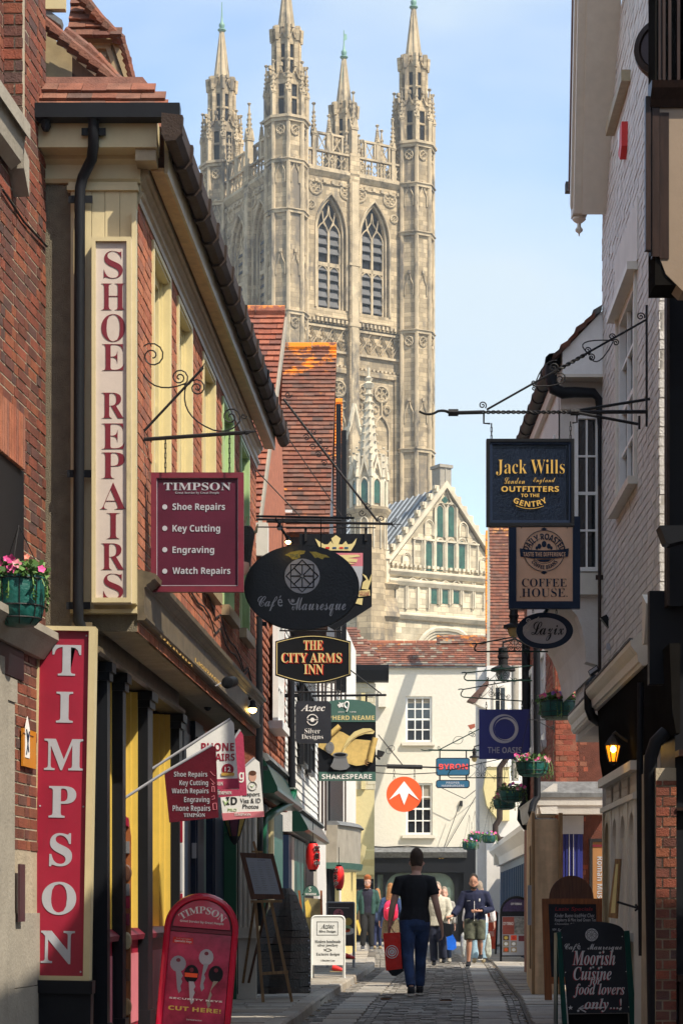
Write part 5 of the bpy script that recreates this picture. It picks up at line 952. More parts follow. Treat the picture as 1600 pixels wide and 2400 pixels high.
def face(fr):
 nm = 'wall_face'
 mb = MB(fr); tr = MB(fr); lv = MB(fr); dk = MB(fr)
 a_in, a_out = 1.3, TLn - 1.3; mid = TLn / 2
 z_sill, z_spr, z_top, z_par = 47.4, 54.2, 57.6, 57.75
 for sgn, cx in ((-1, 3.72), (1, TLn - 3.72)):
  lo, hi = (a_in, mid) if sgn < 0 else (mid, a_out)
  # stepped reveals
  archwall(fr, lo, hi, z_sill - 1.2, z_par, cx, 2.55, z_sill, 53.3, 3.0, .0, .3, mb)
  archwall(fr, lo, hi, z_sill - 1.2, z_par - .3, cx, 2.1, z_sill + .1, 53.3, 2.6, -.28, .0, mb)
  for ww, cc, rr in ((2.75, .32, .10), (2.32, .04, .09)): rib(fr, archfull(cx, ww, z_sill, 53.3, 3.0 if ww > 2.5 else 2.72), rr, cc, tr)
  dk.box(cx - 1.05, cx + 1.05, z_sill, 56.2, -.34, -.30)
  # mullions, tracery, louvres
  for x in (cx - 1.0, cx, cx + 1.0): tr.box(x - .09, x + .09, z_sill, 53.4, -.30, -.08)
  for x in (cx - .5, cx + .5):
   rib(fr, archfull(x, .98, z_sill, 53.2, .9), .06, -.14, tr); rib(fr, archfull(x, .98, 48.0, 50.1, .7), .06, -.14, tr)
   for k in range(9):
    z = z_sill + .25 + k * .68
    if abs(z - 50.9) > .3: lv.hull([fr.p(x - .42, z, -.12), fr.p(x + .42, z, -.12), fr.p(x + .42, z + .5, -.32), fr.p(x - .42, z + .5, -.32)], [fr.p(x - .42, z + .05, -.10), fr.p(x + .42, z + .05, -.10), fr.p(x + .42, z + .55, -.30), fr.p(x - .42, z + .55, -.30)])
  tr.box(cx - 1.0, cx + 1.0, 50.75, 51.05, -.30, -.08)
  rib(fr, [(cx - .5, 54.1), (cx - .1, 54.7), (cx, 55.5)], .06, -.14, tr); rib(fr, [(cx + .5, 54.1), (cx + .1, 54.7), (cx, 55.5)], .06, -.14, tr); rib(fr, [(cx, 53.4), (cx - .45, 54.3), (cx - .55, 55.0)], .06, -.14, tr); rib(fr, [(cx, 53.4), (cx + .45, 54.3), (cx + .55, 55.0)], .06, -.14, tr)
  # roundels beside the arch heads
  for x, z, rr in ((cx - 1.35, 56.6, .55), (cx + 1.35, 56.6, .55), (cx - 1.75, 55.2, .3), (cx + 1.75, 55.2, .3)):
   if lo + .2 < x < hi - .1:
    tr.tube([(x + rr * math.cos(t_), z + rr * math.sin(t_), .33) for t_ in [k * math.pi / 6 for k in range(12)]], .09, 5, close=True)
    for k in range(4): t_ = k * math.pi / 2 + .78; tr.tube([(x + rr * .5 * math.cos(t_) + rr * .33 * math.cos(u_), z + rr * .5 * math.sin(t_) + rr * .33 * math.sin(u_), .33) for u_ in [j * math.pi / 3 for j in range(6)]], .05, 4, close=True)
  for x in (lo + .12, lo + .42): tr.box(x, x + .08, z_sill, z_par - .8, .3, .37) if sgn > 0 else 0
  for x in (hi - .12, hi - .42): tr.box(x - .08, x, z_sill, z_par - .8, .3, .37) if sgn < 0 else 0
  # sloping sill, quatrefoil band, blind arcade
  mb.hull([fr.p(cx - 1.4, 46.6, .28), fr.p(cx + 1.4, 46.6, .28), fr.p(cx + 1.4, 46.6, .05), fr.p(cx - 1.4, 46.6, .05)], [fr.p(cx - 1.4, 46.7, .45), fr.p(cx + 1.4, 46.7, .45), fr.p(cx + 1.3, 47.5, -.1), fr.p(cx - 1.3, 47.5, -.1)])
  mb.box(lo, hi, 0, z_sill - 1.2, -.3, .0);
  mb.box(lo, hi, 46.2, 46.6, 0, .30); mb.box(lo, hi, 42.6, 43.0, 0, .26)
  for k in range(int((hi - lo) / .36)): tr.box(lo + k * .36 + .05, lo + k * .36 + .25, 46.35, 46.62, .28, .42); tr.box(lo + k * .36 + .05, lo + k * .36 + .22, 43.05, 43.22, .0, .22)
  tr.box(lo, hi, 45.95, 46.15, 0, .22); tr.box(lo, hi, 44.1, 44.28, 0, .22)
  nq = 4; q_ = (hi - lo - .5) / nq
  for k in range(nq):
   x = lo + .25 + q_ * (k + .5)
   tr.tube([(x - q_ / 2, 45.12, .12), (x, 45.95, .12), (x + q_ / 2, 45.12, .12), (x, 44.3, .12)], .08, 4, close=True); tr.tube([(x - q_ * .28, 45.12, .09), (x, 45.55, .09), (x + q_ * .28, 45.12, .09), (x, 44.7, .09)], .06, 4, close=True)
   tr.poly([(x - .1, 45.12), (x, 45.24), (x + .1, 45.12), (x, 45.0)], 0, .14)
  # blind tracery: two quatrefoils over ogee lights
  for x in (cx - .75, cx + .75):
   tr.tube([(x + .62 * math.cos(t_), 41.4 + .62 * math.sin(t_), .12) for t_ in [k * math.pi / 7 for k in range(14)]], .10, 5, close=True)
   for k in range(4): t_ = k * math.pi / 2 + .78; tr.tube([(x + .3 * math.cos(t_) + .24 * math.cos(u_), 41.4 + .3 * math.sin(t_) + .24 * math.sin(u_), .1) for u_ in [j * math.pi / 3 for j in range(6)]], .06, 4, close=True)
   rib(fr, archfull(x, 1.36, 33.0, 38.4, 1.3), .09, .1, tr); rib(fr, [(x, 39.7), (x, 40.75)], .08, .1, tr)
   for dx_ in (-.5, .5): tr.tube([(x + dx_ + .26 * math.cos(t_), 40.2 + .3 * math.sin(t_), .1) for t_ in [k * math.pi / 4 for k in range(8)]], .06, 4, close=True)
  mb.box(lo, lo + .5, 0, 43, 0, .22); mb.box(hi - .5, hi, 0, 43, 0, .22)
 # middle pilaster rising through the parapet into a pinnacle
 mb.box(mid - .42, mid + .42, 0, 59.6, .0, .62); tr.box(mid - .5, mid + .5, 46.2, 46.5, 0, .72); tr.box(mid - .5, mid + .5, 50.9, 51.1, 0, .72); tr.box(mid - .3, mid + .3, 33, 57.4, .62, .68)
 # cornice and pierced parapet
 tr.mould(a_in, a_out, [(0, 57.5), (.35, 57.5), (.62, 57.85), (.62, 58.05), (0, 58.05)])
 for k in range(12): x = a_in + .35 + (a_out - a_in - .7) * k / 11; tr.box(x - .13, x + .13, 57.0, 57.25, .3, .48)
 tr.box(a_in, a_out, 56.95, 57.02, .3, .42)
 pw = MB(fr)
 pw.box(a_in, a_out, 58.05, 58.2, .2, .5); pw.box(a_in, a_out, 59.35, 59.5, .18, .52)
 n_ = 16
 for k in range(n_ + 1):
  x = a_in + (a_out - a_in) * k / n_; pw.box(x - .045, x + .045, 58.2, 59.35, .28, .42)
  if k < n_: w2 = (a_out - a_in) / n_; rib(fr, [(x, 58.75), (x + w2 / 2, 59.1), (x + w2, 58.75)], .05, .35, pw, 4); rib(fr, [(x, 58.7), (x + w2 / 2, 58.35), (x + w2, 58.7)], .05, .35, pw, 4)
 for cx in (2.9, 4.2, TLn - 4.2, TLn - 2.9):
  if cx in (2.9, TLn - 2.9) or True:
   pw.box(cx - .5, cx - .36, 59.5, 60.7, .22, .48); pw.box(cx + .36, cx + .5, 59.5, 60.7, .22, .48); pw.box(cx - .55, cx + .55, 60.7, 60.85, .2, .5); rib(fr, [(cx - .36, 59.5), (cx, 60.1), (cx + .36, 59.5)], .06, .35, pw, 4); rib(fr, [(cx - .3, 60.6), (cx, 60.1), (cx + .3, 60.6)], .06, .35, pw, 4)
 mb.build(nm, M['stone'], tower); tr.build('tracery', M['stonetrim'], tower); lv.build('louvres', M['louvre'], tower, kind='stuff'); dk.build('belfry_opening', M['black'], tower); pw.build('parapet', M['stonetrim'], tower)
face(FR_); face(FL_)
FB = Fr(FR_.p(0, 0, -TLn), TU, -TN); FC = Fr(FR_.p(TLn, 0, 0), -TN, TU)
for fr in (FB, FC):
 mb = MB(fr); mb.box(1.3, TLn - 1.3, 0, 58, -.3, .2); mb.build('wall_face', M['stone'], tower)
 pw = MB(fr); pw.box(1.3, TLn - 1.3, 57.9, 58.2, .0, .5); pw.box(1.3, TLn - 1.3, 59.35, 59.5, .18, .5)
 for k in range(17): x = 1.3 + (TLn - 2.6) * k / 16; pw.box(x - .05, x + .05, 58.2, 59.35, .28, .42)
 for cx in (2.9, 4.2, TLn - 4.2, TLn - 2.9): pw.box(cx - .5, cx - .36, 59.5, 60.7, .22, .48); pw.box(cx + .36, cx + .5, 59.5, 60.7, .22, .48); pw.box(cx - .55, cx + .55, 60.7, 60.85, .2, .5)
 pw.build('parapet', M['stonetrim'], tower)
def crocket(q, s, mb): octo(q, s * .5, q.z - s * .3, q.z + s * .25, mb, s * .8, 5, random.random()); octo(q, s * .8, q.z + s * .25, q.z + s * .6, mb, s * .3, 5, .3)
def pinnacle(q, z0, zs, z1, w_, name='pinnacle'):      # shaft to zs, gablets, crocketed spirelet to z1
 mb = MB(); ph = TA + R(45)
 octo(q, w_, z0, zs, mb, n=4, ph=ph); octo(q, w_ * 1.25, zs - .12, zs + .08, mb, n=4, ph=ph)
 for k in range(4):
  d = TA + k * math.pi / 2; g = Fr(V(q.x + math.cos(d) * w_ * .72, q.y + math.sin(d) * w_ * .72, 0), (-math.sin(d), math.cos(d), 0), (math.cos(d), math.sin(d), 0))
  mb.poly([(-w_ * .75, zs), (w_ * .75, zs), (0, zs + w_ * 2.4)], -.1, .08, g)
 octo(q, w_ * .75, zs, z1, mb, .05, n=4, ph=ph)
 h = z1 - zs
 for k in range(1, 6):
  for j in range(4): rr = w_ * .75 * (1 - k / 7) + .04; a = ph + j * math.pi / 2; mb.box(q.x + math.cos(a) * rr - .05, q.x + math.cos(a) * rr + .05, zs + h * k / 7 - .06, zs + h * k / 7 + .08, q.y + math.sin(a) * rr - .05, q.y + math.sin(a) * rr + .05, Fr((0, 0, 0), (1, 0, 0), (0, 1, 0)))
 crocket(V(q.x, q.y, z1), .22, mb); mb.build(name, M['stonetrim'], tower)
def turret(c, k):
 body = MB(); octo(c, Rr, 0, 61, body); body.build('turret_shaft', M['stone'], tower)
 mb = MB()
 for i in range(8):                               # corner shafts, strings, panel tracery
  a = R(22.5) + TA + i * R(45); q = c + V(math.cos(a), math.sin(a), 0) * (Rr + .02); octo(q, .17, 0, 61, mb, n=6)
 for z in (37.0, 46.3, 54.0, 57.8): octo(c, Rr + .18, z - .12, z + .12, mb); octo(c, Rr + .28, z + .12, z + .2, mb)
 octo(c, Rr + .22, 60.8, 61.05, mb); octo(c, Rr + .36, 61.05, 61.25, mb)
 for i in range(8):
  a = TA + i * R(45); n_ = V(math.cos(a), math.sin(a), 0); f = Fr(c + n_ * (Rr * math.cos(R(22.5)) + .01), (-math.sin(a), math.cos(a), 0), n_)
  if n_.y > .5: continue
  for z in (45.6, 60.2):
   mb.tube([(.33 * math.cos(t_), z + .38 * math.sin(t_), .05) for t_ in [j * math.pi / 4 for j in range(8)]], .07, 4, fr=f, close=True)
   for d in (-1, 1): mb.tube([(0, z - .38, .05), (d * .17, z - .1, .05), (0, z + .05, .05), (d * .17, z + .2, .05), (0, z + .38, .05)], .05, 4, fr=f)
  for z in (40, 50, 57.0): mb.tube([(-.35, z - .8, .05), (-.35, z, .05), (-.15, z + .4, .05), (0, z + 1.0, .05), (.15, z + .4, .05), (.35, z, .05), (.35, z - .8, .05)], .06, 4, fr=f); mb.box(-.1, .1, z + .9, z + 1.15, .0, .14, f)
 mb.build('turret_tracery', M['stonetrim'], tower)
 # open stages
 for z0, z1, r_, gz, nm in ((61.2, 64.2, 1.42, .95, 'lower_stage'), (64.2, 67.4, .98, .85, 'upper_stage')):
  st = MB(); dk = MB()
  octo(c, r_ - .18, z0, z1 + .4, dk, n=8)
  for i in range(8):
   a = R(22.5) + TA + i * R(45); q = c + V(math.cos(a), math.sin(a), 0) * (r_ - .02); octo(q, .19, z0, z1 + .3, st, n=4, ph=a)
   a2 = TA + i * R(45); n_ = V(math.cos(a2), math.sin(a2), 0); hw = r_ * math.sin(R(22.5)); f = Fr(c + n_ * (r_ * math.cos(R(22.5))), (-math.sin(a2), math.cos(a2), 0), n_)
   st.box(-hw, -hw * .42, z0, z1, -.15, .0, f); st.box(hw * .42, hw, z0, z1, -.15, .0, f); st.box(-hw, hw, z1 - .5, z1 + .3, -.15, -.01, f); st.box(-hw, hw, (z0 + z1) / 2 - .08, (z0 + z1) / 2 + .08, -.15, -.02, f)
   # steep gable with flaring points
   st.poly([(-hw - .1, z1 - .15), (-hw * .25, z1 + gz * .35), (0, z1 + gz), (hw * .25, z1 + gz * .35), (hw + .1, z1 - .15), (hw * .5, z1 - .05), (0, z1 + gz * .55), (-hw * .5, z1 - .05)], -.05, .16, f)
   st.box(-.12, .12, z1 + gz - .15, z1 + gz + .12, -.02, .22, f)
   if nm == 'upper_stage': q2 = c + V(math.cos(a), math.sin(a), 0) * (r_ + .12); octo(q2, .17, z1 - .2, z1 + .85, st, .24, n=4, ph=a)
  dk.build(nm + '_core', M['stonetrim'], tower); st.build(nm, M['stone'], tower)
  so_ = MB()
  for i in range(8):
   a2 = TA + i * R(45); n_ = V(math.cos(a2), math.sin(a2), 0); hw = r_ * math.sin(R(22.5)); f = Fr(c + n_ * (r_ * math.cos(R(22.5))), (-math.sin(a2), math.cos(a2), 0), n_)
   so_.box(-hw * .42, hw * .42, z0 + .2, (z0 + z1) / 2 - .1, -.17, -.12, f); so_.box(-hw * .42, hw * .42, (z0 + z1) / 2 + .1, z1 - .5, -.17, -.12, f)
  so_.build(nm + '_lights', M['black'], tower)
 sp = MB()
 octo(c, .74, 67.6, 68.3, sp); octo(c, .66, 68.0, 72.2, sp, .13)
 for i in range(8):
  a = R(22.5) + TA + i * R(45); sp.tube([c + V(math.cos(a) * .66, math.sin(a) * .66, 68.0), c + V(math.cos(a) * .14, math.sin(a) * .14, 72.2)], .07, 4)
 sp.build('spire', M['stonetrim'], tower)
 fn = MB(); fn.lathe([(.13, 72.1), (.34, 72.3), (.34, 72.38), (.16, 72.45), (.24, 72.65), (.24, 72.8), (.1, 73.0), (.06, 73.5), (.03, 74.6)], (c.x, 0, c.y), 10, fr=Fr((0, 0, 0), (1, 0, 0), (0, 1, 0))); fn.build('finial', M['verd'], tower, smooth=True)
 if k in (1, 3): MB(Fr((c.x, c.y, 0), (.8, .6, 0), (.6, -.8, 0))).poly([(.05, 73.7), (.3, 73.9), (.28, 74.3), (.05, 74.3)], -.02, .02).build('weather_vane', M['verd'], tower)
 # satellite pinnacles
 for i in range(8):
  a = R(22.5) + TA + i * R(45); q = c + V(math.cos(a), math.sin(a), 0) * 1.55
  pinnacle(q, 61.1, 63.1, 65.4, .2)
 for i in range(4):
  a = TA + R(45) + i * R(90); q = c + V(math.cos(a), math.sin(a), 0) * 2.0
M['verd'] = mat('verdigris', (.16, .30, .24), .5, bump=0)
CS = [T2, T2 + TU * TLn, T2 - TN * TLn, T2 - TN * TLn + TU * TLn]
for k, c in enumerate(CS): turret(c, k)
for fr in (FR_, FL_, FB, FC):
 pinnacle(fr.p(TLn / 2, 0, .35), 58, 61.6, 64.4, .36); pinnacle(fr.p(2.15, 0, .4), 58, 60.6, 62.9, .22); pinnacle(fr.p(TLn - 2.15, 0, .4), 58, 60.6, 62.9, .22)
 pinnacle(fr.p(3.5, 0, .35), 59.4, 60.9, 62.2, .17); pinnacle(fr.p(TLn - 3.5, 0, .35), 59.4, 60.9, 62.2, .17)
MB().tube([CS[3] + V(-.6, -.9, 61), CS[3] + V(-.3, -.5, 67.5), CS[3] + V(-.08, -.1, 72.2)], .07, 4).build('lightning_conductor', M['verd'], tower)
# ==== TRANSEPT
TRO = V(2.45, 134.6, 0); TF = Fr(TRO, TU, TN)
tp = T('cathedral_transept', 'pale stone cathedral transept gable with green leaded lancets below the tower', 'church', (6, 139, 0))
tq = lambda px, py, c=0: TF.at(px, py, c)
W_ = 9.6; zb = tq(920, 1335)[1]; ac = tq(1042, 1200)[0]; za_ = tq(1042, 1148)[1]; aL = tq(915, 1320)[0]; aR = 2 * ac - aL; zL = tq(915, 1322)[1]
mb = MB(TF)
mb.poly([(aL, zL), (aR, zL), (ac, za_)], -.5, -.02); mb.build('gable', M['stonepale'], tp)
MB(TF).box(aL - .2, aR + .3, 0, zL, -.6, -.02).build('wall', M['stonepale'], tp)
cp = MB(TF)
for sg in (1, -1):
 e = aL - .25 if sg > 0 else aR + .25
 cp.poly([(e, zL - .05), (e + sg * .0, zL + .3), (ac, za_ + .55), (ac, za_ + .1)], -.75, .28)
 for k in range(1, 9): x = e + (ac - e) * k / 9.3; z = zL + .3 + (za_ + .25 - zL) * k / 9.3; cp.box(x - .10, x + .10, z + .0, z + .38, -.3, .12); cp.box(x - .2, x + .12, z + .2, z + .42, -.25, .08)
cp.build('coping', M['stonepaletrim'], tp)
mb = MB(TF); mb.box(ac - .42, ac + .42, za_ - .1, za_ + 1.4, -.9, .1); mb.box(ac - .5, ac + .5, za_ + 1.4, za_ + 1.6, -1.0, .2); mb.box(ac - .06, ac + .06, za_ + .3, za_ + 1.4, .1, .14); mb.build('apex_block', M['stonegrey'], tp)
gl, rb, pn = MB(TF), MB(TF), MB(TF)
def lancet(px, y0, y1, w_, glaz=True, dep=.0):
 a, b1 = tq(px, y1); _, b0 = tq(px, y0);
 hh = w_ * .62; out = archfull(a, w_, b0, b1 - hh, hh, 5)
 (gl if glaz else pn).poly(out, -.019, .012 if glaz else .004)
 big = archfull(a, w_ * 1.5, b0 - .05, b1 - hh * .9, hh * 1.5, 5)
 rib(TF, big, .055, .08, rb); rib(TF, archfull(a, w_ * 1.12, b0, b1 - hh, hh * 1.08, 5), .03, .03, rb)
lp = (1030, 1056);
for px in lp: lancet(px, 1258, 1185, .46)
for px in (1004, 1029, 1055, 1081): lancet(px, 1338, 1268, .46)
for px, y0, y1 in ((1004, 1254, 1224), (1084, 1258, 1230), (978, 1335, 1265), (1108, 1345, 1275), (952, 1330, 1300), (1132, 1350, 1312)): lancet(px, y0, y1, .42, False)
for px in (938, 965, 991, 1094, 1121): lancet(px, 1425, 1362, .5, False)
for px in (1016, 1042, 1068): lancet(px, 1415, 1368, .46)
for px, py in ((1042, 1172),):
 a, z = tq(px, py);
 for k in range(4): gl.lathe([(.11, -.015), (.11, .02)], (a + .12 * math.cos(k * math.pi / 2), z + .12 * math.sin(k * math.pi / 2), 0), 8, axis='n')
 rb.tube([(a - .5, z - .25, .08), (a, z + .75, .08), (a + .5, z - .25, .08)], .08, 4, close=True)
rb.build('arcade_ribs', M['stonepaletrim'], tp); pn.build('blind_panels', M['stonepale'], tp); go = gl.build('leaded_glass', M['glassgreen'], tp)
mb = MB(TF)
for zpx, o_ in ((1338, .35), (1360, .28), (1438, .34)):
 _, z = tq(1000, zpx + 8); mb.mould(aL - .2, aR + .3, [(0, z - .3), (o_ * .5, z - .25), (o_, z - .02), (o_, z + .08), (0, z + .2)])
_, z = tq(1000, 1262 + 4); mb.box(tq(965, 0)[0], tq(1120, 0)[0], z - .05, z + .06, 0, .16)
for k in range(26): x = aL + k * .33; mb.box(x, x + .18, tq(1000, 1335)[1] + .05, tq(1000, 1335)[1] + .22, .0, .2)
for px in (992, 1017, 1043, 1068, 1094): a = tq(px, 0)[0]; mb.box(a - .05, a + .05, tq(px, 1340)[1], tq(px, 1265 if px in (992, 1094) else 1190)[1], 0, .16)
mb.build('string_courses', M['stonepaletrim'], tp)
# great window arch
a, z = tq(1040, 1475); wd_ = 4.4
for i, (ww, cc, rr) in enumerate(((wd_, .25, .17), (wd_ - .5, .16, .12), (wd_ - .95, .08, .09))): m_ = MB(TF); rib(TF, archfull(a, ww, z - 4, z - 1.9, 1.9 * ww / wd_, 9), rr, cc, m_, 6); m_.build('window_arch', M['stonepaletrim'], tp)
m_ = MB(TF); m_.poly(archfull(a, 3.3, z - 4, z - 1.9, 1.35, 7), -.015, .02); m_.build('window_panel', M['stonepale'], tp)
tr = MB(TF);
for k in range(-3, 4):
 for j in range(3):
  x = a + k * .45 + (j % 2) * .22; zz = z - 2.5 + j * .42
  if abs(x - a) < 1.55 - max(0, zz - z + 1.9) * 1.1: tr.tube([(x - .22, zz, .05), (x, zz + .3, .05), (x + .22, zz, .05), (x, zz - .3, .05)], .04, 4, close=True)
tr.build('window_tracery', M['stonepaletrim'], tp)
gq = MB(TF)
for k in range(-1, 2): gq.lathe([(.09, 0), (.09, .03)], (a + k * .62, z - 1.35 - abs(k) * .25, 0), 8, axis='n')
gq.build('window_glass', M['glassgreen'], tp)
# lead roof behind
rr_ = MB(); e0 = TF.p(aL - .2, zL + .1, -.5); e1 = TF.p(ac, za_ + .2, -.5); e2 = TF.p(aR + .2, zL + .1, -.5); bk = -TN * 26
rr_.hull([e0, e1, e1 - V(0, 0, .2), e0 - V(0, 0, .2)], [e0 + bk, e1 + bk, e1 + bk - V(0, 0, .2), e0 + bk - V(0, 0, .2)]); rr_.hull([e2, e1, e1 - V(0, 0, .2), e2 - V(0, 0, .2)], [e2 + bk, e1 + bk, e1 + bk - V(0, 0, .2), e2 + bk - V(0, 0, .2)])
rr_.build('lead_roof', M['lead'], tp)
sm = MB(); sf = Fr(e0, -TN, (e1 - e0).cross(TN) , (e1 - e0));
nn = (e1 - e0).cross(-TN).normalized(); nn = nn if nn.z > 0 else -nn
for k in range(34): q = e0 - TN * (.35 + k * .75) + nn * .05; sm.tube([q, q + (e1 - e0)], .06, 4)
sm.build('lead_rolls', mat('leadpale', (.30, .34, .38), .4, var=.3), tp)
MB(TF).box(aL + .3, aR, 0, zL, -26, -.6).build('nave_wall', M['stonepale'], tp)
# stair turret with spire
tc_ = TF.p(tq(866, 1200, 0)[0] + .1, 0, -.3); tt = T('stair_turret', 'slender octagonal stone turret with a crocketed spire left of the transept gable', 'turret', (tc_.x, tc_.y, 0))
zz = lambda py: CZ + (HY - py) * tc_.y / FP
tb = MB(); octo(tc_, 1.15, 0, zz(1218), tb); octo(tc_, 1.2, 0, zz(1420), tb, 1.2); octo(tc_, 1.15, zz(1218), zz(1200), tb, 1.42); octo(tc_, 1.42, zz(1200), zz(1194), tb); tb.build('shaft', M['stone'], tt)
tb = MB(); octo(tc_, 1.02, zz(1194), zz(1120), tb); tb.build('lantern_stage', M['stonepale'], tt)
tb = MB(); tl_ = MB()
for i in range(8):
 a = R(22.5) + TA + i * R(45); q = tc_ + V(math.cos(a), math.sin(a), 0) * 1.08; octo(q, .15, zz(1194), zz(1070), tb, n=4, ph=a)
 octo(q + V(math.cos(a), math.sin(a), 0) * .1, .16, zz(1125), zz(1090), tb, .02, n=4, ph=a)
 for k in range(5): q3 = q + V(math.cos(a), math.sin(a), 0) * .12; crocket(V(q3.x, q3.y, zz(1120) + k * .42), .13, tb)
 a2 = TA + i * R(45); n_ = V(math.cos(a2), math.sin(a2), 0); f = Fr(tc_ + n_ * 1.0, (-math.sin(a2), math.cos(a2), 0), n_)
 tl_.poly(archfull(0, .42, zz(1185), zz(1142), .3, 4), -.04, .02, f); rib(f, archfull(0, .56, zz(1192), zz(1142), .42, 4), .07, .04, tb)
 tb.poly([(-.42, zz(1128)), (0, zz(1072)), (.42, zz(1128)), (.3, zz(1128)), (0, zz(1090)), (-.3, zz(1128))], -.1, .1, f)
 rib(f, archfull(0, .5, zz(1290), zz(1232), .4, 4), .05, .1, tb)
octo(tc_, .95, zz(1120), zz(1070), tb, .62); octo(tc_, .62, zz(1080), zz(905), tb, .12)
for i in range(8):
 a = R(22.5) + TA + i * R(45)
 for k in range(9): rr2 = .62 - .5 * k / 9; crocket(V(tc_.x + math.cos(a) * (rr2 + .06), tc_.y + math.sin(a) * (rr2 + .06), zz(1075) + k * .5), .13, tb)
crocket(V(tc_.x, tc_.y, zz(905)), .5, tb); crocket(V(tc_.x, tc_.y, zz(890)), .35, tb); octo(tc_, .08, zz(905), zz(862), tb)
tb.build('spire_and_crockets', M['stonepaletrim'], tt); tl_.build('lancets', M['glassgreen'], tt)
# ogee hood standing against the tower behind the turret spire
hb = MB(TF); hz_ = lambda py: tq(870, py)[1]
xx0, xx1, xm = tq(832, 0)[0], tq(908, 0)[0], tq(870, 0)[0]
for sg, e in ((1, xx0), (-1, xx1)):
 hb.tube([(e, hz_(1230), -2.2), (e + sg * .05, hz_(1100), -2.2), (e + sg * .35, hz_(1030), -2.2), (xm - sg * .35, hz_(985), -2.2), (xm, hz_(930), -2.2)], .14, 6)
 for k in range(7): hb.box(e - .1 + sg * .1 * k, e + .1 + sg * .1 * k, hz_(1120) + k * .55, hz_(1120) + k * .55 + .25, -2.3, -2.0)
hb.build('ogee_hood', M['stonepaletrim'], tt)
# buttress beside the gable
bt = T('stone_buttress', 'weathered stone buttress with a crocketed pinnacle between turret and gable', 'buttress', TF.p(aL - .5, 0, 0))
mb = MB(TF); x0 = tq(888, 0)[0]; x1 = tq(918, 0)[0]
mb.box(x0, x1, 0, hz_(1450), -.6, .5); mb.mould(x0 - .15, x1 + .15, [(0, hz_(1455)), (.5, hz_(1455)), (.75, hz_(1445)), (.7, hz_(1435)), (.3, hz_(1400)), (0, hz_(1395))]); mb.box(x0, x1, hz_(1450), hz_(1370), -.6, .3); mb.mould(x0 - .2, x1 + .25, [(0, hz_(1378)), (.35, hz_(1378)), (.55, hz_(1368)), (0, hz_(1360))]); mb.build('shaft', M['stone'], bt)
mb = MB(TF); xc = (x0 + x1) / 2 - .1; mb.box(xc - .38, xc + .3, hz_(1362), hz_(1305), -.4, .2); mb.poly([(xc - .45, hz_(1308)), (xc + .38, hz_(1308)), (xc, hz_(1285))], -.4, .3); mb.tube([(xc, hz_(1300), -.1), (xc, hz_(1262), -.1)], .16, 5, r2=.04)
for k in range(6):
 for d in (-1, 1): mb.box(xc + d * (.28 - k * .035) - .09, xc + d * (.28 - k * .035) + .09, hz_(1300) + k * .2, hz_(1300) + k * .2 + .13, -.2, .08)
mb.build('pinnacle', M['stonepaletrim'], bt)
# ==== HANGING SIGNS AND IRONWORK
class PS:
 """a plane standing at depth Y in which outlines are given as they measure in the photo"""
 def __init__(s, Y, yaw=0, X=0, roll=0):
  cy, sy = math.cos(yaw), math.sin(yaw); s.Y = Y
  s.fr = Fr((X, Y, 0), (cy, sy, 0), (sy, -cy, 0)) if not roll else Fr((X, Y, 0), (math.cos(roll), 0, math.sin(roll)), (0, -1, 0), (-math.sin(roll), 0, math.cos(roll)))
 def q(s, x, y, c=0): return s.fr.at(x, y, c)
 def pts(s, l, c=0): return [s.q(x, y, c) for x, y in l]
 def rect(s, x0, y0, x1, y1, c0, c1, name, m, t, cut=0, label=None):
  a0, b1 = s.q(x0, y0, c1); a1, b0 = s.q(x1, y1, c1)
  p = [(a0, b0), (a1, b0), (a1, b1), (a0, b1)] if not cut else [(a0 + cut, b0), (a1 - cut, b0), (a1, b0 + cut), (a1, b1 - cut), (a1 - cut, b1), (a0 + cut, b1), (a0, b1 - cut), (a0, b0 + cut)]
  return MB(s.fr).poly(p, c0, c1).build(name, m, t, label=label)
 def poly(s, l, c0, c1, name, m, t): return MB(s.fr).poly(s.pts(l, c1), c0, c1).build(name, m, t)
 def disc(s, x, y, rx, ry, c0, c1, name, m, t, n=40):
  return MB(s.fr).poly(s.pts([(x + rx * math.cos(k * 2 * math.pi / n), y - ry * math.sin(k * 2 * math.pi / n)) for k in range(n)], c1), c0, c1).build(name, m, t)
 def ring(s, x, y, rx, ry, r, c, name, m, t, n=36, mb=None):
  o = (mb or MB(s.fr)); o.tube([(*s.q(x + rx * math.cos(k * 2 * math.pi / n), y - ry * math.sin(k * 2 * math.pi / n), c), c) for k in range(n)], r, 5, close=True)
  return o if mb else o.build(name, m, t)
 def line(s, l, r, c=0, mb=None, n=6, name=None, m=None, t=None, r2=None):
  o = mb or MB(s.fr); o.tube([(*s.q(x, y, c), c) for x, y in l], r, n, fr=s.fr, r2=r2)
  return o if mb else o.build(name, m, t, smooth=True)
 def text(s, st, x0, y0, x1, y1, style, m, t, c=.004, **kw): return text(s.fr, st, (x0, y0, x1, y1), style, m, t, c, **kw)
 def frame(s, x0, y0, x1, y1, w, c0, c1, name, m, t):
  mb = MB(s.fr)
  for q in ((x0, y0, x0 + w, y1), (x1 - w, y0, x1, y1), (x0 + w, y0, x1 - w, y0 + w), (x0 + w, y1 - w, x1 - w, y1)):
   a0, b1 = s.q(q[0], q[1], c1); a1, b0 = s.q(q[2], q[3], c1); mb.box(a0, a1, b0, b1, c0, c1)
  return mb.build(name, m, t)
def spx(cx, cy, r, a0, turns, d=1, n=20, k=.15): return [(cx + math.cos(R(a0) + d * turns * 2 * math.pi * i / n) * r * (1 - (1 - k) * i / n), cy + math.sin(R(a0) + d * turns * 2 * math.pi * i / n) * r * (1 - (1 - k) * i / n)) for i in range(n + 1)]
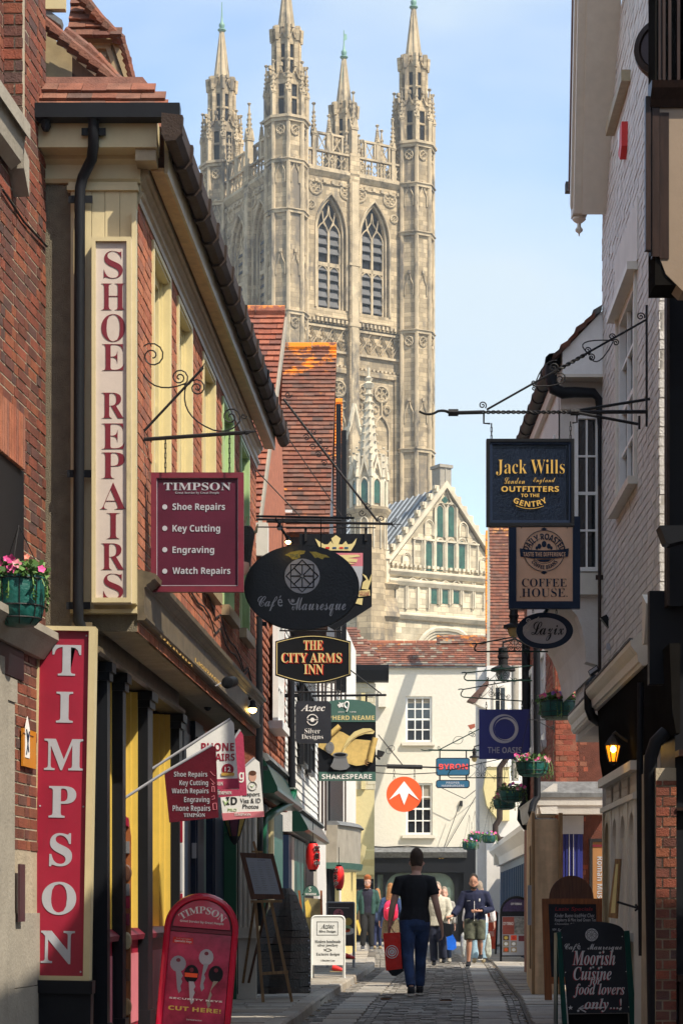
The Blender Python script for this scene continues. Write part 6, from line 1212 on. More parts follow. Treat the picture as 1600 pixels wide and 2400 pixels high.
def bz(*p, n=8):
 p0, p1, p2 = p; return [((1 - t) ** 2 * p0[0] + 2 * t * (1 - t) * p1[0] + t * t * p2[0], (1 - t) ** 2 * p0[1] + 2 * t * (1 - t) * p1[1] + t * t * p2[1]) for t in [i / n for i in range(n + 1)]]
def chain(s, x, y0, y1, t, r=.004, n=5, c=0, m=None):
 for k in range(n):
  mb = MB(s.fr); ya = y0 + (y1 - y0) * k / n; yb = y0 + (y1 - y0) * (k + 1.15) / n; w2 = 1.6 if k % 2 else .6
  s.line([(x - w2, ya), (x + w2, ya), (x + w2, yb), (x - w2, yb), (x - w2, ya)], r, c, mb); mb.build('chain_link', m or M['iron'], t)
def twist(s, p0, p1, r, t, mb, turns=8, c=0):
 a, b = [(*s.q(*p, c), c) for p in (p0, p1)]; A, B = s.fr.p(*a), s.fr.p(*b); d = (B - A).normalized(); x = d.orthogonal(); y = d.cross(x)
 for ph in (0, math.pi): mb.tube([A + (B - A) * i / 60 + (x * math.cos(ph + i / 60 * turns * math.pi) + y * math.sin(ph + i / 60 * turns * math.pi)) * r * .5 for i in range(61)], r * .62, 5)
# ---- shoe repairer's hanging sign
S = PS(15.3); t = T('hanging_sign', 'square maroon hanging sign listing shoe repairs, key cutting, engraving and watch repairs', 'sign', W(462, 1387, 15.3))
S.rect(356, 1109, 569, 1385, -.03, .0, 'panel', M['purple'], t)
S.frame(354, 1107, 571, 1387, 13, -.035, .018, 'frame', M['maroon'], t); S.frame(367.5, 1120, 558, 1373, 1.2, 0, .006, 'border_line', M['lettergrey'], t)
for st, b in (('TIMPSON', (384, 1131, 541, 1149)),): S.text(st, *b, 'serif', M['lettergrey'], t)
S.text('Great Service by Great People', 411, 1152, 514, 1158.5, 'serif', M['lettergrey'], t, off=-.01)
for k, (st, x1, y0, y1) in enumerate((('Shoe Repairs', 527.5, 1179, 1200), ('Key Cutting', 516, 1229.5, 1251), ('Engraving', 502, 1280, 1301), ('Watch Repairs', 540, 1329, 1350))):
 S.text(st, 404.5, y0, x1, y1, 'sansb', M['lettergrey'], t); S.disc(386.5, 1188 + 50.2 * k, 6, 6, 0, .004, 'bullet', M['lettergrey'], t, 16)
S = PS(15.25); t2 = T('sign_bracket', 'black wrought iron scroll bracket carrying the maroon hanging sign', 'bracket', W(323, 1035, 15.25))
mb = MB(); S.line([(323.5, 748), (323.5, 1042)], .010, 0, mb); S.line([(322, 1031), (580, 1013)], .014, 0, mb); mb.build('bars', M['iron'], t2)
mb = MB(); S.line([(325, 1024), (476, 862)], .010, 0, mb); S.line([(470, 868), (474, 862), (480, 851)], .016, 0, mb, r2=.002); S.line([(575, 1013), (585, 1012), (603, 1011)], .022, 0, mb, r2=.002); mb.build('arrow_stay', M['iron'], t2)
for l in (bz((437, 898), (345, 935), (324, 845)) + spx(357, 834, 33, 190, 1.7, 1), spx(421, 885, 21, 60, 1.9, -1), spx(462, 909, 21, 200, 1.9, 1), bz((437, 900), (415, 975), (500, 1008)) + bz((500, 1008), (545, 1018), (563, 985)) + spx(541, 977, 22, 20, 1.6, -1), spx(571, 975, 7, 0, 1.2)):
 mb = MB(); S.line(l, .0055, 0, mb, 5); mb.build('scroll', M['iron'], t2, smooth=True)
chain(S, 388, 1027, 1107, t2, .0035, 7); chain(S, 538, 1016, 1107, t2, .0035, 8)
# ---- city arms crest board
S = PS(25.2); t = T('hanging_sign', 'black pointed pub board with painted gold crown and pink and blue shield, behind the oval', 'sign', W(790, 1476, 25.2))
S.poly([(701, 1251), (871, 1251), (871, 1421), (784, 1477), (701, 1428)], -.03, 0, 'board', M['black'], t)
S.poly([(738, 1262), (750, 1270), (760, 1276), (768, 1276), (775, 1268), (781, 1276), (776, 1262), (787, 1254), (798, 1262), (793, 1276), (802, 1276), (810, 1268), (815, 1276), (825, 1274), (836, 1261), (832, 1275), (822, 1291), (785, 1290), (752, 1290), (745, 1277)], 0, .008, 'crown', M['yellowgold'], t)
for x, mm in ((768, 'red'), (784, 'blue'), (800, 'red'), (812, 'byron')): S.rect(x - 5, 1282, x + 4, 1286, .008, .012, 'jewel', M[mm], t)
S.rect(720, 1296, 850, 1327, 0, .004, 'shield_top', M['pink'], t); S.poly([(720, 1327), (850, 1327), (848, 1360), (838, 1400), (800, 1440), (740, 1400)], 0, .004, 'shield_lower', M['lettergrey'], t)
S.poly([(790, 1301), (838, 1300), (845, 1304), (815, 1308), (838, 1311), (835, 1318), (810, 1316), (832, 1322), (790, 1322)], .004, .008, 'lion_band', M['yellowgold'], t)
S.poly([(847, 1380), (850, 1365), (858, 1358), (848, 1344), (858, 1350), (864, 1362), (870, 1345), (869, 1362), (862, 1382)], .004, .01, 'mantling', M['yellowgold'], t)
S.poly([(838, 1385), (866, 1382), (867, 1396), (840, 1399)], .004, .01, 'ribbon', M['yellowgold'], t); S.text('GLIAE', 842, 1386, 865, 1396, 'serif', M['crimson'], t, .013)
S.poly([(835, 1403), (850, 1402), (848, 1418), (832, 1414)], .004, .01, 'mantling', M['yellowgold'], t)
for x in (716, 857): S.rect(x - 3, 1236, x + 3, 1268, .0, .02, 'strap', M['iron'], t)
# ---- long iron bracket behind
S = PS(25.2); t2 = T('sign_bracket', 'long raking black bracket with scrolls that carries the crest board over the lane', 'bracket', W(672, 1228, 25.2))
mb = MB(); S.line([(625, 1222), (920, 1228)], .016, 0, mb); S.line([(580, 1235), (880, 1237)], .008, .03, mb); S.line([(590, 1217), (800, 1219)], .014, .06, mb); S.line([(664, 935), (885, 1222)], .014, 0, mb); S.line([(560, 1060), (705, 1212)], .007, .05, mb); S.line([(664, 1010), (806, 1218)], .006, 0, mb); mb.build('bars', M['iron'], t2)
for l in (spx(675, 925, 9, 0, 1.2), spx(736, 1011, 8, 30, 1.4), spx(718, 1026, 8, 200, 1.4), spx(750, 1032, 8, 30, 1.4), spx(733, 1048, 8, 200, 1.4), spx(764, 1050, 8, 30, 1.4), spx(746, 1066, 8, 200, 1.4), spx(778, 1070, 8, 30, 1.4), spx(760, 1086, 8, 200, 1.4), spx(848, 1202, 9, 0, 1.4), spx(862, 1186, 9, 30, 1.4), spx(893, 1216, 9, 90, 1.4), spx(818, 1210, 8, 90, 1.4), bz((905, 1228), (925, 1226), (928, 1214)), bz((905, 1228), (925, 1230), (928, 1240)), [(905, 1228), (940, 1229)]):
 mb = MB(); S.line(l, .006, 0, mb, 5); mb.build('scroll', M['iron'], t2, smooth=True)
# ---- oval cafe sign
S = PS(22.2); t = T('hanging_sign', 'large black oval cafe sign with a grey eight pointed star emblem and script lettering', 'sign', W(707, 1476, 22.2))
S.disc(707, 1377, 133, 99, -.03, 0, 'board', mat('signblack', (.014, .015, .018), .35, var=.4, scale=3, spec=.3, dirt=((.05, .045, .04), .66, 5, .3)), t, 56); S.disc(707, 1377, 135, 100.5, -.04, -.012, 'rim', M['iron'], t, 56)
def emblem(S, cx, cy, r, t, bgm, lnm, c=0.0):
 S.disc(cx, cy, r, r, c, c + .004, 'emblem_disc', bgm, t, 32); mb = MB(S.fr); w2 = r * .045 * S.Y / FP * .9
 for ph in (45, 0): S.line([(cx + r * .92 * math.cos(R(ph + 90 * k)), cy + r * .92 * math.sin(R(ph + 90 * k))) for k in (0, 1, 2, 3, 4)], w2, c + .006, mb, 4)
 for k in range(8): S.line([(cx + r * .08 * math.cos(R(45 * k)), cy + r * .08 * math.sin(R(45 * k))), (cx + r * .62 * math.cos(R(45 * k)), cy + r * .62 * math.sin(R(45 * k)))], w2, c + .006, mb, 4)
 mb.build('emblem_star', lnm, t)
emblem(S, 708, 1350, 41, t, M['lettergrey'], M['black'])
S.text('Café', 604, 1396, 662, 1432, 'script', M['lettergrey'], t); S.text('Mauresque', 684, 1400, 810, 1444, 'script', M['lettergrey'], t)
mb = MB(S.fr); S.line(bz((676, 1404), (682, 1425), (698, 1412)), .008, .003, mb, 4); mb.build('crescent', M['lettergrey'], t)
S.poly([(686 + 6 * math.cos(R(22.5 * k)) * (1 if k % 2 else .45), 1408 + 6 * math.sin(R(22.5 * k)) * (1 if k % 2 else .45)) for k in range(16)], 0, .004, 'small_star', M['lettergrey'], t)
for pl in ([(667, 1301), (680, 1294), (700, 1290), (716, 1291), (712, 1298), (702, 1300), (704, 1306), (694, 1311), (684, 1311), (678, 1304)], [(725, 1293), (740, 1293), (752, 1298), (765, 1301), (773, 1307), (760, 1306), (756, 1311), (744, 1306), (738, 1308), (732, 1300)]): S.poly(pl, 0, .003, 'worn_gold_patch', mat('worngold', (.48, .38, .06), .6, var=.4, scale=40), t)
S.text('THE', 679, 1299, 699, 1306, None, M['green'], t, .005)
mb = MB(S.fr); S.line([(600, 1210), (830, 1214)], .012, -.02, mb); [S.line([(x, 1212), (x, 1290)], .006, -.02, mb) for x in (662, 752)]; mb.build('hanger', M['iron'], t)
# ---- city arms inn
S = PS(26.6); t = T('hanging_sign', 'black arched inn sign lettered THE CITY ARMS INN in gold with red shadow', 'sign', W(733, 1603, 26.6))
top = [(645 + 177 * i / 12, 1503 - 15 * math.sin(math.pi * i / 12)) for i in range(13)]; bot = [(822 - 177 * i / 12, 1583 + 19 * math.sin(math.pi * i / 12)) for i in range(13)]
S.poly(top + bot, -.03, 0, 'board', M['black'], t)
mb = MB(S.fr); ins = [(648.5 + 170 * i / 12, 1506 - 15 * math.sin(math.pi * i / 12)) for i in range(13)] + [(818.5 - 170 * i / 12, 1580 + 19 * math.sin(math.pi * i / 12)) for i in range(13)]
S.line(ins + ins[:1], .0055, .003, mb, 4); mb.build('gold_border', M['yellowgold'], t)
for st, b in (('THE', (711, 1501, 756, 1523)), ('CITY ARMS', (659, 1530, 800, 1553)), ('INN', (712, 1557, 757, 1580))):
 for i, (dx_, mm) in enumerate(((2.4, 'red'), (1.2, 'red'), (0, 'yellowgold'))): S.text(st, b[0] + dx_, b[1] + dx_, b[2] + dx_, b[3] + dx_, 'serif', M[mm], t, .003 + .003 * i, name='lettering' if i == 2 else 'lettering_shadow')
mb = MB(S.fr); S.line([(655, 1478), (800, 1480)], .010, -.02, mb); [S.line([(x, 1479), (x, 1500)], .005, -.02, mb) for x in (680, 786)]; mb.build('hanger', M['iron'], t)
# ---- jewellery sign
S = PS(29.5); t = T('hanging_sign', 'small dark sign with clipped corners for Aztec silver designs', 'sign', W(734, 1742, 29.5))
S.rect(692, 1643, 776, 1742, -.03, 0, 'board', mat('signslate', (.03, .033, .042), .4, spec=.3), t, cut=.045)
S.text('Aztec', 705, 1651, 762, 1668, 'bital', M['letterwhite'], t); S.text('Silver', 714, 1707, 750, 1719, 'serif', M['letterwhite'], t, off=-.012); S.text('Designs', 707, 1721, 757, 1735, 'serif', M['letterwhite'], t, off=-.012)
mb = MB(S.fr)
for a0, a1 in ((195, 345), (15, 165)): S.line([(732 + 12.5 * math.cos(R(a)), 1687 + 12.5 * math.sin(R(a))) for a in range(a0, a1 + 1, 15)], .009, .003, mb, 4)
S.line([(720, 1687), (745, 1687)], .006, .003, mb, 4); mb.build('symbol_ring', M['letterwhite'], t); S.disc(732, 1687, 5, 5, 0, .006, 'symbol_dot', M['letterwhite'], t, 16)
mb = MB(S.fr); S.line([(690, 1622), (795, 1622)], .012, -.02, mb); S.line([(790, 1616), (796, 1622), (790, 1628)], .01, -.02, mb); mb.build('bar', M['iron'], t)
for l in (spx(713, 1611, 6, 90, 1.5), spx(725, 1611, 6, 90, 1.5, -1), spx(800, 1609, 7, 0, 1.3), spx(740, 1611, 6, 90, 1.5), bz((700, 1620), (740, 1595), (785, 1618))): mb = MB(S.fr); S.line(l, .004, -.02, mb, 4); mb.build('scroll', M['iron'], t)
chain(S, 709, 1624, 1642, t, .003, 3, -.01); chain(S, 760, 1624, 1642, t, .003, 3, -.01)
# ---- inn sign with ink pot and quill
S = PS(33.5); t = T('hanging_sign', 'green and black pub sign painted with a quill, ink pot and parchment scroll', 'sign', W(813, 1830, 33.5))
S.rect(747, 1660, 880, 1830, -.05, -.01, 'board', M['black'], t)
S.poly([(747, 1692), (747, 1652)] + [(747 + 133 * i / 10, 1652 - 13 * math.sin(math.pi * (i * .86 + .7) / 10)) for i in range(1, 10)] + [(880, 1655), (880, 1692)], -.05, .0, 'green_header', M['sage'], t); S.rect(747, 1809, 880, 1830, -.05, .0, 'green_footer', M['sage'], t)
S.text('SHEPHERD NEAME', 741, 1677, 877, 1687.5, 'sansb', M['yellowgold'], t); S.text('SHAKESPEARE', 754, 1814, 871, 1826, 'sansb', M['letterwhite'], t, .006); S.text('SINCE', 792, 1667, 806, 1670, None, M['letterwhite'], t); S.text('1698', 820, 1667, 834, 1670, None, M['letterwhite'], t)
mb = MB(S.fr); S.line(bz((812, 1668), (822, 1640), (810, 1646)) + bz((810, 1646), (802, 1652), (812, 1660)), .012, .006, mb, 5); mb.build('crook_motif', M['letterwhite'], t); S.poly([(790, 1652), (796, 1649), (793, 1645), (800, 1648), (806, 1646), (803, 1651), (806, 1658), (799, 1656), (795, 1659)], 0, .006, 'leaf_motif', M['letterwhite'], t)
S.poly([(748, 1742), (772, 1722), (790, 1712), (803, 1716), (830, 1732), (872, 1736), (872, 1770), (856, 1792), (835, 1795), (800, 1785), (770, 1765), (745, 1750)], -.01, .015, 'parchment_sheet', M['parchment'], t)
for (x0, y0, x1, y1) in ((774, 1722, 796, 1702), (879, 1729, 866, 1786)): mb = MB(S.fr); S.line([(x0, y0), ((x0 + x1) / 2 - .5, (y0 + y1) / 2), (x1, y1)], .045, .03, mb, 10); mb.build('parchment_roll', M['parchment'], t, smooth=True)
mb = MB(S.fr); S.line(spx(861, 1786, 8, 90, 1.6), .007, .06, mb, 4); mb.build('roll_end', M['woodlight'], t)
S.poly([(798, 1768), (806, 1748), (815, 1730), (830, 1715), (850, 1707), (868, 1707), (878, 1714), (874, 1720), (855, 1720), (838, 1726), (824, 1736), (812, 1750), (801, 1768)], .02, .035, 'quill', M['yellowgold'], t)
mb = MB(S.fr); S.line(bz((798, 1768), (820, 1720), (876, 1712)), .004, .038, mb, 4); mb.build('quill_shaft', M['woodlight'], t)
S.poly([(774, 1796), (779, 1787), (783, 1775), (781, 1768), (814, 1768), (812, 1775), (815, 1787), (820, 1796), (812, 1803), (797, 1805), (782, 1803)], .02, .05, 'ink_pot', M['pewter'], t); S.disc(797, 1769, 18, 6, .03, .06, 'ink_pot_rim', M['pewter'], t); S.disc(797, 1769, 14, 4, .06, .063, 'ink', M['black'], t); S.disc(773, 1752, 10, 14, .02, .045, 'ink_pot_lid', M['pewter'], t); S.ring(773, 1752, 6, 9, .004, .047, 'lid_ring', M['stonegrey'], t)
mb = MB(S.fr); S.line([(731, 1631), (905, 1629)], .018, -.02, mb); S.line([(820, 1570), (893, 1626)], .010, -.02, mb); S.line([(858, 1630), (858, 1645)], .016, -.02, mb); mb.build('pole', M['black'], t)
# ---- small floodlight pair by the corner
t = T('floodlight', 'black floodlight pointing down beside the pub sign parchment', 'light', W(890, 1765, 45)); S = PS(45)
S.poly([(884, 1757), (902, 1762), (896, 1772), (882, 1776)], -.1, .1, 'housing', M['iron'], t); mb = MB(S.fr); S.line([(870, 1762), (890, 1780)], .02, 0, mb); mb.build('arm', M['iron'], t)
# ---- red disc with white arrow
S = PS(48); t = T('hanging_sign', 'round orange red sign with a white arrowhead pointing up', 'sign', W(946, 1903, 48))
S.disc(946.5, 1861.5, 41.5, 41.5, -.04, 0, 'disc', M['orange'], t, 48); S.poly([(946.5, 1831), (982, 1876), (957, 1859), (946.5, 1887), (936, 1859), (911, 1875)], 0, .012, 'arrowhead', M['letterwhite'], t)
mb = MB(S.fr); S.line([(906, 1796), (989, 1798)], .05, -.02, mb, 8); mb.build('beam', M['iron'], t); mb = MB(S.fr); S.line([(868, 1794), (1030, 1799)], .018, -.02, mb); mb.build('bar', M['iron'], t)
mb = MB(S.fr); S.line([(886, 1722), (943, 1793)], .012, -.02, mb); S.ring(917, 1754, 7, 7, .006, -.02, '', None, None, 16, mb); S.ring(911, 1760, 7, 7, .006, -.02, '', None, None, 16, mb); mb.build('stay', M['iron'], t); mb = MB(S.fr); S.line([(880, 1811), (950, 1815), (1025, 1811)], .010, -.1, mb); mb.build('cable', M['iron'], t)
for x in (923, 971): chain(S, x, 1800, 1826, t, .005, 4, -.01)
# ---- burger restaurant signs
S = PS(52); t = T('hanging_sign', 'petrol blue sign reading BYRON in coral with a small PROPER HAMBURGERS board below', 'sign', W(1060, 1847, 52))
for y0, y1 in ((1776, 1818), (1828, 1847)): S.rect(1021, y0, 1100, y1, -.05, -.004, 'board_edge', M['black'], t, cut=.04); S.rect(1023, y0 + 2, 1098, y1 - 2, -.004, 0, 'board', M['byron'], t, cut=.03)
for i, mm in enumerate(('maroon', 'coral')): S.text('BYRON', 1029 - i, 1791 - i, 1096 - i, 1804 - i, 'sansb', M[mm], t, .006 + .004 * i)
S.text('PROPER', 1045, 1832, 1076, 1837, 'sansb', M['lettergrey'], t); S.text('HAMBURGERS', 1034, 1839, 1087, 1844, 'sansb', M['lettergrey'], t)
mb = MB(S.fr)
for x in (1030, 1092): S.line([(x, 1760), (x, 1776)], .016, -.02, mb); S.line([(x, 1818), (x, 1828)], .02, -.02, mb)
mb.build('hanger', M['iron'], t)
t = T('sign_bracket', 'thin dark green twisted bracket above the petrol blue signs', 'bracket', W(1125, 1760, 52))
mb = MB(S.fr); S.line([(1003, 1758), (1128, 1759)], .02, -.02, mb); S.line([(986, 1757), (994, 1759), (1003, 1758)], .012, -.02, mb); S.line([(1029, 1757), (1124, 1708)], .014, -.02, mb); mb.build('bars', M['darkgreen'], t)
for l in (spx(1028, 1752, 4, 90, 1.3), bz((1060, 1741), (1064, 1720), (1084, 1728)), bz((1060, 1741), (1085, 1750), (1084, 1728)), spx(1103, 1718, 8, 0, 1.3), spx(1109, 1722, 6, 180, 1.3, -1)): mb = MB(S.fr); S.line(l, .008, -.02, mb, 4); mb.build('scroll', M['darkgreen'], t)
# ---- outfitters sign
S = PS(17.7); t = T('hanging_sign', 'framed black outfitters sign lettered Jack Wills in gold', 'sign', W(1242, 1232, 17.7))
S.rect(1142, 1030, 1343, 1230, -.05, -.01, 'panel', mat('signnavy', (.006, .010, .022), .25, var=.4, scale=5, spec=.3), t)
S.frame(1139.6, 1028, 1345, 1232, 7, -.06, .02, 'outer_frame', M['black'], t); S.frame(1147, 1035.5, 1338, 1225, 6, -.02, .008, 'inner_frame', M['navy'], t)
S.text('Jack Wills', 1162, 1077, 1322, 1114, 'serif', M['gold'], t, off=-.012); S.text('London', 1180, 1119, 1229, 1134, 'script', M['gold'], t, off=-.008); S.text('England', 1249, 1119, 1300, 1135, 'script', M['gold'], t, off=-.008)
S.text('OUTFITTERS', 1174, 1139.5, 1309, 1152.5, 'sansb', M['gold'], t); S.text('TO THE', 1220, 1157, 1263, 1165, 'sansb', M['gold'], t); S.text('GENTRY', 1198, 1175, 1285, 1188, 'sansb', M['gold'], t, arc=-.27)
mb = MB(S.fr); S.line(bz((1208, 1185), (1240, 1199), (1273, 1186)), .003, .002, mb, 4); mb.build('underline', M['gold'], t)
t2 = T('sign_bracket', 'long twisted black iron bracket with a curling tip over the outfitters sign', 'bracket', W(1514, 1000, 17.7))
mb = MB(); S.line([(1052, 968), (1130, 966)], .016, 0, mb); S.line([(1330, 966), (1516, 965)], .016, 0, mb); S.line([(1514, 715), (1514, 1000)], .010, 0, mb); S.line([(1140, 960), (1512, 750)], .009, 0, mb); S.line([(1355, 962), (1528, 934)], .012, -.1, mb); S.line([(1355, 968), (1494, 994)], .012, .1, mb); S.line([(1530, 905), (1529, 948)], .010, -.1, mb); S.line([(1497, 975), (1497, 1006)], .010, .1, mb)
mb.build('bars', M['iron'], t2)
mb = MB(); twist(S, (1128, 966), (1340, 966), .013, t2, mb, 18); mb.build('twisted_bar', M['iron'], t2); mb = MB(); twist(S, (1305, 868), (1372, 830), .014, t2, mb, 6); mb.build('twisted_stay', M['iron'], t2)
mb = MB(); S.line(bz((982, 964), (1005, 978), (1025, 964)) + bz((1025, 964), (1040, 960), (1052, 967)), .009, 0, mb, 6, r2=.012); mb.build('curled_tip', M['iron'], t2, smooth=True); mb = MB(); S.line([(1050, 967), (1073, 967)], .030, 0, mb, 8); S.line([(1336, 966), (1357, 966)], .028, 0, mb, 8); mb.build('collar', M['iron'], t2)
for l in (spx(1130, 950, 9.5, 45, 1.5, -1), spx(1250, 897, 6, 60, 1.4), spx(1250, 910, 6, 240, 1.4), spx(1296, 862, 13, 90, 1.6, -1), spx(1312, 888, 15, 220, 1.6), bz((1252, 905), (1270, 842), (1305, 845)), bz((1252, 905), (1330, 908), (1322, 878)), spx(1376, 821, 9, 90, 1.6, -1), spx(1385, 838, 9, 220, 1.6), bz((1380, 830), (1330, 792), (1436, 798)), bz((1380, 835), (1400, 872), (1436, 800)), spx(1433, 789, 8, 30, 1.5, -1), spx(1442, 803, 8, 220, 1.5), spx(1500, 742, 10, 20, 1.5, -1)):
 mb = MB(); S.line(l, .0055, 0, mb, 5); mb.build('scroll', M['iron'], t2, smooth=True)
mb = MB(); S.line([(1133, 968), (1133, 992), (1148, 993)], .008, 0, mb); S.line([(1351, 968), (1351, 990), (1340, 991)], .008, 0, mb); mb.build('hooks', M['iron'], t2); chain(S, 1151, 992, 1030, t2, .004, 4); chain(S, 1336, 988, 1030, t2, .004, 4)
# ---- coffee house sign
S = PS(20.2); t = T('hanging_sign', 'navy framed peach sign reading COFFEE HOUSE under a round coffee bean badge', 'sign', W(1275, 1426, 20.2))
S.rect(1194, 1212, 1357, 1424, -.05, -.01, 'panel', M['peach'], t); S.frame(1192, 1210, 1358.5, 1426, 17, -.06, .012, 'frame', M['navyframe'], t)
nv_ = M['navyframe']
mb = MB(S.fr); S.ring(1274, 1291, 48, 48, .0035, .0, '', None, None, 48, mb); S.ring(1274, 1291, 30, 30, .002, .0, '', None, None, 36, mb); mb.build('badge_rings', nv_, t)
S.text('DAILY ROASTED', 1226, 1250, 1323, 1265, 'sansb', nv_, t, -.004, arc=.155); S.text('COFFEE BEANS', 1238, 1325, 1312, 1334, 'sansb', nv_, t, -.004, arc=-.15)
S.poly([(1217, 1285), (1245, 1289), (1274, 1290), (1303, 1289), (1332, 1285), (1330, 1304), (1303, 1308), (1274, 1309), (1245, 1308), (1219, 1304)], -.01, .0, 'banner', nv_, t); S.text('TASTE THE DIFFERENCE', 1225, 1294, 1324, 1304, 'sansb', M['peach'], t, .003)
for x, y, rx, ry in ((1263, 1280, 4.5, 6), (1274, 1275, 5.5, 7.5), (1285, 1280, 4.5, 6), (1257, 1284, 3, 4), (1291, 1284, 3, 4)): S.disc(x, y, rx, ry, -.01, -.004, 'bean', nv_, t, 14)
S.poly([(1256, 1311), (1292, 1311), (1284, 1316), (1274, 1317), (1264, 1316)], -.01, -.004, 'cup_motif', nv_, t)
for y in (1240, 1342): S.poly([(1266, y), (1274, y - 4), (1282, y), (1274, y + 4)], -.01, -.005, 'ornament', nv_, t)
S.text('COFFEE', 1222, 1356, 1327, 1375, 'serif', nv_, t, -.004, off=-.012); S.text('HOUSE.', 1222, 1379, 1329, 1399, 'serif', nv_, t, -.004, off=-.012)
for x, y in ((1221, 1237), (1328, 1237), (1219, 1399)): S.disc(x, y, 1.3, 1.3, -.01, -.003, 'screw', M['iron'], t, 8)
S = PS(20.6); t = T('hanging_sign', 'oval navy rimmed sign with Lazix in grey script under the peach sign', 'sign', W(1275, 1520, 20.6))
S.disc(1275.5, 1478, 66.5, 42.5, -.03, 0, 'board', nv_, t, 44); S.disc(1275, 1478, 51, 30.5, 0, .008, 'face', M['lettergrey'], t, 40); S.text('Lazix', 1244, 1457, 1320, 1502, 'script', M['slateboard'], t, .012)
for l in (spx(1232, 1472, 9, 0, 1.7), spx(1237, 1455, 7, 90, 1.5, -1), bz((1228, 1490), (1236, 1470), (1262, 1446)), bz((1225, 1480), (1240, 1455), (1256, 1450))): mb = MB(S.fr); S.line(l, .005, .008, mb, 4); mb.build('flourish', M['silver'], t)
chain(S, 1248, 1424, 1436, t, .003, 2); chain(S, 1303, 1424, 1437, t, .003, 2)
# ---- oasis
S = PS(31); t = T('hanging_sign', 'square royal blue sign reading THE OASIS beneath a silver ring', 'sign', W(1181, 1779, 31))
S.rect(1122, 1662.6, 1240, 1779, -.03, 0, 'board', M['indigo'], t)
def crescent(S, x, y, r, r2, dx, dy, c, m, t):
 n = 40; o = [(x + r * math.cos(k * 2 * math.pi / n), y + r * math.sin(k * 2 * math.pi / n)) for k in range(n)]; i_ = [(x + dx + r2 * math.cos(k * 2 * math.pi / n), y + dy + r2 * math.sin(k * 2 * math.pi / n)) for k in range(n)]
 P1 = S.pts(o, c); P2 = S.pts(i_, c); p = S.fr.p
 MB(S.fr).add([p(a, b, c) for a, b in P1] + [p(a, b, c) for a, b in P2] + [p(a, b, 0) for a, b in P1] + [p(a, b, 0) for a, b in P2], [(k, (k + 1) % n, n + (k + 1) % n, n + k) for k in range(n)] + [(k, (k + 1) % n, 2 * n + (k + 1) % n, 2 * n + k) for k in range(n)] + [(n + k, n + (k + 1) % n, 3 * n + (k + 1) % n, 3 * n + k) for k in range(n)]).build('ring', m, t)
crescent(S, 1180, 1708, 34, 29, 3, -1, .004, M['lettergrey'], t); crescent(S, 1185, 1708, 27, 24, -3, 1, .006, M['silver'], t)
S.text('THE', 1142, 1751, 1170, 1765, None, M['lettergrey'], t); S.text('OASIS', 1176, 1751, 1221, 1765, 'sansb', M['lettergrey'], t)
chain(S, 1139, 1645, 1664, t, .004, 3); chain(S, 1222, 1645, 1664, t, .004, 3)
for k, (x0, x1, y, yw, Y, lb) in enumerate(((1110, 1283, 1527, 1478, 23.0, 'green scroll bracket highest on the right, level with the oval script sign'), (1086, 1246, 1595, 1560, 27.0, 'green scroll bracket just below a conical street lamp'), (1078, 1222, 1634, 1592, 30.9, 'green scroll bracket from which the royal blue sign hangs'), (1048, 1190, 1823, 1775, 38.0, 'green scroll bracket crossing in front of the petrol blue boards'))):
 S = PS(Y); t = T('sign_bracket', lb, 'bracket', W(x1, y, Y), 'green scroll brackets'); k_ = (x1 - x0) / 150; sl_ = 9 if k == 2 else 0
 mb = MB(S.fr); S.line([(x0 + 8, y), (x1, y + sl_)], .009, 0, mb); S.line(bz((x0 + 8, y), (x0 - 3, y - 4), (x0 + 4, y - 13)) + bz((x0 + 4, y - 13), (x0 + 10, y - 22), (x0 - 5, y - 18)), .008, 0, mb); S.line([(x0 + 6, y - 18), (x1, yw)], .008, 0, mb); mb.build('bars', M['darkgreen'], t)
 cx = (x0 + x1) / 2 + 8
 for l in (bz((cx, y - 2), (cx - 4, y - 24), (cx - 22, y - 27)), bz((cx, y - 2), (cx + 4, y - 24), (cx + 22, y - 27)), spx(cx - 8, y - 8, 8, 0, 1.5), spx(cx + 8, y - 8, 8, 180, 1.5, -1), bz((cx - 30, y), (cx - 12, y - 10), (cx, y - 36)), bz((cx + 30, y), (cx + 12, y - 10), (cx, y - 36)), spx(cx - 32, y - 4, 6, 0, 1.4), spx(cx + 32, y - 2, 6, 180, 1.4, -1), [(cx, y), (cx, y - 38)], [(cx + 31, y), (cx + 31, y + 10)]):
  mb = MB(S.fr); S.line(l, .0045, 0, mb, 4); mb.build('scroll', M['darkgreen'], t)
# ---- street lamps on the right
def streetlamp(label, px, py, Y, w_, kind):
 t = T('street_lamp', label, 'lamp', W(px, py, Y), 'black street lamps on wall arms'); q = W(px, py, Y); s = w_ * Y / FP; fr = Fr(q, (1, 0, 0), (0, 1, 0))
 MB(fr).lathe([(s * .12, s * .95), (s * .2, s * .9), (s * .2, s * .62), (s * .24, s * .6), (s * .24, s * .5), (s * .20, s * .45), (s * .20, s * .2), (s * .5, .02), (s * .52, -s * .05), (s * .35, -s * .06)], n=16).build('hood', M['iron'], t, smooth=True)
 MB(fr).lathe([(s * .30, -s * .05), (s * .30, -s * .2), (s * .22, -s * .42), (s * .05, -s * .5)], n=14).build('globe', mat('lampglass', (.5, .38, .16), .15, bump=0) if kind else M['lettergrey'], t, smooth=True)
 MB(fr).tube([(0, s * .9, 0), (0, s * 1.15, 0), (s * .5, s * 1.3, 0), (s * 1.1, s * 1.0, 0)], .014, 6).build('arm', M['iron'], t, smooth=True)
streetlamp('black street lamp with amber globe half hidden by the oval script sign', 1203, 1470, 22.5, 48, 1)
streetlamp('black conical street lamp between two green scroll brackets', 1178, 1570, 27.5, 56, 0)
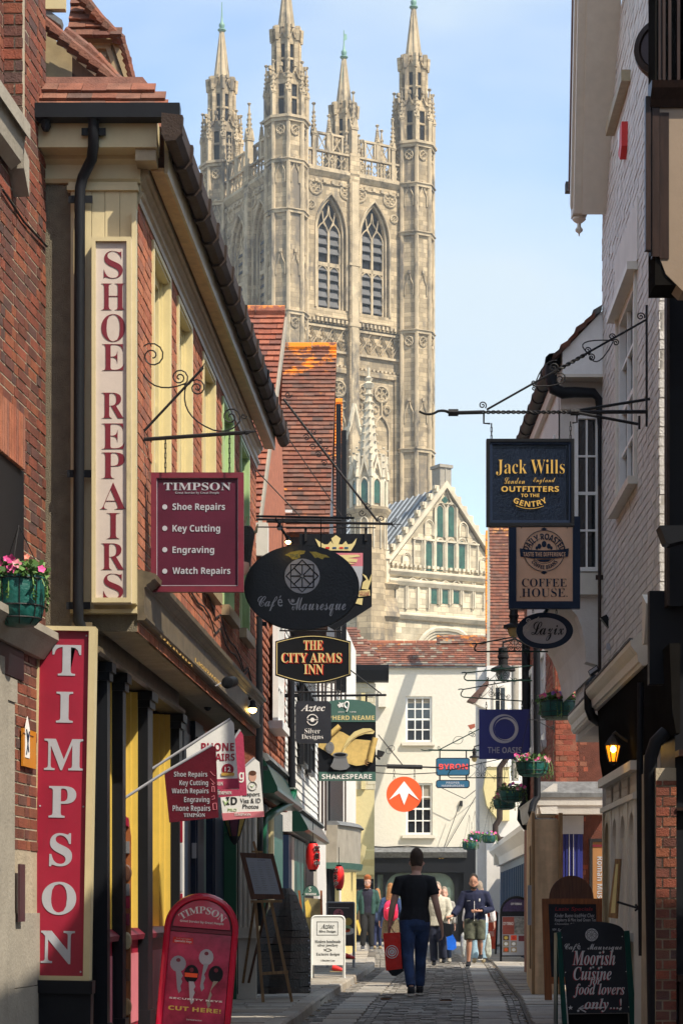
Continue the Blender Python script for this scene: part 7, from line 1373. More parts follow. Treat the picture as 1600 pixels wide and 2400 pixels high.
streetlamp('small far street lamp with yellow globe left of the royal blue sign', 1111, 1775, 42, 22, 1)
# ---- fluttering shop flags
def flag(label, Y, poly, m, pole, base=None):
 S = PS(Y); t = T('shop_flag', label, 'flag', W(*pole[0], Y), 'shop flags on slanting poles')
 mb = MB(S.fr); pts = S.pts(poly); ca = sum(a for a, b in pts) / len(pts); cb = sum(b for a, b in pts) / len(pts)
 mb.poly(pts, -.006, 0); mb.build('cloth', m, t)
 mb = MB(S.fr); S.line(pole, .011, -.004, mb, 8); mb.build('pole', M['lettergrey'], t, smooth=True); return S, t
S, t = flag('white shop flag with a baby photo, passport photos wording and crimson hem, farthest of four', 19.6, [(517, 1868), (576, 1792), (596, 1777), (608, 1786), (619, 1914), (523, 1923)], M['white'], [(500, 1860), (597, 1776)])
S.poly([(520, 1906), (618.5, 1901), (619.5, 1914), (523, 1923)], 0, .004, 'hem', M['pink'], t)
for st, b in (('Passport', (562, 1856, 609, 1869)), ('Visa & ID', (563, 1871, 611, 1882)), ('Photos', (569, 1885, 606, 1895))): S.text(st, *b, None, M['iron'], t)
S.text('ID', 530, 1868, 556, 1886, 'sansb', M['iron'], t); S.text('PRO', 534, 1895, 555, 1902, None, M['palegreen'], t); S.text('TIMPSON', 549, 1906, 588, 1912, 'serif', M['letterwhite'], t, .008)
S.poly([(523, 1875), (528, 1888), (540, 1872), (529, 1881)], 0, .006, 'tick', M['palegreen'], t)
S.disc(592, 1820, 9, 12, 0, .004, 'portrait_face', M['skin'], t, 20); S.disc(592, 1812, 9, 6, .0, .005, 'portrait_hair', M['woodbrown'], t, 16); S.ring(592, 1842, 10, 10, .003, .004, 'seal', M['stonegrey'], t, 20); S.poly([(587, 1841), (591, 1846), (598, 1837), (591, 1843)], 0, .005, 'tick', M['palegreen'], t)
S, t = flag('plain crimson shop flag, mostly hidden behind the white phone repairs flag', 18.6, [(512, 1869), (540, 1735), (563, 1712), (570, 1722), (579, 1864)], mat('flagcrimson', (.40, .035, .09), .7), [(510, 1790), (563, 1710)])
S.text('g', 560, 1810, 572, 1834, 'sansb', M['letterwhite'], t); S.text('TIMPSON', 510, 1854, 543, 1862, 'serif', M['letterwhite'], t)
S, t = flag('white phone repairs shop flag on the longest pole', 17.6, [(437, 1756), (540, 1686), (548, 1695), (558, 1829), (560, 1850), (440, 1850)], M['white'], [(341, 1812), (540, 1685)])
S.poly([(440, 1829), (558, 1824), (562, 1848), (442, 1853)], 0, .004, 'hem', mat('flaghem', (.40, .035, .09), .7), t)
S.text('PHONE', 472, 1741, 549, 1760, 'sansb', M['crimson'], t); S.text('REPAIRS', 470, 1766, 550, 1783, 'sansb', M['crimson'], t); S.disc(534, 1803, 14, 13, 0, .004, 'guarantee_badge', M['crimson'], t, 24); S.text('12', 527, 1797, 541, 1808, 'sansb', M['letterwhite'], t, .008); S.rect(519, 1811, 549, 1818, .004, .008, 'badge_ribbon', M['gold'], t); S.text('TIMPSON', 485, 1832, 523, 1841, 'serif', M['letterwhite'], t, .008)
S, t = flag('dark maroon shop flag with five grey service lines, nearest of four', 16.4, [(385, 1809), (497, 1747), (506, 1752), (512.5, 1916), (397, 1928)], mat('flagmaroon', (.085, .007, .016), .8, spec=.15), [(278, 1880), (385, 1811), (497, 1746)])
for st, b in (('Shoe Repairs', (408, 1808, 486, 1824)), ('Key Cutting', (421, 1828, 488, 1844)), ('Watch Repairs', (403, 1847, 489, 1863)), ('Engraving', (432, 1867, 491, 1884)), ('Phone Repairs', (405, 1887, 493, 1905))): S.text(st, *b, 'sansb', M['lettergrey'], t, off=-.01)
S.text('TIMPSON', 431, 1906, 481, 1915, 'serif', M['lettergrey'], t)
for k, y in enumerate((1808, 1828, 1848, 1868, 1889)):
 mb = MB(S.fr); S.line([[(493, y), (500, y + 8), (505, y + 10)], [(493, y - 3), (503, y + 8), (500, y + 11), (497, y + 8)], [(497, y - 5), (502, y - 5), (503, y + 8), (497, y + 8), (497, y - 5)], [(496, y), (502, y - 4), (503, y + 4), (497, y + 6)], [(499, y - 6), (507, y - 7), (508, y + 8), (500, y + 9), (499, y - 6)]][k], .003, .002, mb, 4); mb.build('icon', M['pink'], t)
# ---- bull's head on the wall
t = T('bull_head', 'black bull head model with pale horns behind the maroon hanging sign', 'animal figure', W(575, 1280, 21.5))
mb = MB(); mb.loft([(W(584, 1238, 21.5), .03, .03), (W(578, 1250, 21.4), .085, .10), (W(574, 1275, 21.35), .085, .11), (W(574, 1305, 21.3), .065, .085), (W(572, 1325, 21.25), .06, .07), (W(570, 1338, 21.25), .05, .055)]); mb.build('head', mat('hide', (.02, .018, .016), .9, bump=1, bscale=60), t, smooth=True)
for l in ([(574, 1240), (572, 1228), (580, 1210)], [(588, 1248), (600, 1246), (604, 1228)]): mb = MB(); mb.tube([W(x, y, 21.4) for x, y in l], .03, 8, r2=.006); mb.build('horn', M['khaki'], t, smooth=True)
mb = MB(); mb.loft([(W(572, 1318, 21.2), .05, .05), (W(570, 1335, 21.2), .06, .06), (W(568, 1347, 21.2), .035, .04)]); mb.build('muzzle', M['skin'], t, smooth=True)
# ---- spot lamps and bulbs
def bulb(label, x, y, Y, pts, r, lit=True):
 t = T('wall_spot', label, 'lamp', W(x, y, Y)); mb = MB(); mb.tube([W(px, py, Y + .03) for px, py in pts], .014, 6); mb.build('arm', M['iron'], t, smooth=True)
 q = W(x, y, Y); MB(Fr(q, (1, 0, 0), (0, 1, 0))).lathe([(r * .15, r * 1.6), (r * .5, r * 1.4), (r * .55, r * .7), (r * 1.02, r * .05), (r * .98, 0)], n=12).build('shade', M['iron'], t, smooth=True)
 MB(Fr(q, (1, 0, 0), (0, 1, 0))).lathe([(r * .5, r * .1), (r * .8, -r * .2), (r * .6, -r * .75), (r * .1, -r * .95)], n=12).build('bulb', M['bulb'] if lit else M['lettergrey'], t, smooth=True)
bulb('small black spot lamp with a glowing bulb just above the oval cafe sign', 675, 1268, 21.9, [(660, 1240), (668, 1252), (673, 1262)], .035); bulb('unlit spot lamp above the glowing one near the iron bars', 655, 1236, 22.0, [(645, 1215), (652, 1225)], .035, False)
bulb('bare glowing bulb at the end of the dark shop cornice', 592, 1660, 22.6, [(575, 1630), (588, 1640)], .055)
t = T('wall_spot', 'round black spotlight on a wire arm under the dark shop cornice', 'lamp', W(530, 1603, 19.2)); q = W(533, 1600, 19.2); MB(Fr(q, (1, 0, 0), (-.5, -.8, -.2), (0, -.2, 1))).lathe([(.03, -.12), (.05, -.09), (.055, 0), (.04, .01)], n=12, axis='n').build('can', M['black'], t, smooth=True); MB().tube([W(505, 1608, 19.3), W(520, 1600, 19.3), W(533, 1598, 19.2)], .006).build('arm', M['lettergrey'], t)
for lb, pts, Y in (('black camera with a white cable on the white brick wall', [(1406, 1447), (1420, 1440), (1440, 1468), (1430, 1478)], 21.2), ('square floodlight at the far corner of the white brick wall', [(1378, 1572), (1398, 1558), (1403, 1572), (1385, 1586)], 21.6)):
 S = PS(Y); t = T('wall_light', lb, 'floodlight', W(*pts[0], Y)); S.poly(pts, -.06, .02, 'housing', M['black'], t)
 mb = MB(S.fr); S.line([(pts[2][0], pts[2][1]), (pts[2][0] + 4, pts[2][1] + 14)], .012, 0, mb); mb.build('arm', M['iron'], t)
 if Y > 21.5: S.poly([(1379, 1573), (1397, 1561), (1399, 1568), (1382, 1580)], .02, .025, 'lens', M['lettergrey'], t)
S = PS(21.0); t = T('wall_cable', 'loose white and brown cables hanging down the white brick wall over the hood', 'cable', W(1436, 1470, 21));
mb = MB(S.fr); S.line([(1434, 1458), (1435, 1520), (1437, 1545), (1450, 1556), (1466, 1540), (1482, 1500), (1492, 1478), (1505, 1465)], .006, 0, mb); mb.build('white_cable', M['lettergrey'], t); mb = MB(S.fr); S.line([(1440, 1460), (1443, 1515), (1436, 1524), (1430, 1520)], .004, 0, mb); mb.build('brown_cable', M['gutterbrown'], t); S.poly([(1421, 1508), (1433, 1508), (1434, 1520), (1428, 1525), (1420, 1520)], -.03, .02, 'junction_box', M['lettergrey'], t)
# ---- amber wall lantern right
def lantern(label, cx, y0, y1, Y, w_, gm, body, group=None, lit=False, arm=None):
 t = T('wall_lantern', label, 'lantern', W(cx, y1, Y), group); fr = Fr(W(cx, 0, Y) * 1.0, (1, 0, 0), (0, 1, 0)); fr.o.z = 0
 z = lambda f: CZ + (HY - (y0 + (y1 - y0) * f)) * Y / FP; s = w_ / 2 * Y / FP; n = 6
 MB(fr).lathe([(s * .1, z(0)), (s * .15, z(.06)), (s * .45, z(.14)), (s * .85, z(.28)), (s * 1.05, z(.36)), (s * .95, z(.38))], n=n).build('cap', body, t)
 MB(fr).lathe([(s * .9, z(.385)), (s * .45, z(.86))], n=n).build('glazing', gm, t)
 mb = MB(fr)
 for k in range(n): a = k * math.pi * 2 / n; mb.tube([(math.cos(a) * s * .93, z(.38), math.sin(a) * s * .93), (math.cos(a) * s * .48, z(.87), math.sin(a) * s * .48)], .007, 4)
 mb.build('glazing_bars', body, t); MB(fr).lathe([(s * .5, z(.86)), (s * .5, z(.9)), (s * .15, z(.95)), (s * .06, z(1))], n=8).build('finial', body, t)
 if lit: MB(fr).lathe([(.01, z(.46)), (.03, z(.50)), (.03, z(.56)), (.01, z(.60))], n=10).build('flame', M['amberbulb'], t)
 if arm: MB().tube([W(x, y, Y) for x, y in arm], .012).build('arm', body, t, smooth=True)
 return t
lantern('lit amber lantern hanging under the white shop hood', 1435, 1718, 1796, 18.8, 38, M['amber'], M['iron'], arm=[(1435, 1722), (1440, 1716), (1455, 1728), (1470, 1738)]); S = PS(18.7);
lp_ = [o for o in COL.objects if o.name.startswith('wall_lantern') and o.parent is None][-1]; MB(Fr(W(1436, 1756, 18.68), (1, 0, 0), (0, 1, 0))).lathe([(.01, .03), (.024, .012), (.024, -.012), (.008, -.03)], n=10).build('bulb', M['amberbulb'], lp_)
M['stainyellow'] = mat('stainyellow', (.42, .28, .03), .2, var=.4, bump=0)
# stained glass lantern on the left
S = PS(22.5); t = T('stained_lantern', 'hanging lantern of yellow and purple stained glass beside the green post', 'lantern', W(550, 1975, 22.5)); fr = Fr(V(W(550, 0, 22.5).x, 22.5, 0), (1, 0, 0), (0, 1, 0)); z = lambda y: CZ + (HY - y) * 22.5 / FP
for k in range(6):
 a0, a1 = k * math.pi / 3, (k + 1) * math.pi / 3; mb = MB(fr); mb.add([fr.p(math.cos(a) * r_, zz_, math.sin(a) * r_) for a, r_, zz_ in ((a0, .13, z(1905)), (a1, .13, z(1905)), (a1, .05, z(1962)), (a0, .05, z(1962)))], [(0, 1, 2, 3)]); mb.build('glass_pane', M['stainyellow'] if k % 2 else mat('plumglass', (.14, .03, .07), .2), t)
 mb = MB(fr); mb.tube([(math.cos(a0) * .132, z(1903), math.sin(a0) * .132), (math.cos(a0) * .05, z(1964), math.sin(a0) * .05)], .008, 4); mb.build('frame_bar', M['iron'], t)
MB(fr).lathe([(.06, z(1960)), (.05, z(1968)), (.01, z(1980))], n=6).build('finial', M['iron'], t); MB(fr).lathe([(.14, z(1903)), (.10, z(1890)), (.02, z(1880))], n=6).build('cap', M['iron'], t)
t = T('green_post', 'glossy green square post standing under the stained glass lantern', 'post', W(535, 2250, 23.7)); fr = FACE(W(520, 0, 23.7).x, 23.7); mb = MB(fr); mb.box(0, .16, .1, 2.1, -.2, 0); mb.build('post', M['green'], t); MB(fr).box(-.03, .19, 1.95, 2.1, -.2, .03).build('capital', M['green'], t)
for k in range(4): MB(fr).lathe([(.022, .9), (.022, 2.2)], (.205 + k * .05, 0, -.02), 8).build('fluting', M['offwhite'], t)
MB(fr).box(.18, .38, .1, 2.2, -.2, -.03).build('panel', M['offwhite'], t); MB(fr).box(.18, .40, .78, .9, -.05, .03).build('dado_rail', M['offwhite'], t)
# ==== PAVEMENT BOARDS
def gz_(Y, left): return .10 if left else .035
# shoe repairer's arched board
al_ = R(4.6); S = PS(18.0, roll=-al_)
S.fr = Fr((-1.25, 18.0, 0), (math.cos(al_), 0, -math.sin(al_)), (0, -1, .0), (math.sin(al_), .10, math.cos(al_))); S.fr.n = S.fr.u.cross(S.fr.w).normalized(); S.fr.n = S.fr.n if S.fr.n.y < 0 else -S.fr.n
t = T('pavement_board', 'crimson arched pavement board with four keys and SECURITY KEYS CUT HERE', 'pavement sign', (-1.25, 18, .1))
q = S.fr.at; (xl, yb), (xr, yt) = q(378, 2400), q(546, 2183); xl2 = q(392, 2183)[0]; xr2 = q(533, 2400)[0]
x0, x1 = (xl + xl2) / 2 - .01, (xr + xr2) / 2 + .01; yc = q(470, 2178)[1]; rr = (x1 - x0) / 2; xc = (x0 + x1) / 2; b0 = yc - 1.02
out = [(x0, b0), (x1, b0)] + [(xc + rr * math.cos(R(a)), yc + rr * math.sin(R(a)) * .98) for a in range(0, 181, 9)]
MB(S.fr).poly(out, -.05, -.02).build('backing', M['maroon'], t)
mb = MB(S.fr); mb.tube([(x0 - .0, b0 - .1, 0)] + [(x, y, 0) for x, y in out[2:][::-1]] + [(x1, b0 - .1, 0)], .028, 8); mb.build('tube_frame', paint('gloss', (.50, .012, .05), .2, coat=.6), t, smooth=True)
MB(S.fr).box(x0 + .03, x1 - .03, yc - .03, yc + .0, -.02, .012).build('rail', M['maroon'], t)
hd = [(xc + (rr - .045) * math.cos(R(a)), yc + .01 + (rr - .05) * math.sin(R(a))) for a in range(0, 181, 9)]
MB(S.fr).poly(hd, -.02, .004).build('header_panel', M['gloss'], t)
MB(S.fr).box(x0 + .03, x1 - .03, b0 + .02, yc - .035, -.02, .003).build('poster', mat('posterred', (.36, .03, .08), .12, var=.55, scale=5, bump=0, spec=.7), t)
text(S.fr, 'TIMPSON', (xc - .185, yc + .135, xc + .185, yc + .195), 'serif', M['letterwhite'], t, .008, px=False, arc=.24); text(S.fr, 'Great Service by Great People', (xc - .185, yc + .045, xc + .185, yc + .07), 'sansb', M['letterwhite'], t, .008, px=False)
L_ = lambda x, y: (x0 + .03 + x * (x1 - x0 - .06), yc - .04 - y * .92)
def kpoly(l, c, nm, m): MB(S.fr).poly([L_(*p) for p in l], .003, c).build(nm, m, t)
S2 = S.fr
MB(S2).box(*[L_(.05, 0)[0], L_(.38, 0)[0], L_(0, .10)[1], L_(0, .045)[1]], .003, .006).build('label_panel', M['red'], t); text(S2, 'Specialist Keys', (L_(.08, 0)[0], L_(0, .095)[1], L_(.36, 0)[0], L_(0, .07)[1]), 'sansb', M['letterwhite'], t, .009, px=False); text(S2, "The UK's largest supplier of", (L_(.1, 0)[0], L_(0, .063)[1], L_(.34, 0)[0], L_(0, .052)[1]), None, M['letterwhite'], t, .009, px=False)
def key(cx, cy, bw, bh, dx_, ln, bm_, sm, band=None):
 kpoly([(cx + bw * math.cos(R(a)), cy + bh * math.sin(R(a))) for a in range(0, 360, 24)], .008, 'key_bow', bm_); kpoly([(cx + bw * .3 * math.cos(R(a)), cy - bh * .45 + bh * .25 * math.sin(R(a))) for a in range(0, 360, 45)], .010, 'key_hole', M['maroon'])
 kpoly([(cx - .03, cy + bh * .8), (cx + .05, cy + bh * .8), (cx + dx_ + .045, cy + ln * .4), (cx + dx_ + .02, cy + ln * .5), (cx + dx_ + .045, cy + ln * .6), (cx + dx_ + .02, cy + ln * .75), (cx + dx_ + .04, cy + ln * .9), (cx + dx_, cy + ln), (cx + dx_ - .03, cy + ln * .85)], .009, 'key_blade', sm)
 if band: kpoly([(cx - bw * .9, cy - bh * .1), (cx + bw * .9, cy - bh * .1), (cx + bw * .85, cy + bh * .35), (cx - bw * .85, cy + bh * .35)], .011, 'key_band', band)
key(.17, .29, .13, .075, .05, .27, M['pewter'], M['pewter']); key(.40, .375, .12, .085, .04, .28, M['black'], M['lettergrey'], M['orange']); key(.62, .21, .12, .075, -.03, .32, M['lettergrey'], M['pewter']); key(.80, .36, .12, .08, -.08, .32, M['black'], M['stonegrey'])
for st, (bx0, by0, bx1, by1), mm in (('SECURITY KEYS', (397, 2336, 521, 2350), 'letterwhite'), ('CUT HERE!', (395, 2356, 517, 2376), 'yellow')): text(S2, st, (bx0, by0, bx1, by1), 'sansb', M[mm], t, .010, off=.012)
text(S2, 'TIMPSON', (437, 2388, 473, 2394), 'serif', M['letterwhite'], t, .008)
mb = MB(); mb.hull([S2.p(x1 - .02, b0 - .1, -.05), S2.p(x1, b0 - .1, -.05), S2.p(x1, yc + .1, -.05), S2.p(x1 - .02, yc + .1, -.05)], [V(*(S2.p(x1 - .02, b0 - .1, -.5))), S2.p(x1, b0 - .1, -.5), S2.p(x1, yc + .1, -.08), S2.p(x1 - .02, yc + .1, -.08)]); mb.build('rear_leg', M['maroon'], t)
# key display fixed by the door
t = T('key_display', 'tall narrow crimson edged display of clocks and plaques by the yellow window', 'display board', GF.p(1.33, 1, .1))
S = FACE(GF.p(1.25, 0).x, GF.p(1.25, 0).y); dxx = lambda px: S.at(px, 0, .02)[0]; dzz = lambda py: S.at(0, py, .02)[1]
MB(S).box(dxx(280), dxx(289), dzz(2460), dzz(1925), -.05, .03).build('crimson_edge', M['crimson'], t); MB(S).poly([(dxx(289), dzz(2460)), (dxx(305), dzz(2460)), (dxx(306), dzz(1960)), (dxx(300), dzz(1915)), (dxx(289), dzz(1922))], -.05, .0).build('board', M['woodorange'], t)
MB(S).poly([(dxx(281), dzz(1928)), (dxx(283), dzz(1912)), (dxx(291), dzz(1908)), (dxx(302), dzz(1920)), (dxx(303), dzz(1938))], .0, .035).build('crimson_top', M['crimson'], t)
for y, r_, m_ in ((2046, 22, 'woodbrown'), (2205, 24, 'khaki'), (2360, 24, 'woodlight')): MB(S).lathe([(.001, 0), (.055, 0), (.055, .05), (.045, .055)], (dxx(297), dzz(y), 0), 20, axis='n', sa=.7, sc_=1.2).build('clock', M[m_], t)
for y, m_ in ((1986, 'pewter'), (2085, 'pewter'), (2115, 'crimson'), (2155, 'maroon'), (2285, 'woodbrown')): MB(S).box(dxx(290), dxx(304), dzz(y + 14), dzz(y - 14), 0, .03).build('plaque', M[m_], t)
# ---- easel with framed menu
S = PS(22.9); t = T('easel', 'wooden easel holding a brown framed menu on the left pavement', 'easel', W(640, 2349, 22.9)); gz = .1
def leg(x0, y0, x1, y1, c0=.0, c1=.0, r=.016, nm='leg', Y=22.9, m='woodlight'):
 a, b = W(x0, y0, Y) + V(0, c0, 0), W(x1, y1, Y) + V(0, c1, 0); d = (b - a).normalized(); s_ = d.cross(V(0, 1, 0)).normalized() * r; f_ = V(0, 1, 0) * r * .7
 MB().hull([a - s_ - f_, a + s_ - f_, a + s_ + f_, a - s_ + f_], [b - s_ - f_, b + s_ - f_, b + s_ + f_, b - s_ + f_]).build(nm, M[m], t)
leg(598, 2110, 617, 2351); leg(635, 2112, 684, 2348); leg(613, 2110, 641, 2278, .03, .03, .012, 'centre_bar'); leg(597, 2112, 562, 2310, .05, .75, .014, 'leg'); leg(626, 2115, 575, 2310, .08, .8, .014, 'leg', m='woodbrown')
leg(612, 2282, 675, 2278, -.02, -.02, .016, 'cross_bar'); leg(588, 2113, 662, 2112, -.06, -.06, .014, 'ledge'); leg(594, 1972, 602, 2001, .0, .0, .014, 'top_clamp'); leg(590, 1996, 616, 1997, -.02, -.02, .010, 'top_clamp')
S.poly([(562, 1998), (641, 2001), (667, 2107), (588, 2108)], -.0, .03, 'menu_frame', M['woodbrown'], t); S.poly([(576, 2010), (635, 2013), (657, 2096), (597, 2095)], .03, .034, 'menu_sheet', M['lettergrey'], t)
mb = MB(S.fr)
for cidx in range(3):
 for k in range(13):
  x = 583 + cidx * 18 + k * 1.35; y = 2022 + k * 5.3; wd_ = random.uniform(9, 14); S.line([(x + 1, y), (x + wd_, y + .4)], .0022, .035, mb, 3)
mb.build('menu_print', M['stonegrey'], t, kind='stuff'); S.text('La Trappiste', 603, 2014, 622, 2018, 'ital', M['iron'], t, .036)
# ---- curved screen of dark planks
S = PS(24.3); t = T('plank_screen', 'curved screen of dark studded planks standing behind the easel', 'screen', W(660, 2327, 24.3))
mb = MB(S.fr); mb.poly(S.pts([(666, 2086), (679, 2086), (690, 2094), (723, 2180), (726, 2328), (584, 2328), (598, 2212), (636, 2124)]), -.03, -.012); mb.build('backing', M['void'], t)
le = [(2080, 664), (2123, 634), (2210, 596), (2312, 582), (2330, 582)]; re = [(2080, 681), (2089, 692), (2178, 725), (2250, 728), (2330, 728)]
for k in range(15):
 y0, y1 = 2082 + k * 16.4, 2082 + (k + 1) * 16.4 - .8; xs = [interp(le, y0), interp(re, y0), interp(re, y1), interp(le, y1)]; mb = MB(S.fr); n = 7
 P = []
 for yy_, xl_, xr_ in ((y0, xs[0], xs[1]), (y1, xs[3], xs[2])):
  row = []
  for i in range(n):
   f = i / (n - 1); c = .28 * math.sin(math.pi * f) + random.uniform(-.004, .004); a, b = S.q(xl_ + (xr_ - xl_) * f, yy_ + random.uniform(-1.4, 1.4)); row.append((a, b, c))
  P.append(row)
 lo = [S.fr.p(*p) for p in P[1]] + [S.fr.p(a, b, c - .03) for a, b, c in P[1][::-1]]; hi = [S.fr.p(*p) for p in P[0]] + [S.fr.p(a, b, c - .02) for a, b, c in P[0][::-1]]
 mb.hull(lo, hi).build('plank', M['planks'] if 'planks' in M else M.setdefault('planks', mat('planks', (.03, .022, .018), .55, cols=[(.030, .024, .020), (.045, .030, .022), (.022, .020, .018), (.055, .032, .022)], var=.4, scale=12, bump=.6, stripes=(4, 40, 60))), t)
 for xx in (xs[0] + 4, xs[1] - 3): a, b = S.q(xx, (y0 + y1) / 2); MB(S.fr).lathe([(.010, 0), (.008, .008), (.002, .011)], (a, b, .03 if xx < xs[1] - 3 else .03), 8, axis='n').build('stud', M['lettergrey'], t)
# ---- silver jewellery board
def aframe(label, Y, x0, x1, y0, y1, yl, left, fm, pm, rad=.06, arch=None, roll=0, rear=.35, r=.014, nm='pavement_board', poster=(3, 3, 3, 3)):
 S = PS(Y); t = T(nm, label, 'pavement sign', W((x0 + x1) / 2, yl, Y)); (a0, b1), (a1, b0) = S.q(x0, y0), S.q(x1, y1); bl = gz_(Y, left)
 if arch: top = [((a0 + a1) / 2 - (a1 - a0) / 2 * math.cos(R(k)), b1 - arch + arch * math.sin(R(k))) for k in range(0, 181, 12)]
 else: top = [(a0 + rad - rad * math.cos(R(k)), b1 - rad + rad * math.sin(R(k))) for k in range(0, 91, 18)] + [(a1 - rad + rad * math.cos(R(k)), b1 - rad + rad * math.sin(R(k))) for k in range(90, -1, -18)]
 fr2 = Fr(S.fr.o, S.fr.u, S.fr.n);
 mb = MB(S.fr); mb.tube([(a0, bl, .0)] + [(x, y, 0) for x, y in top] + [(a1, bl, .0)], r, 8); mb.build('tube_frame', fm, t, smooth=True)
 MB(S.fr).poly([(a0, b0)] + top + [(a1, b0)], -.008, .004).build('panel', pm, t)
 for a in (a0 + .02, a1 - .02): mb = MB(S.fr); mb.tube([(a, b1 - (arch or rad), -.02), (a, bl, -rear)], r * .9, 6); mb.build('rear_leg', fm, t)
 return S, t
S, t = aframe('white arched pavement board for Aztec silver designs in bright sun', 30.9, 730, 807, 2147, 2262, 2292, True, M['white'], M['white'])
S.frame(742, 2160, 792, 2192, 1, .004, .007, 'border_line', M['iron'], t); S.text('Aztec', 752, 2165, 783, 2177, 'bital', M['iron'], t, .008); S.text('Silver Designs', 748, 2180, 787, 2187, 'serif', M['iron'], t, .008, off=-.012)
for st, b in (('Modern handmade', (738, 2203, 798, 2210)), ('silver jewellery', (745, 2212, 792, 2220)), ('Exclusive designs', (741, 2233, 796, 2241)), ('6 Butchery Lane', (752, 2249, 785, 2254))): S.text(st, *b, 'serif', M['iron'], t, .008, off=-.014)
mb = MB(S.fr); S.line(bz((759, 2224), (768, 2234), (777, 2226)), .004, .006, mb, 4); S.line(bz((759, 2229), (768, 2218), (777, 2228)), .004, .006, mb, 4); mb.build('flourish', M['iron'], t)
S, t = aframe('steel framed poster board with a pink disc and a burger photo', 36.5, 766, 830, 2115, 2217, 2262, True, M['lettergrey'], mat('posterdark', (.07, .055, .06), .3), rad=.02)
S.disc(793, 2142, 12, 12, .004, .010, 'pink_disc', M['pink'], t, 24); S.text('一侍', 788, 2133, 798, 2152, None, M['black'], t, .014); mb = MB(S.fr); S.line([(770, 2127), (818, 2128)], .006, .008, mb, 4); mb.build('headline', M['letterwhite'], t)
S.disc(816, 2160, 9, 9, .004, .012, 'bun', M['yellow'], t, 20); S.disc(810, 2174, 13, 6, .004, .014, 'salad', M['palegreen'], t, 20); S.disc(815, 2182, 16, 9, .004, .010, 'plate', M['letterwhite'], t, 20); S.disc(812, 2180, 9, 5, .01, .014, 'filling', M['orange'], t, 16)
# ---- pub board with arched green head
S = PS(33); t = T('pavement_board', 'wooden pub board with green arched header behind the white board', 'pavement sign', W(730, 2262, 33))
S.poly([(705 + 2, 2098)] + [(729 - 19 * math.cos(R(k)), 2098 - 24 * math.sin(R(k))) for k in range(10, 171, 16)] + [(749, 2098)], -.05, -.01, 'arch_back', M['black'], t); S.poly([(711, 2099)] + [(729.5 - 18 * math.cos(R(k)), 2096 - 20 * math.sin(R(k))) for k in range(0, 181, 18)] + [(748, 2100)], -.01, .01, 'header', M['sage'], t)
S.text('THE SHAKESPEARE', 715, 2093, 741, 2098, 'sansb', M['letterwhite'], t, .014); S.text('S', 724, 2078, 729, 2090, None, M['letterwhite'], t, .014)
for x0, x1 in ((697, 722), (749, 758)): mb = MB(S.fr); mb.poly(S.pts([(x0 + 1, 2087), (x0 + 6, 2087), (x1, 2240), (x1 - 5, 2240)]), -.03, .02); mb.build('side_post', M['woodorange'], t)
S.poly([(713, 2104), (751, 2107), (757, 2200), (722, 2200)], -.02, .0, 'poster', mat('posterolive', (.20, .17, .09), .4, var=.5, scale=6), t); S.poly([(714, 2115), (722, 2108), (729, 2128), (727, 2150), (717, 2150)], .0, .006, 'poster_glass', M['yellow'], t)
# ---- dining board
S, t = aframe('black arched board with food photos outside the blue shop', 43.6, 1173, 1246, 2102, 2242, 2253, False, M['black'], M['black'], arch=.33, r=.022)
S.poly([(1178, 2136)] + [(1209.5 - 33 * math.cos(R(k)), 2136 - 30 * math.sin(R(k))) for k in range(0, 181, 15)] + [(1241, 2136)], .004, .008, 'header', mat('headerplum', (.045, .03, .08), .3, var=.6, scale=20), t); S.text('CITY TERRACE', 1196, 2116, 1222, 2121, 'sansb', M['letterwhite'], t, .012)
S.rect(1176, 2148, 1244, 2239, .004, .008, 'poster', M['lettergrey'], t); S.rect(1177, 2149, 1204, 2190, .008, .012, 'poster_panel', mat('posterrust', (.30, .06, .04), .4), t); S.text('CITY TERRACE', 1178, 2161, 1202, 2168, 'sansb', M['letterwhite'], t, .016); S.rect(1204, 2149, 1243, 2190, .008, .012, 'photo', mat('photogrey', (.20, .20, .19), .4, var=.7, scale=14), t); S.rect(1214, 2193, 1243, 2206, .008, .012, 'poster_panel', M['posterrust'] if 'posterrust' in M else M['maroon'], t)
for i, (x, y) in enumerate([(x, y) for y in (2198, 2212, 2226) for x in (1185, 1203)]): S.rect(x - 7, y - 6, x + 7, y + 6, .008, .012, 'food_photo', [M['woodbrown'], M['orange'], M['khaki'], M['stonegrey'], M['woodlight'], M['sand']][i], t); S.disc(x, y, 4.5, 4, .012, .014, 'dish', [M['yellow'], M['red'], M['white'], M['white'], M['orange'], M['white']][i], t, 12)
# ---- vegan board
S = PS(50); t = T('pavement_board', 'orange red leaning board advertising a vegan burger beyond the tracksuit man', 'pavement sign', W(1150, 2232, 50)); S.poly([(1137, 2137), (1163, 2136), (1160, 2224), (1136, 2224)], -.03, 0, 'panel', mat('veganred', (.55, .07, .03), .5), t); S.poly([(1163, 2136), (1167, 2140), (1163, 2236), (1159, 2236)], -.3, 0, 'side', M['black'], t)
S.text('VEGAN', 1140, 2150, 1158, 2156, 'sansb', M['letterwhite'], t); S.text('BURGER', 1140, 2157, 1158, 2162, 'sansb', M['letterwhite'], t); mb = MB(S.fr)
for k in range(5): S.line([(1141, 2184 + k * 2.4), (1157, 2184 + k * 2.4)], .006, .003, mb, 3)
mb.build('small_print', M['letterwhite'], t)
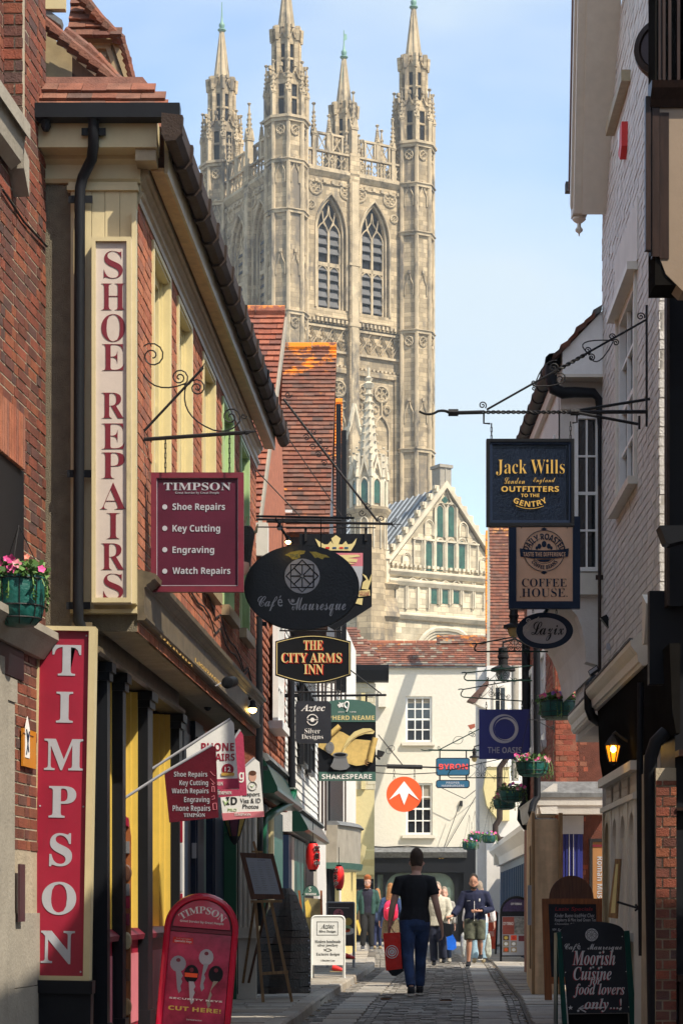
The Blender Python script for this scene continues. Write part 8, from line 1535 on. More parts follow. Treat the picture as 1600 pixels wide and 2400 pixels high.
# ---- chalk board with rounded wooden head
S = PS(24.8); t = T('chalkboard', 'orange brown wooden chalkboard with a rounded head listing iced drinks', 'pavement sign', W(1340, 2345, 24.8))
S.poly([(1286, 2107)] + [(1338 - 52 * math.cos(R(k)), 2105 - 53 * math.sin(R(k))) for k in range(0, 181, 12)] + [(1390, 2107)], -.03, -.005, 'rounded_head', M['woodbrown'], t)
S.rect(1284, 2119, 1396, 2290, -.03, -.005, 'slate', M['slateboard'], t)
for q4 in ((1269, 2106, 1411, 2119), (1289, 2290, 1400, 2306)): S.rect(*q4, -.03, .012, 'rail', M['woodorange'], t)
S.poly([(1269, 2119), (1284, 2119), (1293, 2344), (1276, 2344)], -.03, .015, 'leg', M['woodorange'], t); S.poly([(1396, 2119), (1411, 2119), (1418, 2344), (1401, 2344)], -.03, .015, 'leg', M['woodorange'], t)
for st, b, mm in (('Lazix Specials', (1300, 2126, 1388, 2137), 'chalkred'), ('Kinder Bueno Iced/Hot Choc', (1299, 2141, 1392, 2150), 'chalk'), ('Raspberry & Mint Iced Green Tea', (1299, 2152, 1395, 2162), 'chalk'), ('Chocolate Affogato', (1299, 2163, 1362, 2169), 'chalk'), ('Spiced', (1306, 2176, 1330, 2184), 'chalk')): S.text(st, *b, None, M[mm], t, .0, sh=.15)
S.text('NEW', 1294, 2176, 1303, 2181, None, M['chalk'], t, .0)
for y in (2194, 2206, 2218, 2230): S.disc(1300, y, 1.6, 1.6, -.005, .0, 'chalk_mark', M['chalk'], t, 6)
# ---- moorish cuisine board
S = PS(18.4); t = T('chalkboard', 'black arched chalkboard with green side posts advertising Moorish cuisine', 'pavement sign', W(1388, 2420, 18.4))
S.poly([(1315, 2184)] + [(1387 - 74 * math.cos(R(k)), 2184 - 24.5 * math.sin(R(k)) ** .9) for k in range(6, 175, 12)] + [(1461, 2182), (1478, 2374), (1330, 2376)], -.02, .0, 'slate', M['slateboard'], t); S.poly([(1331, 2377), (1470, 2375), (1472, 2425), (1334, 2425)], -.25, -.2, 'rear_panel', M['black'], t)
for pl in ([(1304, 2185), (1314, 2184), (1330, 2425), (1319, 2425)], [(1461, 2182), (1474, 2181), (1492, 2425), (1478, 2425)]): S.poly(pl, -.04, .015, 'side_post', paint('postgreen', (.004, .055, .045), .4), t)
S.poly([(1304, 2187), (1307, 2187), (1306, 2425), (1303, 2425)], -.3, -.05, 'rear_leg', M['darkgreen'], t)
emblem(S, 1385.5, 2191, 15, t, M['chalk'], M['slateboard'])
S.text('Café', 1322, 2211, 1359, 2231, 'script', M['chalk'], t); S.text('Mauresque', 1376, 2212, 1456, 2232, 'script', M['chalk'], t)
for st, b in (('Moorish', (1341, 2227, 1441, 2262)), ('Cuisine', (1343, 2266, 1432, 2297)), ('for', (1378, 2290, 1408, 2312)), ('food lovers', (1343, 2305, 1463, 2338)), ('only...!', (1369, 2340, 1456, 2372))):
 S.text(st, b[0] - 1.6, b[1] + 1.2, b[2] - 1.6, b[3] + 1.2, 'bital', M['chalkred'], t, .003, name='lettering_shadow'); S.text(st, *b, 'bital', M['chalk'], t, .006)
mb = MB(S.fr); S.line([(1357, 2363), (1415, 2361)], .006, .004, mb, 4); S.line([(1366, 2357), (1355, 2363), (1372, 2372)], .006, .004, mb, 4); mb.build('chalk_arrow', M['chalk'], t)
for x, y, r in ((1336, 2362, 6), (1354, 2369, 4), (1405, 2233, 3.5), (1389, 2267, 3.5), (1408, 2267, 3.5), (1452, 2365, 4)): S.poly([(x + r * math.sin(R(36 * k)) * (1 if k % 2 == 0 else .42), y - r * math.cos(R(36 * k)) * (1 if k % 2 == 0 else .42)) for k in range(10)], 0, .004, 'chalk_star', M['chalk'], t)
for x, y in ((1316, 2197), (1324, 2279), (1457, 2195), (1466, 2277), (1472, 2360)): S.disc(x, y, 1.3, 1.3, 0, .004, 'pin', M['letterwhite'], t, 6)
# ---- tilted frame by the window
S = PS(19.6, yaw=R(-35)); t = T('picture_frame', 'thin light wood frame leaning out on a bracket by the white shop window', 'frame', W(1435, 2150, 19.6))
S.poly([(1440, 2013), (1452, 2013), (1443, 2153), (1424, 2150), (1427, 2120)], -.03, .0, 'frame', M['woodlight'], t); S.poly([(1442, 2025), (1447, 2025), (1440, 2140), (1430, 2140)], .0, .006, 'glazing', M['yellowgold'], t)
mb = MB(); S.line([(1446, 2114), (1492, 2128)], .010, 0, mb); S.line([(1488, 2120), (1495, 2129), (1487, 2134)], .010, 0, mb); mb.build('bracket', M['iron'], t)
# ---- paper lanterns
def plantern(label, cx, y0, y1, w_, Y, side):
 t = T('paper_lantern', label, 'lantern', W(cx, (y0 + y1) / 2, Y), 'red paper lanterns'); q = W(cx, (y0 + y1) / 2, Y); h = (y1 - y0) * Y / FP; r = w_ / 2 * Y / FP; pr = []
 for k in range(29): f = k / 28; e = math.sin(math.pi * min(max(f * .86 + .07, 0), 1)) ** .35; pr.append((r * (e * .97 + (.03 if k % 2 else 0)), -h / 2 + h * f))
 MB(Fr(q, (1, 0, 0), (0, -1, 0))).lathe(pr, n=24).build('paper_body', M['lantern'], t, smooth=True)
 MB(Fr(q, (1, 0, 0), (0, -1, 0))).lathe([(r * .45, h / 2 - .01), (r * .5, h / 2 + .03)], n=16).build('top_ring', M['black'], t); MB(Fr(q, (1, 0, 0), (0, -1, 0))).lathe([(r * .5, -h / 2 - .03), (r * .45, -h / 2 + .01)], n=16).build('bottom_ring', M['black'], t)
 mb = MB(); mb.tube([q + V(0, 0, h / 2), q + V(0, 0, h / 2 + .35)], .006, 5); mb.build('cord', M['iron'], t)
 f = Fr(q + V(r * side * .50, -r * .80, 0), (.85, .5 * side, 0), (.5 * side, -.85, 0)); s = h * .24
 for k, ch in enumerate('営業中'): text(f, ch, (-s / 2, h * .18 - k * s * 1.18, s / 2, h * .18 + s - k * s * 1.18), None, M['letterwhite'], t, .012, px=False, off=.07, name='character_outline'); text(f, ch, (-s / 2, h * .18 - k * s * 1.18, s / 2, h * .18 + s - k * s * 1.18), None, M['black'], t, .022, px=False, off=.02, name='character')
plantern('nearer red paper lantern with three black characters', 733, 1977, 2038, 34, 33, 1); plantern('farther red paper lantern below and right of the other', 794, 2031, 2083, 26, 38.5, -1)
# ---- red shoes of somebody seated behind the boards
for lb, pts, Y in (('toe of a red shoe sticking out behind the white board', [(800, 2236), (808, 2232), (820, 2236), (832, 2240), (834, 2245), (815, 2248), (800, 2246)], 34), ('red shoe under the white board', [(778, 2264), (790, 2262), (804, 2268), (805, 2274), (790, 2276), (776, 2272)], 31.5)):
 S = PS(Y); t = T('red_shoe', lb, 'shoe', W(*pts[0], Y)); a = [W(x, y, Y) for x, y in pts]; c = sum(a, V(0, 0, 0)) / len(a)
 MB().loft([(a[0] + V(.0, 0, -.02), .04, .04), (c + V(-.03, 0, .0), .05, .045), (c + V(.05, -.02, -.02), .045, .03), (c + V(.1, -.03, -.03), .03, .02)], side=V(0, 1, 0)).build('upper', M['red'], t, smooth=True); MB().box(c.x - .11, c.x + .12, c.y - .05, c.y + .05, c.z - .055, c.z - .04, Fr((0, 0, 0), (1, 0, 0), (0, 0, 1), (0, 1, 0))).build('sole', M['khaki'], t)
# ==== FLOWER BASKETS
LEAF = mat('leaf', (.07, .16, .03), .6, cols=[(.04, .11, .02), (.08, .18, .035), (.12, .24, .05), (.05, .13, .03), (.16, .27, .08)], var=.2, bump=0)
FLW = [paint('petalpink', (.75, .08, .30), .6), paint('petalrose', (.80, .28, .36), .6), paint('petalviolet', (.34, .18, .62), .6), paint('petalcoral', (.75, .25, .18), .6), paint('petalwhite', (.75, .70, .72), .6)]
def basket(label, cx, yr, yb, wpx, Y, nl=260, nf=11, sd=1, hang=1.0, fy=1.0):
 rnd = random.Random(sd); q = W(cx, yr, Y); r = wpx / 2 * Y / FP; h = (yb - yr) * Y / FP; t = T('flower_basket', label, 'flower basket', q, 'hanging flower baskets'); fr = Fr(q, (1, 0, 0), (0, 1, 0))
 n = 28; pr = [(1.0, 0), (1.03, -.06), (.99, -.3), (.95, -.6), (.85, -.85), (.62, -.98), (.2, -1.02)]; vs = []
 for i, (k, z) in enumerate(pr):
  for j in range(n): a = j * 2 * math.pi / n; rr = r * k * (1 + .025 * math.cos(j * 2 * math.pi / 2) * (1 if 0 < i < 5 else 0)); vs.append(fr.p(math.cos(a) * rr, z * h, math.sin(a) * rr))
 mb = MB(); mb.add(vs, [(i * n + j, i * n + (j + 1) % n, (i + 1) * n + (j + 1) % n, (i + 1) * n + j) for i in range(6) for j in range(n)] + [list(range(n)), list(range(6 * n, 7 * n))]); mb.build('liner', M['basketgreen'], t, smooth=True)
 mb = MB(fr)
 for i in (1, 3, 4): mb.tube([(math.cos(a) * r * (pr[i][0] * 1.02), pr[i][1] * h, math.sin(a) * r * pr[i][0] * 1.02) for a in [j * math.pi / 9 for j in range(18)]], .005, 4, close=True)
 for j in range(9): a = j * 2 * math.pi / 9; mb.tube([(math.cos(a) * r * k * 1.02, z * h, math.sin(a) * r * k * 1.02) for k, z in pr[1:6]], .004, 4)
 mb.build('wire_cage', M['iron'], t)
 mb = MB(fr)
 for j in range(3): a = j * 2.09 + .4; mb.tube([(math.cos(a) * r, 0, math.sin(a) * r), (0, r * 2.0 * hang, 0)], .004, 4)
 mb.build('hanging_chain', M['iron'], t)
 mb = MB(fr)
 def spot(lo=0):
  a = rnd.uniform(0, 2 * math.pi); d = math.sqrt(rnd.uniform(lo, 1)) * r * 1.12; return math.cos(a) * d, rnd.uniform(-.12, .5) * r * fy * (1.15 - .5 * d / r), math.sin(a) * d
 for k in range(nl):
  x, y, z = spot(); s = rnd.uniform(.045, .08) * (r / .26) ** .6; a = rnd.uniform(0, 6.28); e = rnd.uniform(-.9, .9); d = V(math.cos(a) * math.cos(e), math.sin(e), math.sin(a) * math.cos(e)) * s; c = V(rnd.uniform(-1, 1), rnd.uniform(-1, 1), rnd.uniform(-1, 1)).cross(d).normalized() * s * .38
  o = V(x, y, z); mb.add([fr.p(*(o)), fr.p(*(o + d * .5 + c)), fr.p(*(o + d)), fr.p(*(o + d * .5 - c))], [(0, 1, 2, 3)])
 for k in range(13):
  x, y, z = spot(.6); x *= 1.1; l = [(x, y - .02, z), (x * 1.12, y - .08 * r / .2, z * 1.1), (x * 1.15, y - .2 * r / .2, z * 1.12)]; mb.tube(l, .004, 3)
  for i in range(8): o = V(*l[1]) + (V(*l[2]) - V(*l[1])) * i / 7; d = V(rnd.uniform(-1, 1), rnd.uniform(-1, .3), rnd.uniform(-1, 1)) * .035; c = d.cross(V(0, 1, .3)).normalized() * .012; mb.add([fr.p(*o), fr.p(*(o + d * .5 + c)), fr.p(*(o + d)), fr.p(*(o + d * .5 - c))], [(0, 1, 2, 3)])
 mb.build('foliage', LEAF, t, kind='stuff')
 for k in range(nf):
  x, y, z = spot(.25); z = -abs(z); s = rnd.uniform(.028, .045) * (r / .26) ** .5; o = V(x * 1.05, y + .03, z * 1.05); nn_ = V(rnd.uniform(-.5, .5), rnd.uniform(-.1, .5), -1).normalized(); e1 = nn_.orthogonal().normalized(); e2 = nn_.cross(e1); f = MB(fr); pts = []
  for j in range(10): a = j * math.pi / 5; rr = s * (1 if j % 2 == 0 else .72); pts.append(fr.p(*(o + e1 * math.cos(a) * rr + e2 * math.sin(a) * rr + nn_ * s * .25)))
  f.add([fr.p(*o)] + pts, [(0, j + 1, (j + 1) % 10 + 1) for j in range(10)]); f.build('flower', rnd.choice(FLW[:1] * 3 + FLW), t)
 return t
basket('large green basket of purple and magenta petunias on the near left wall', 45, 1354, 1468, 122, 13.55, 520, 12, 3, 1.0, 1.4)
basket('green basket of pink flowers against the red brick corner', 1307, 1644, 1687, 88, 26, 380, 16, 4, 2.0); basket('green basket overlapping the corner of the royal blue sign', 1246, 1786, 1820, 74, 29, 340, 15, 5, 2.0)
basket('green basket with white trailing flowers under the royal blue sign', 1199, 1853, 1880, 58, 34, 260, 10, 6, 2.0); basket('bushy green basket left of and below the one with white flowers', 1181, 1874, 1898, 51, 37, 200, 6, 7, 2.0)
basket('leftmost of the three far green baskets over the black shop', 1099, 1974, 1992, 32, 55, 120, 8, 8, 2.0); basket('middle and highest of the three far green baskets', 1112, 1956, 1973, 28, 56, 110, 7, 9, 2.0); basket('rightmost of the three far green baskets, beside the grey pipe bend', 1145, 1958, 1976, 32, 54, 120, 8, 10, 2.0)
for x, y, Y, lb in ((1350, 1535, 25.9, 'thin wrought iron basket bracket on the brick face beside the cove'), (1296, 1695, 28.5, 'thin wrought iron basket bracket above the second green basket')):
 S = PS(Y); t = T('basket_bracket', lb, 'bracket', W(x, y, Y), 'basket brackets'); mb = MB(); S.line([(x - 58, y - 8), (x + 2, y - 8)], .006, 0, mb); S.line([(x, y - 16), (x + 2, y + 22)], .008, 0, mb); S.line([(x - 40, y - 6), (x, y + 14)], .005, 0, mb); S.line(spx(x - 3, y + 10, 6, 0, 1.4), .004, 0, mb, 4); S.line(spx(x - 3, y - 12, 5, 0, 1.4), .004, 0, mb, 4); mb.build('ironwork', M['iron'], t)
# ==== PEOPLE
def remesh(o, v=.012, sm=3):
 m = o.modifiers.new('remesh', 'REMESH'); m.mode = 'VOXEL'; m.voxel_size = v; m.use_smooth_shade = True
 s = o.modifiers.new('smooth', 'SMOOTH'); s.factor = .6; s.iterations = sm; return o
def person(label, base, H, face, P, skin='skin', v=.014, group=None):
 """base on the ground; local x right, y forward as the figure faces, z up; P: joints in units of a 1.8 m figure"""
 k = H / 1.8; t = T('person', label, 'person', base, group); ca, sa = math.cos(face), math.sin(face); B = Vector(base)
 def w(p): x, y, z = p[0] * k, p[1] * k, p[2] * k; return B + V(x * ca - y * sa, x * sa + y * ca, z)
 sd_ = V(ca, sa, 0); fw_ = V(-sa, ca, 0)
 def lo(mb, rings, side=None):
  P_ = [w(c) for c, a, b in rings]; m_ = max([abs((q - p).normalized().dot(sd_)) for p, q in zip(P_, P_[1:]) if (q - p).length > 1e-6] + [0])
  mb.loft([(p, r[1] * k, r[2] * k) for p, r in zip(P_, rings)], side or (fw_ if m_ > .7 else sd_), 14)
 hx, hy = P.get('head', (0, .02)); hz = 1.62
 body = MB(); hd = lambda dx, dy, z: (hx + dx, hy + dy, z)
 lo(body, [(hd(0, .02, 1.50), .045, .05), (hd(0, .035, 1.525), .058, .07), (hd(0, .02, 1.57), .07, .092), (hd(0, .005, 1.63), .077, .10), (hd(0, 0, 1.70), .078, .10), (hd(0, -.005, 1.76), .064, .08), (hd(0, -.005, 1.795), .03, .04)])
 lo(body, [((hx * .3, -.02, 1.42), .062, .062), ((hx * .7, -.01, 1.49), .058, .06), (hd(0, -.0, 1.54), .052, .055)])
 body.loft([(w(hd(0, .095, 1.645)), .012 * k, .010 * k), (w(hd(0, .115, 1.612)), .017 * k, .014 * k), (w(hd(0, .10, 1.60)), .014 * k, .012 * k)], sd_, 8)
 for s_ in (-1, 1): body.loft([(w(hd(s_ * .076, -.005, 1.60)), .010 * k, .018 * k), (w(hd(s_ * .084, -.01, 1.63)), .012 * k, .024 * k), (w(hd(s_ * .078, -.01, 1.66)), .008 * k, .014 * k)], V(0, 0, 1), 8)
 tw = P.get('w', 1.0)
 torso = [((0, 0, .90), .165 * tw, .115), ((0, 0, .98), .165 * tw, .11), ((0, .005, 1.08), .145 * tw, .10), ((0, .01, 1.20), .156 * tw, .108), ((0, .005, 1.32), .172 * tw, .112), ((0, -.0, 1.40), .168 * tw, .10), ((0, -.008, 1.45), .14 * tw, .08), ((0, -.012, 1.49), .085, .065)]
 lo(body, torso)
 arms = {}
 for s_, nm in ((-1, 'L'), (1, 'R')):
  sh = (s_ * .178 * tw, -.01, 1.415); el = P['el' + nm]; ha = P['ha' + nm]; arms[nm] = (sh, el, ha)
  mid = lambda a, b, f: tuple(a[i] + (b[i] - a[i]) * f for i in range(3))
  lo(body, [((s_ * .10, -.01, 1.41), .045, .045), (sh, .050, .052), (mid(sh, el, .4), .050, .050), (el, .040, .040), (mid(el, ha, .3), .042, .040), (mid(el, ha, .95), .026, .024)])
  d = (Vector(ha) - Vector(el)).normalized(); fd = P.get('fd' + nm); fd = Vector(fd).normalized() if fd else (d + V(0, .12, 0)).normalized(); pal = Vector(ha) + d * .02; en = pal + fd * .085
  lo(body, [(tuple(Vector(ha) - d * .02), .026, .023), (tuple(pal + fd * .03), .036, .018), (tuple(en), .036, .016)], fw_ if P.get('curl', .5) >= .5 and abs(fd.z) > .6 else None)
  sp = V(0, 1, 0) if abs(fd.z) > .6 else V(0, 0, 1); sp = sp if nm not in P.get('flat', '') else V(1, 0, 0)
  for i in range(4):
   o = en + sp * (.027 - .018 * i); ln_ = (.075, .085, .08, .06)[i]; cu = P.get('curl', .5); inw = V(-s_, .2, 0).normalized()
   body.tube([w(tuple(o - fd * .02)), w(tuple(o + fd * ln_ * .45 + inw * .01 * cu)), w(tuple(o + fd * ln_ * (.85 - .3 * cu) + inw * .05 * cu))], [.0092 * k, .0088 * k, .0065 * k], 6)
  body.tube([w(tuple(pal + sp * .02)), w(tuple(pal + sp * .045 + fd * .035)), w(tuple(pal + sp * .048 + fd * .065))], [.012 * k, .010 * k, .008 * k], 6)
 legs = {}
 for s_, nm in ((-1, 'L'), (1, 'R')):
  hp = (s_ * .09, 0, .92); kn = P['kn' + nm]; an = P['an' + nm]; legs[nm] = (hp, kn, an)
  lo(body, [(hp, .09, .095), (mid(hp, kn, .5), .075, .08), (kn, .056, .06), (mid(kn, an, .3), .055, .062), (mid(kn, an, .8), .036, .04), (an, .034, .038)])
  lo(body, [(tuple(Vector(an) + V(0, -.05, -.045)), .032, .03), (tuple(Vector(an) + V(0, .0, -.04)), .04, .04), (tuple(Vector(an) + V(0, .12, -.055)), .042, .024), (tuple(Vector(an) + V(0, .17, -.065)), .03, .014)])
 remesh(body.build('body', M[skin], t, smooth=True), v * k)
 def cloth(name, parts, m, grow=.014, vv=None, **kw):
  mb = MB()
  for rings in parts: lo(mb, [(c, a + grow, b + grow) for c, a, b in rings])
  return remesh(mb.build(name, m, t, smooth=True, **kw), (vv or v) * k)
 ctx = dict(t=t, w=w, lo=lo, cloth=cloth, torso=torso, arms=arms, legs=legs, mid=mid, hd=hd, k=k, sd=sd_, v=v)
 return t, ctx
def sleeve(c, nm, f, r0=.058, r1=.045):
 sh, el, ha = c['arms'][nm]; mid = c['mid']; s_ = -1 if nm == 'L' else 1; rings = [((s_ * .08, -.01, 1.41), r0 * .8, r0 * .9), ((s_ * .13, -.01, 1.418), r0 * .85, r0 * .9), (sh, r0 * .88, r0 * .95)]
 if f <= 1: rings += [(mid(sh, el, f * .5), r0 * .95, r0 * .95), (mid(sh, el, f), r1 + .008, r1 + .008)]
 else: rings += [(mid(sh, el, .5), r0 * .92, r0 * .92), (el, r1, r1), (mid(el, ha, (f - 1) * .6), r1 * .95, r1 * .95), (mid(el, ha, f - 1), r1 * .72, r1 * .72)]
 return rings
def top(c, m, f=.5, z0=.88, zt=1.495, name='shirt', grow=.014, r0=.056, r1=.042, flare=0):
 to = [((x[0], x[1], max(x[2], z0) if i == 0 else x[2]), a + (flare if i == 0 else 0), b + (flare if i == 0 else 0)) for i, (x, a, b) in enumerate(c['torso']) if x[2] <= zt and (x[2] > z0 or i == 0)]
 to[0] = ((0, 0, z0), to[0][1], to[0][2]); return c['cloth'](name, [to, sleeve(c, 'L', f, r0, r1), sleeve(c, 'R', f, r0, r1)], m, grow)
def trousers(c, m, f=1, name='trousers', grow=.012, r=(.092, .078, .06, .052, .045), z1=.97):
 parts = [[((0, 0, z1), .155, .108), ((0, 0, .92), .168, .118), ((0, -.01, .86), .165, .118), ((0, -.01, .80), .12, .09)]]; mid = c['mid']
 for nm in 'LR':
  hp, kn, an = c['legs'][nm]; rings = [(hp, r[0], r[0] + .006), (mid(hp, kn, .5), r[1], r[1] + .006)]
  rings += [(mid(hp, kn, f), r[2] + .012, r[2] + .02)] if f < 1 else [(kn, r[2], r[2] + .004), (mid(kn, an, .35), r[3], r[3] + .006), (mid(kn, an, .95), r[4], r[4] + .004)]
  parts.append(rings)
 return c['cloth'](name, parts, m, grow)
def shoes(c, m, sole=None, h=.03):
 for nm in 'LR':
  an = Vector(c['legs'][nm][2]); mb = MB(); lo = c['lo']
  lo(mb, [(tuple(an + V(0, -.065, -.04)), .036, .04), (tuple(an + V(0, -.01, -.03)), .046, .05), (tuple(an + V(0, .10, -.052)), .05, .036), (tuple(an + V(0, .17, -.062)), .045, .026), (tuple(an + V(0, .205, -.066)), .025, .016)]); lo(mb, [(tuple(an + V(0, -.01, .02)), .044, .046), (tuple(an + V(0, .01, -.05)), .05, .06)])
  remesh(mb.build('shoe', m, c['t'], smooth=True), .012 * c['k'])
  if sole: mb = MB(); lo(mb, [(tuple(an + V(0, -.10, -.078)), .04, .012), (tuple(an + V(0, .0, -.08)), .05, .012), (tuple(an + V(0, .15, -.082)), .054, .012), (tuple(an + V(0, .215, -.08)), .03, .010)]); mb.build('sole', sole, c['t'], smooth=True)
def hair(c, m, style='short'):
 mb = MB(); hd, lo = c['hd'], c['lo']
 lo(mb, [(hd(0, -.045, 1.585), .062, .055), (hd(0, -.03, 1.64), .080, .078), (hd(0, -.018, 1.70), .086, .094), (hd(0, -.008, 1.755), .078, .092), (hd(0, -.005, 1.79), .058, .07), (hd(0, 0, 1.815), .03, .04)])
 if style == 'long': lo(mb, [(hd(0, -.05, 1.70), .085, .07), (hd(0, -.075, 1.55), .10, .06), (hd(0, -.09, 1.42), .12, .05), (hd(.01, -.10, 1.32), .09, .035)])
 if style == 'bob': lo(mb, [(hd(0, -.03, 1.72), .09, .09), (hd(0, -.045, 1.62), .094, .075), (hd(0, -.05, 1.56), .08, .06)])
 if style == 'bushy': lo(mb, [(hd(0, 0, 1.73), .092, .10), (hd(0, .01, 1.79), .09, .10), (hd(0, 0, 1.83), .05, .06)])
 remesh(mb.build('hair', m, c['t'], smooth=True), .011 * c['k'])
def faceparts(c, beard=None, glasses=None):
 hd, w, k, t = c['hd'], c['w'], c['k'], c['t']
 for s_ in (-1, 1):
  MB().loft([(w(hd(s_ * .032, .083, 1.645)), .012 * k, .006 * k), (w(hd(s_ * .032, .094, 1.645)), .010 * k, .005 * k)], c['sd'], 8).build('eye', M['iron'], t)
  MB().loft([(w(hd(s_ * .018, .097, 1.668)), .004 * k, .004 * k), (w(hd(s_ * .046, .088, 1.668)), .004 * k, .004 * k)], V(0, 0, 1), 6).build('eyebrow', M['woodbrown'], t)
 MB().loft([(w(hd(-.022, .098, 1.578)), .004 * k, .005 * k), (w(hd(0, .105, 1.578)), .006 * k, .006 * k), (w(hd(.022, .098, 1.578)), .004 * k, .005 * k)], V(0, 0, 1), 6).build('mouth', M['lipred'] if 'lipred' in M else M.setdefault('lipred', mat('lipred', (.30, .08, .07), .5, bump=0)), t)
 if beard: mb = MB(); c['lo'](mb, [(hd(0, .045, 1.505), .045, .05), (hd(0, .045, 1.53), .062, .066), (hd(0, .03, 1.565), .071, .078), (hd(0, .0, 1.60), .074, .07)]); remesh(mb.build('beard', beard, t, smooth=True), .011 * k)
 if glasses:
  for s_ in (-1, 1): mb = MB(); mb.tube([w(hd(s_ * .034 + .026 * math.cos(a), .108, 1.645 + .018 * math.sin(a))) for a in [i * math.pi / 6 for i in range(12)]], .003 * k, 4, close=True); mb.tube([w(hd(s_ * .06, .105, 1.648)), w(hd(s_ * .082, .0, 1.65))], .003 * k, 4); mb.build('glasses', glasses, t)
cl = lambda n, c, **kw: mat(n, c, .85, **{**dict(var=.18, scale=14, bump=.35, bscale=18), **kw})
hb = cl('brownhair', (.055, .032, .018), bump=.8, bscale=90); hg = cl('gingerhair', (.34, .10, .025), bump=.9, bscale=70); ha_ = cl('auburnhair', (.38, .18, .07), bump=.9, bscale=60, stripes=(60, 60, 3)); hgr = cl('greyhair', (.30, .24, .19), bump=.8, bscale=70); hbk = cl('darkhair', (.025, .017, .013), bump=.8, bscale=90)
CT = Fr((0, 0, 0), (1, 0, 0), (0, -1, 0))
# 1 the man walking away
Y = 27.0; t, c = person('man in black t-shirt and blue jeans walking away with a red carrier bag', ((972 - 800) / FP * Y, Y, 0), 1.86, 0, dict(head=(.02, .02), w=1.06, elL=(-.275, -.02, 1.10), haL=(-.315, .05, .835), elR=(.265, -.06, 1.09), haR=(.33, .03, .83), fdL=(0, .1, -1), fdR=(.05, .05, -1), knL=(-.09, -.06, .50), anL=(-.055, -.26, .11), knR=(.075, .16, .51), anR=(.065, .20, .10), curl=1.0), v=.010)
top(c, cl('blacktee', (.008, .009, .013), bump=.9, bscale=8), .55, .90, name='shirt', r0=.062, r1=.046); jn = cl('jeans', (.022, .05, .14), var=.45, scale=7, bump=.9, bscale=10); trousers(c, jn, r=(.092, .082, .062, .058, .046)); shoes(c, cl('blackshoe', (.012, .012, .016)), M['offwhite']); hair(c, hb)
Y = 26.95; S = PS(Y); t = T('carrier_bag', 'shiny red carrier bag with a round white emblem in the man\'s left hand', 'bag', W(918, 2240, Y))
sf = (S.fr, [(897, 2187), (937, 2185), (942, 2270), (904, 2275)])
mb = MB(); bag_r = mat('bagred', (.80, .03, .02), .25, var=.12, scale=12, bump=.6, bscale=9); P0 = [W(x, y, Y) for x, y in sf[1]]
mb.hull([p + V(0, -.05, 0) for p in P0], [p + V(0, .06, 0) for p in P0]); mb.build('bag_front', bag_r, t)
mb = MB(); l = [(904, 2270), (942, 2266), (946, 2276), (928, 2288), (918, 2287)]; mb.hull([W(x, y, Y - .045) for x, y in l], [W(x, y, Y + .07) for x, y in l]); mb.build('dark_base', M['black'], t)
l = [(937, 2186), (941, 2190), (946, 2272), (942, 2270)]; mb = MB(); mb.hull([W(x, y, Y - .03) for x, y in l], [W(x, y, Y + .07) for x, y in l]); mb.build('dark_gusset', M['black'], t)
for r_, wr in ((14, .008), (9, .012), (4, .010)): S.ring(918, 2231, r_, r_ * 1.05, wr * .6, .055, 'emblem_ring', M['letterwhite'], t)
S.disc(918, 2231, 6, 6, .05, .056, 'emblem', M['letterwhite'], t, 12); S.text('D', 915.5, 2227, 920.5, 2234, 'serif', bag_r, t, .059)
for dx_ in (-7, 7): mb = MB(); mb.tube([W(918 + dx_, 2188, Y - .02), W(915 + dx_ * .4, 2177, Y - .01), W(914, 2172, Y)], .006, 5); mb.build('handle', M['maroon'], t)
# 2 ginger man
Y = 51.5; t, c = person('ginger bearded man with headphones in a green jacket and dark trousers', ((861 - 800) / FP * Y, Y, .1), 1.80, R(180), dict(w=1.05, elL=(-.27, -.03, 1.12), haL=(-.27, .10, .90), elR=(.26, -.02, 1.12), haR=(.30, .10, .86), knL=(-.08, .06, .50), anL=(-.09, .02, .10), knR=(.09, .10, .50), anR=(.12, .08, .11), fdL=(0, .1, -1), fdR=(0, .1, -1), head=(0, .05)), v=.014)
top(c, cl('navytee', (.012, .012, .03)), .3, .90); trousers(c, cl('darktrousers', (.012, .013, .015)), r=(.09, .082, .065, .062, .055)); shoes(c, cl('trainers', (.05, .055, .07)), M['offwhite'])
jk = cl('greenjacket', (.025, .075, .065), bump=.6); mb = MB()
for s_ in (-1, 1): c['lo'](mb, [((s_ * .125, .0, .88), .07, .135), ((s_ * .12, .0, 1.05), .068, .125), ((s_ * .125, .0, 1.25), .07, .125), ((s_ * .11, -.01, 1.45), .06, .08)])
c['lo'](mb, [((0, -.07, .88), .16, .06), ((0, -.06, 1.2), .16, .06), ((0, -.04, 1.46), .12, .05)])
for nm in 'LR': c['lo'](mb, [(x, a + .018, b + .018) for x, a, b in sleeve(c, nm, 1.9, .058, .048)])
remesh(mb.build('jacket', jk, t, smooth=True), .015); mb = MB(); c['lo'](mb, [((0, -.04, 1.44), .12, .085), ((0, -.04, 1.51), .085, .075)]); remesh(mb.build('collar', M['woodbrown'], t, smooth=True), .014)
hair(c, hg, 'bushy'); faceparts(c, hg, M['lettergrey']); w = c['w']; hd = c['hd']
mb = MB(); mb.tube([w(hd(.095 * math.cos(a), -.01, 1.64 + .185 * math.sin(a))) for a in [i * math.pi / 10 for i in range(11)]], .010, 6); mb.build('headphone_band', M['black'], t, smooth=True)
for s_ in (-1, 1): MB().loft([(w(hd(s_ * .085, -.005, 1.635)), .04, .045), (w(hd(s_ * .115, -.005, 1.635)), .035, .04)], V(0, 1, 0), 10).build('ear_cup', M['black'], t, smooth=True)
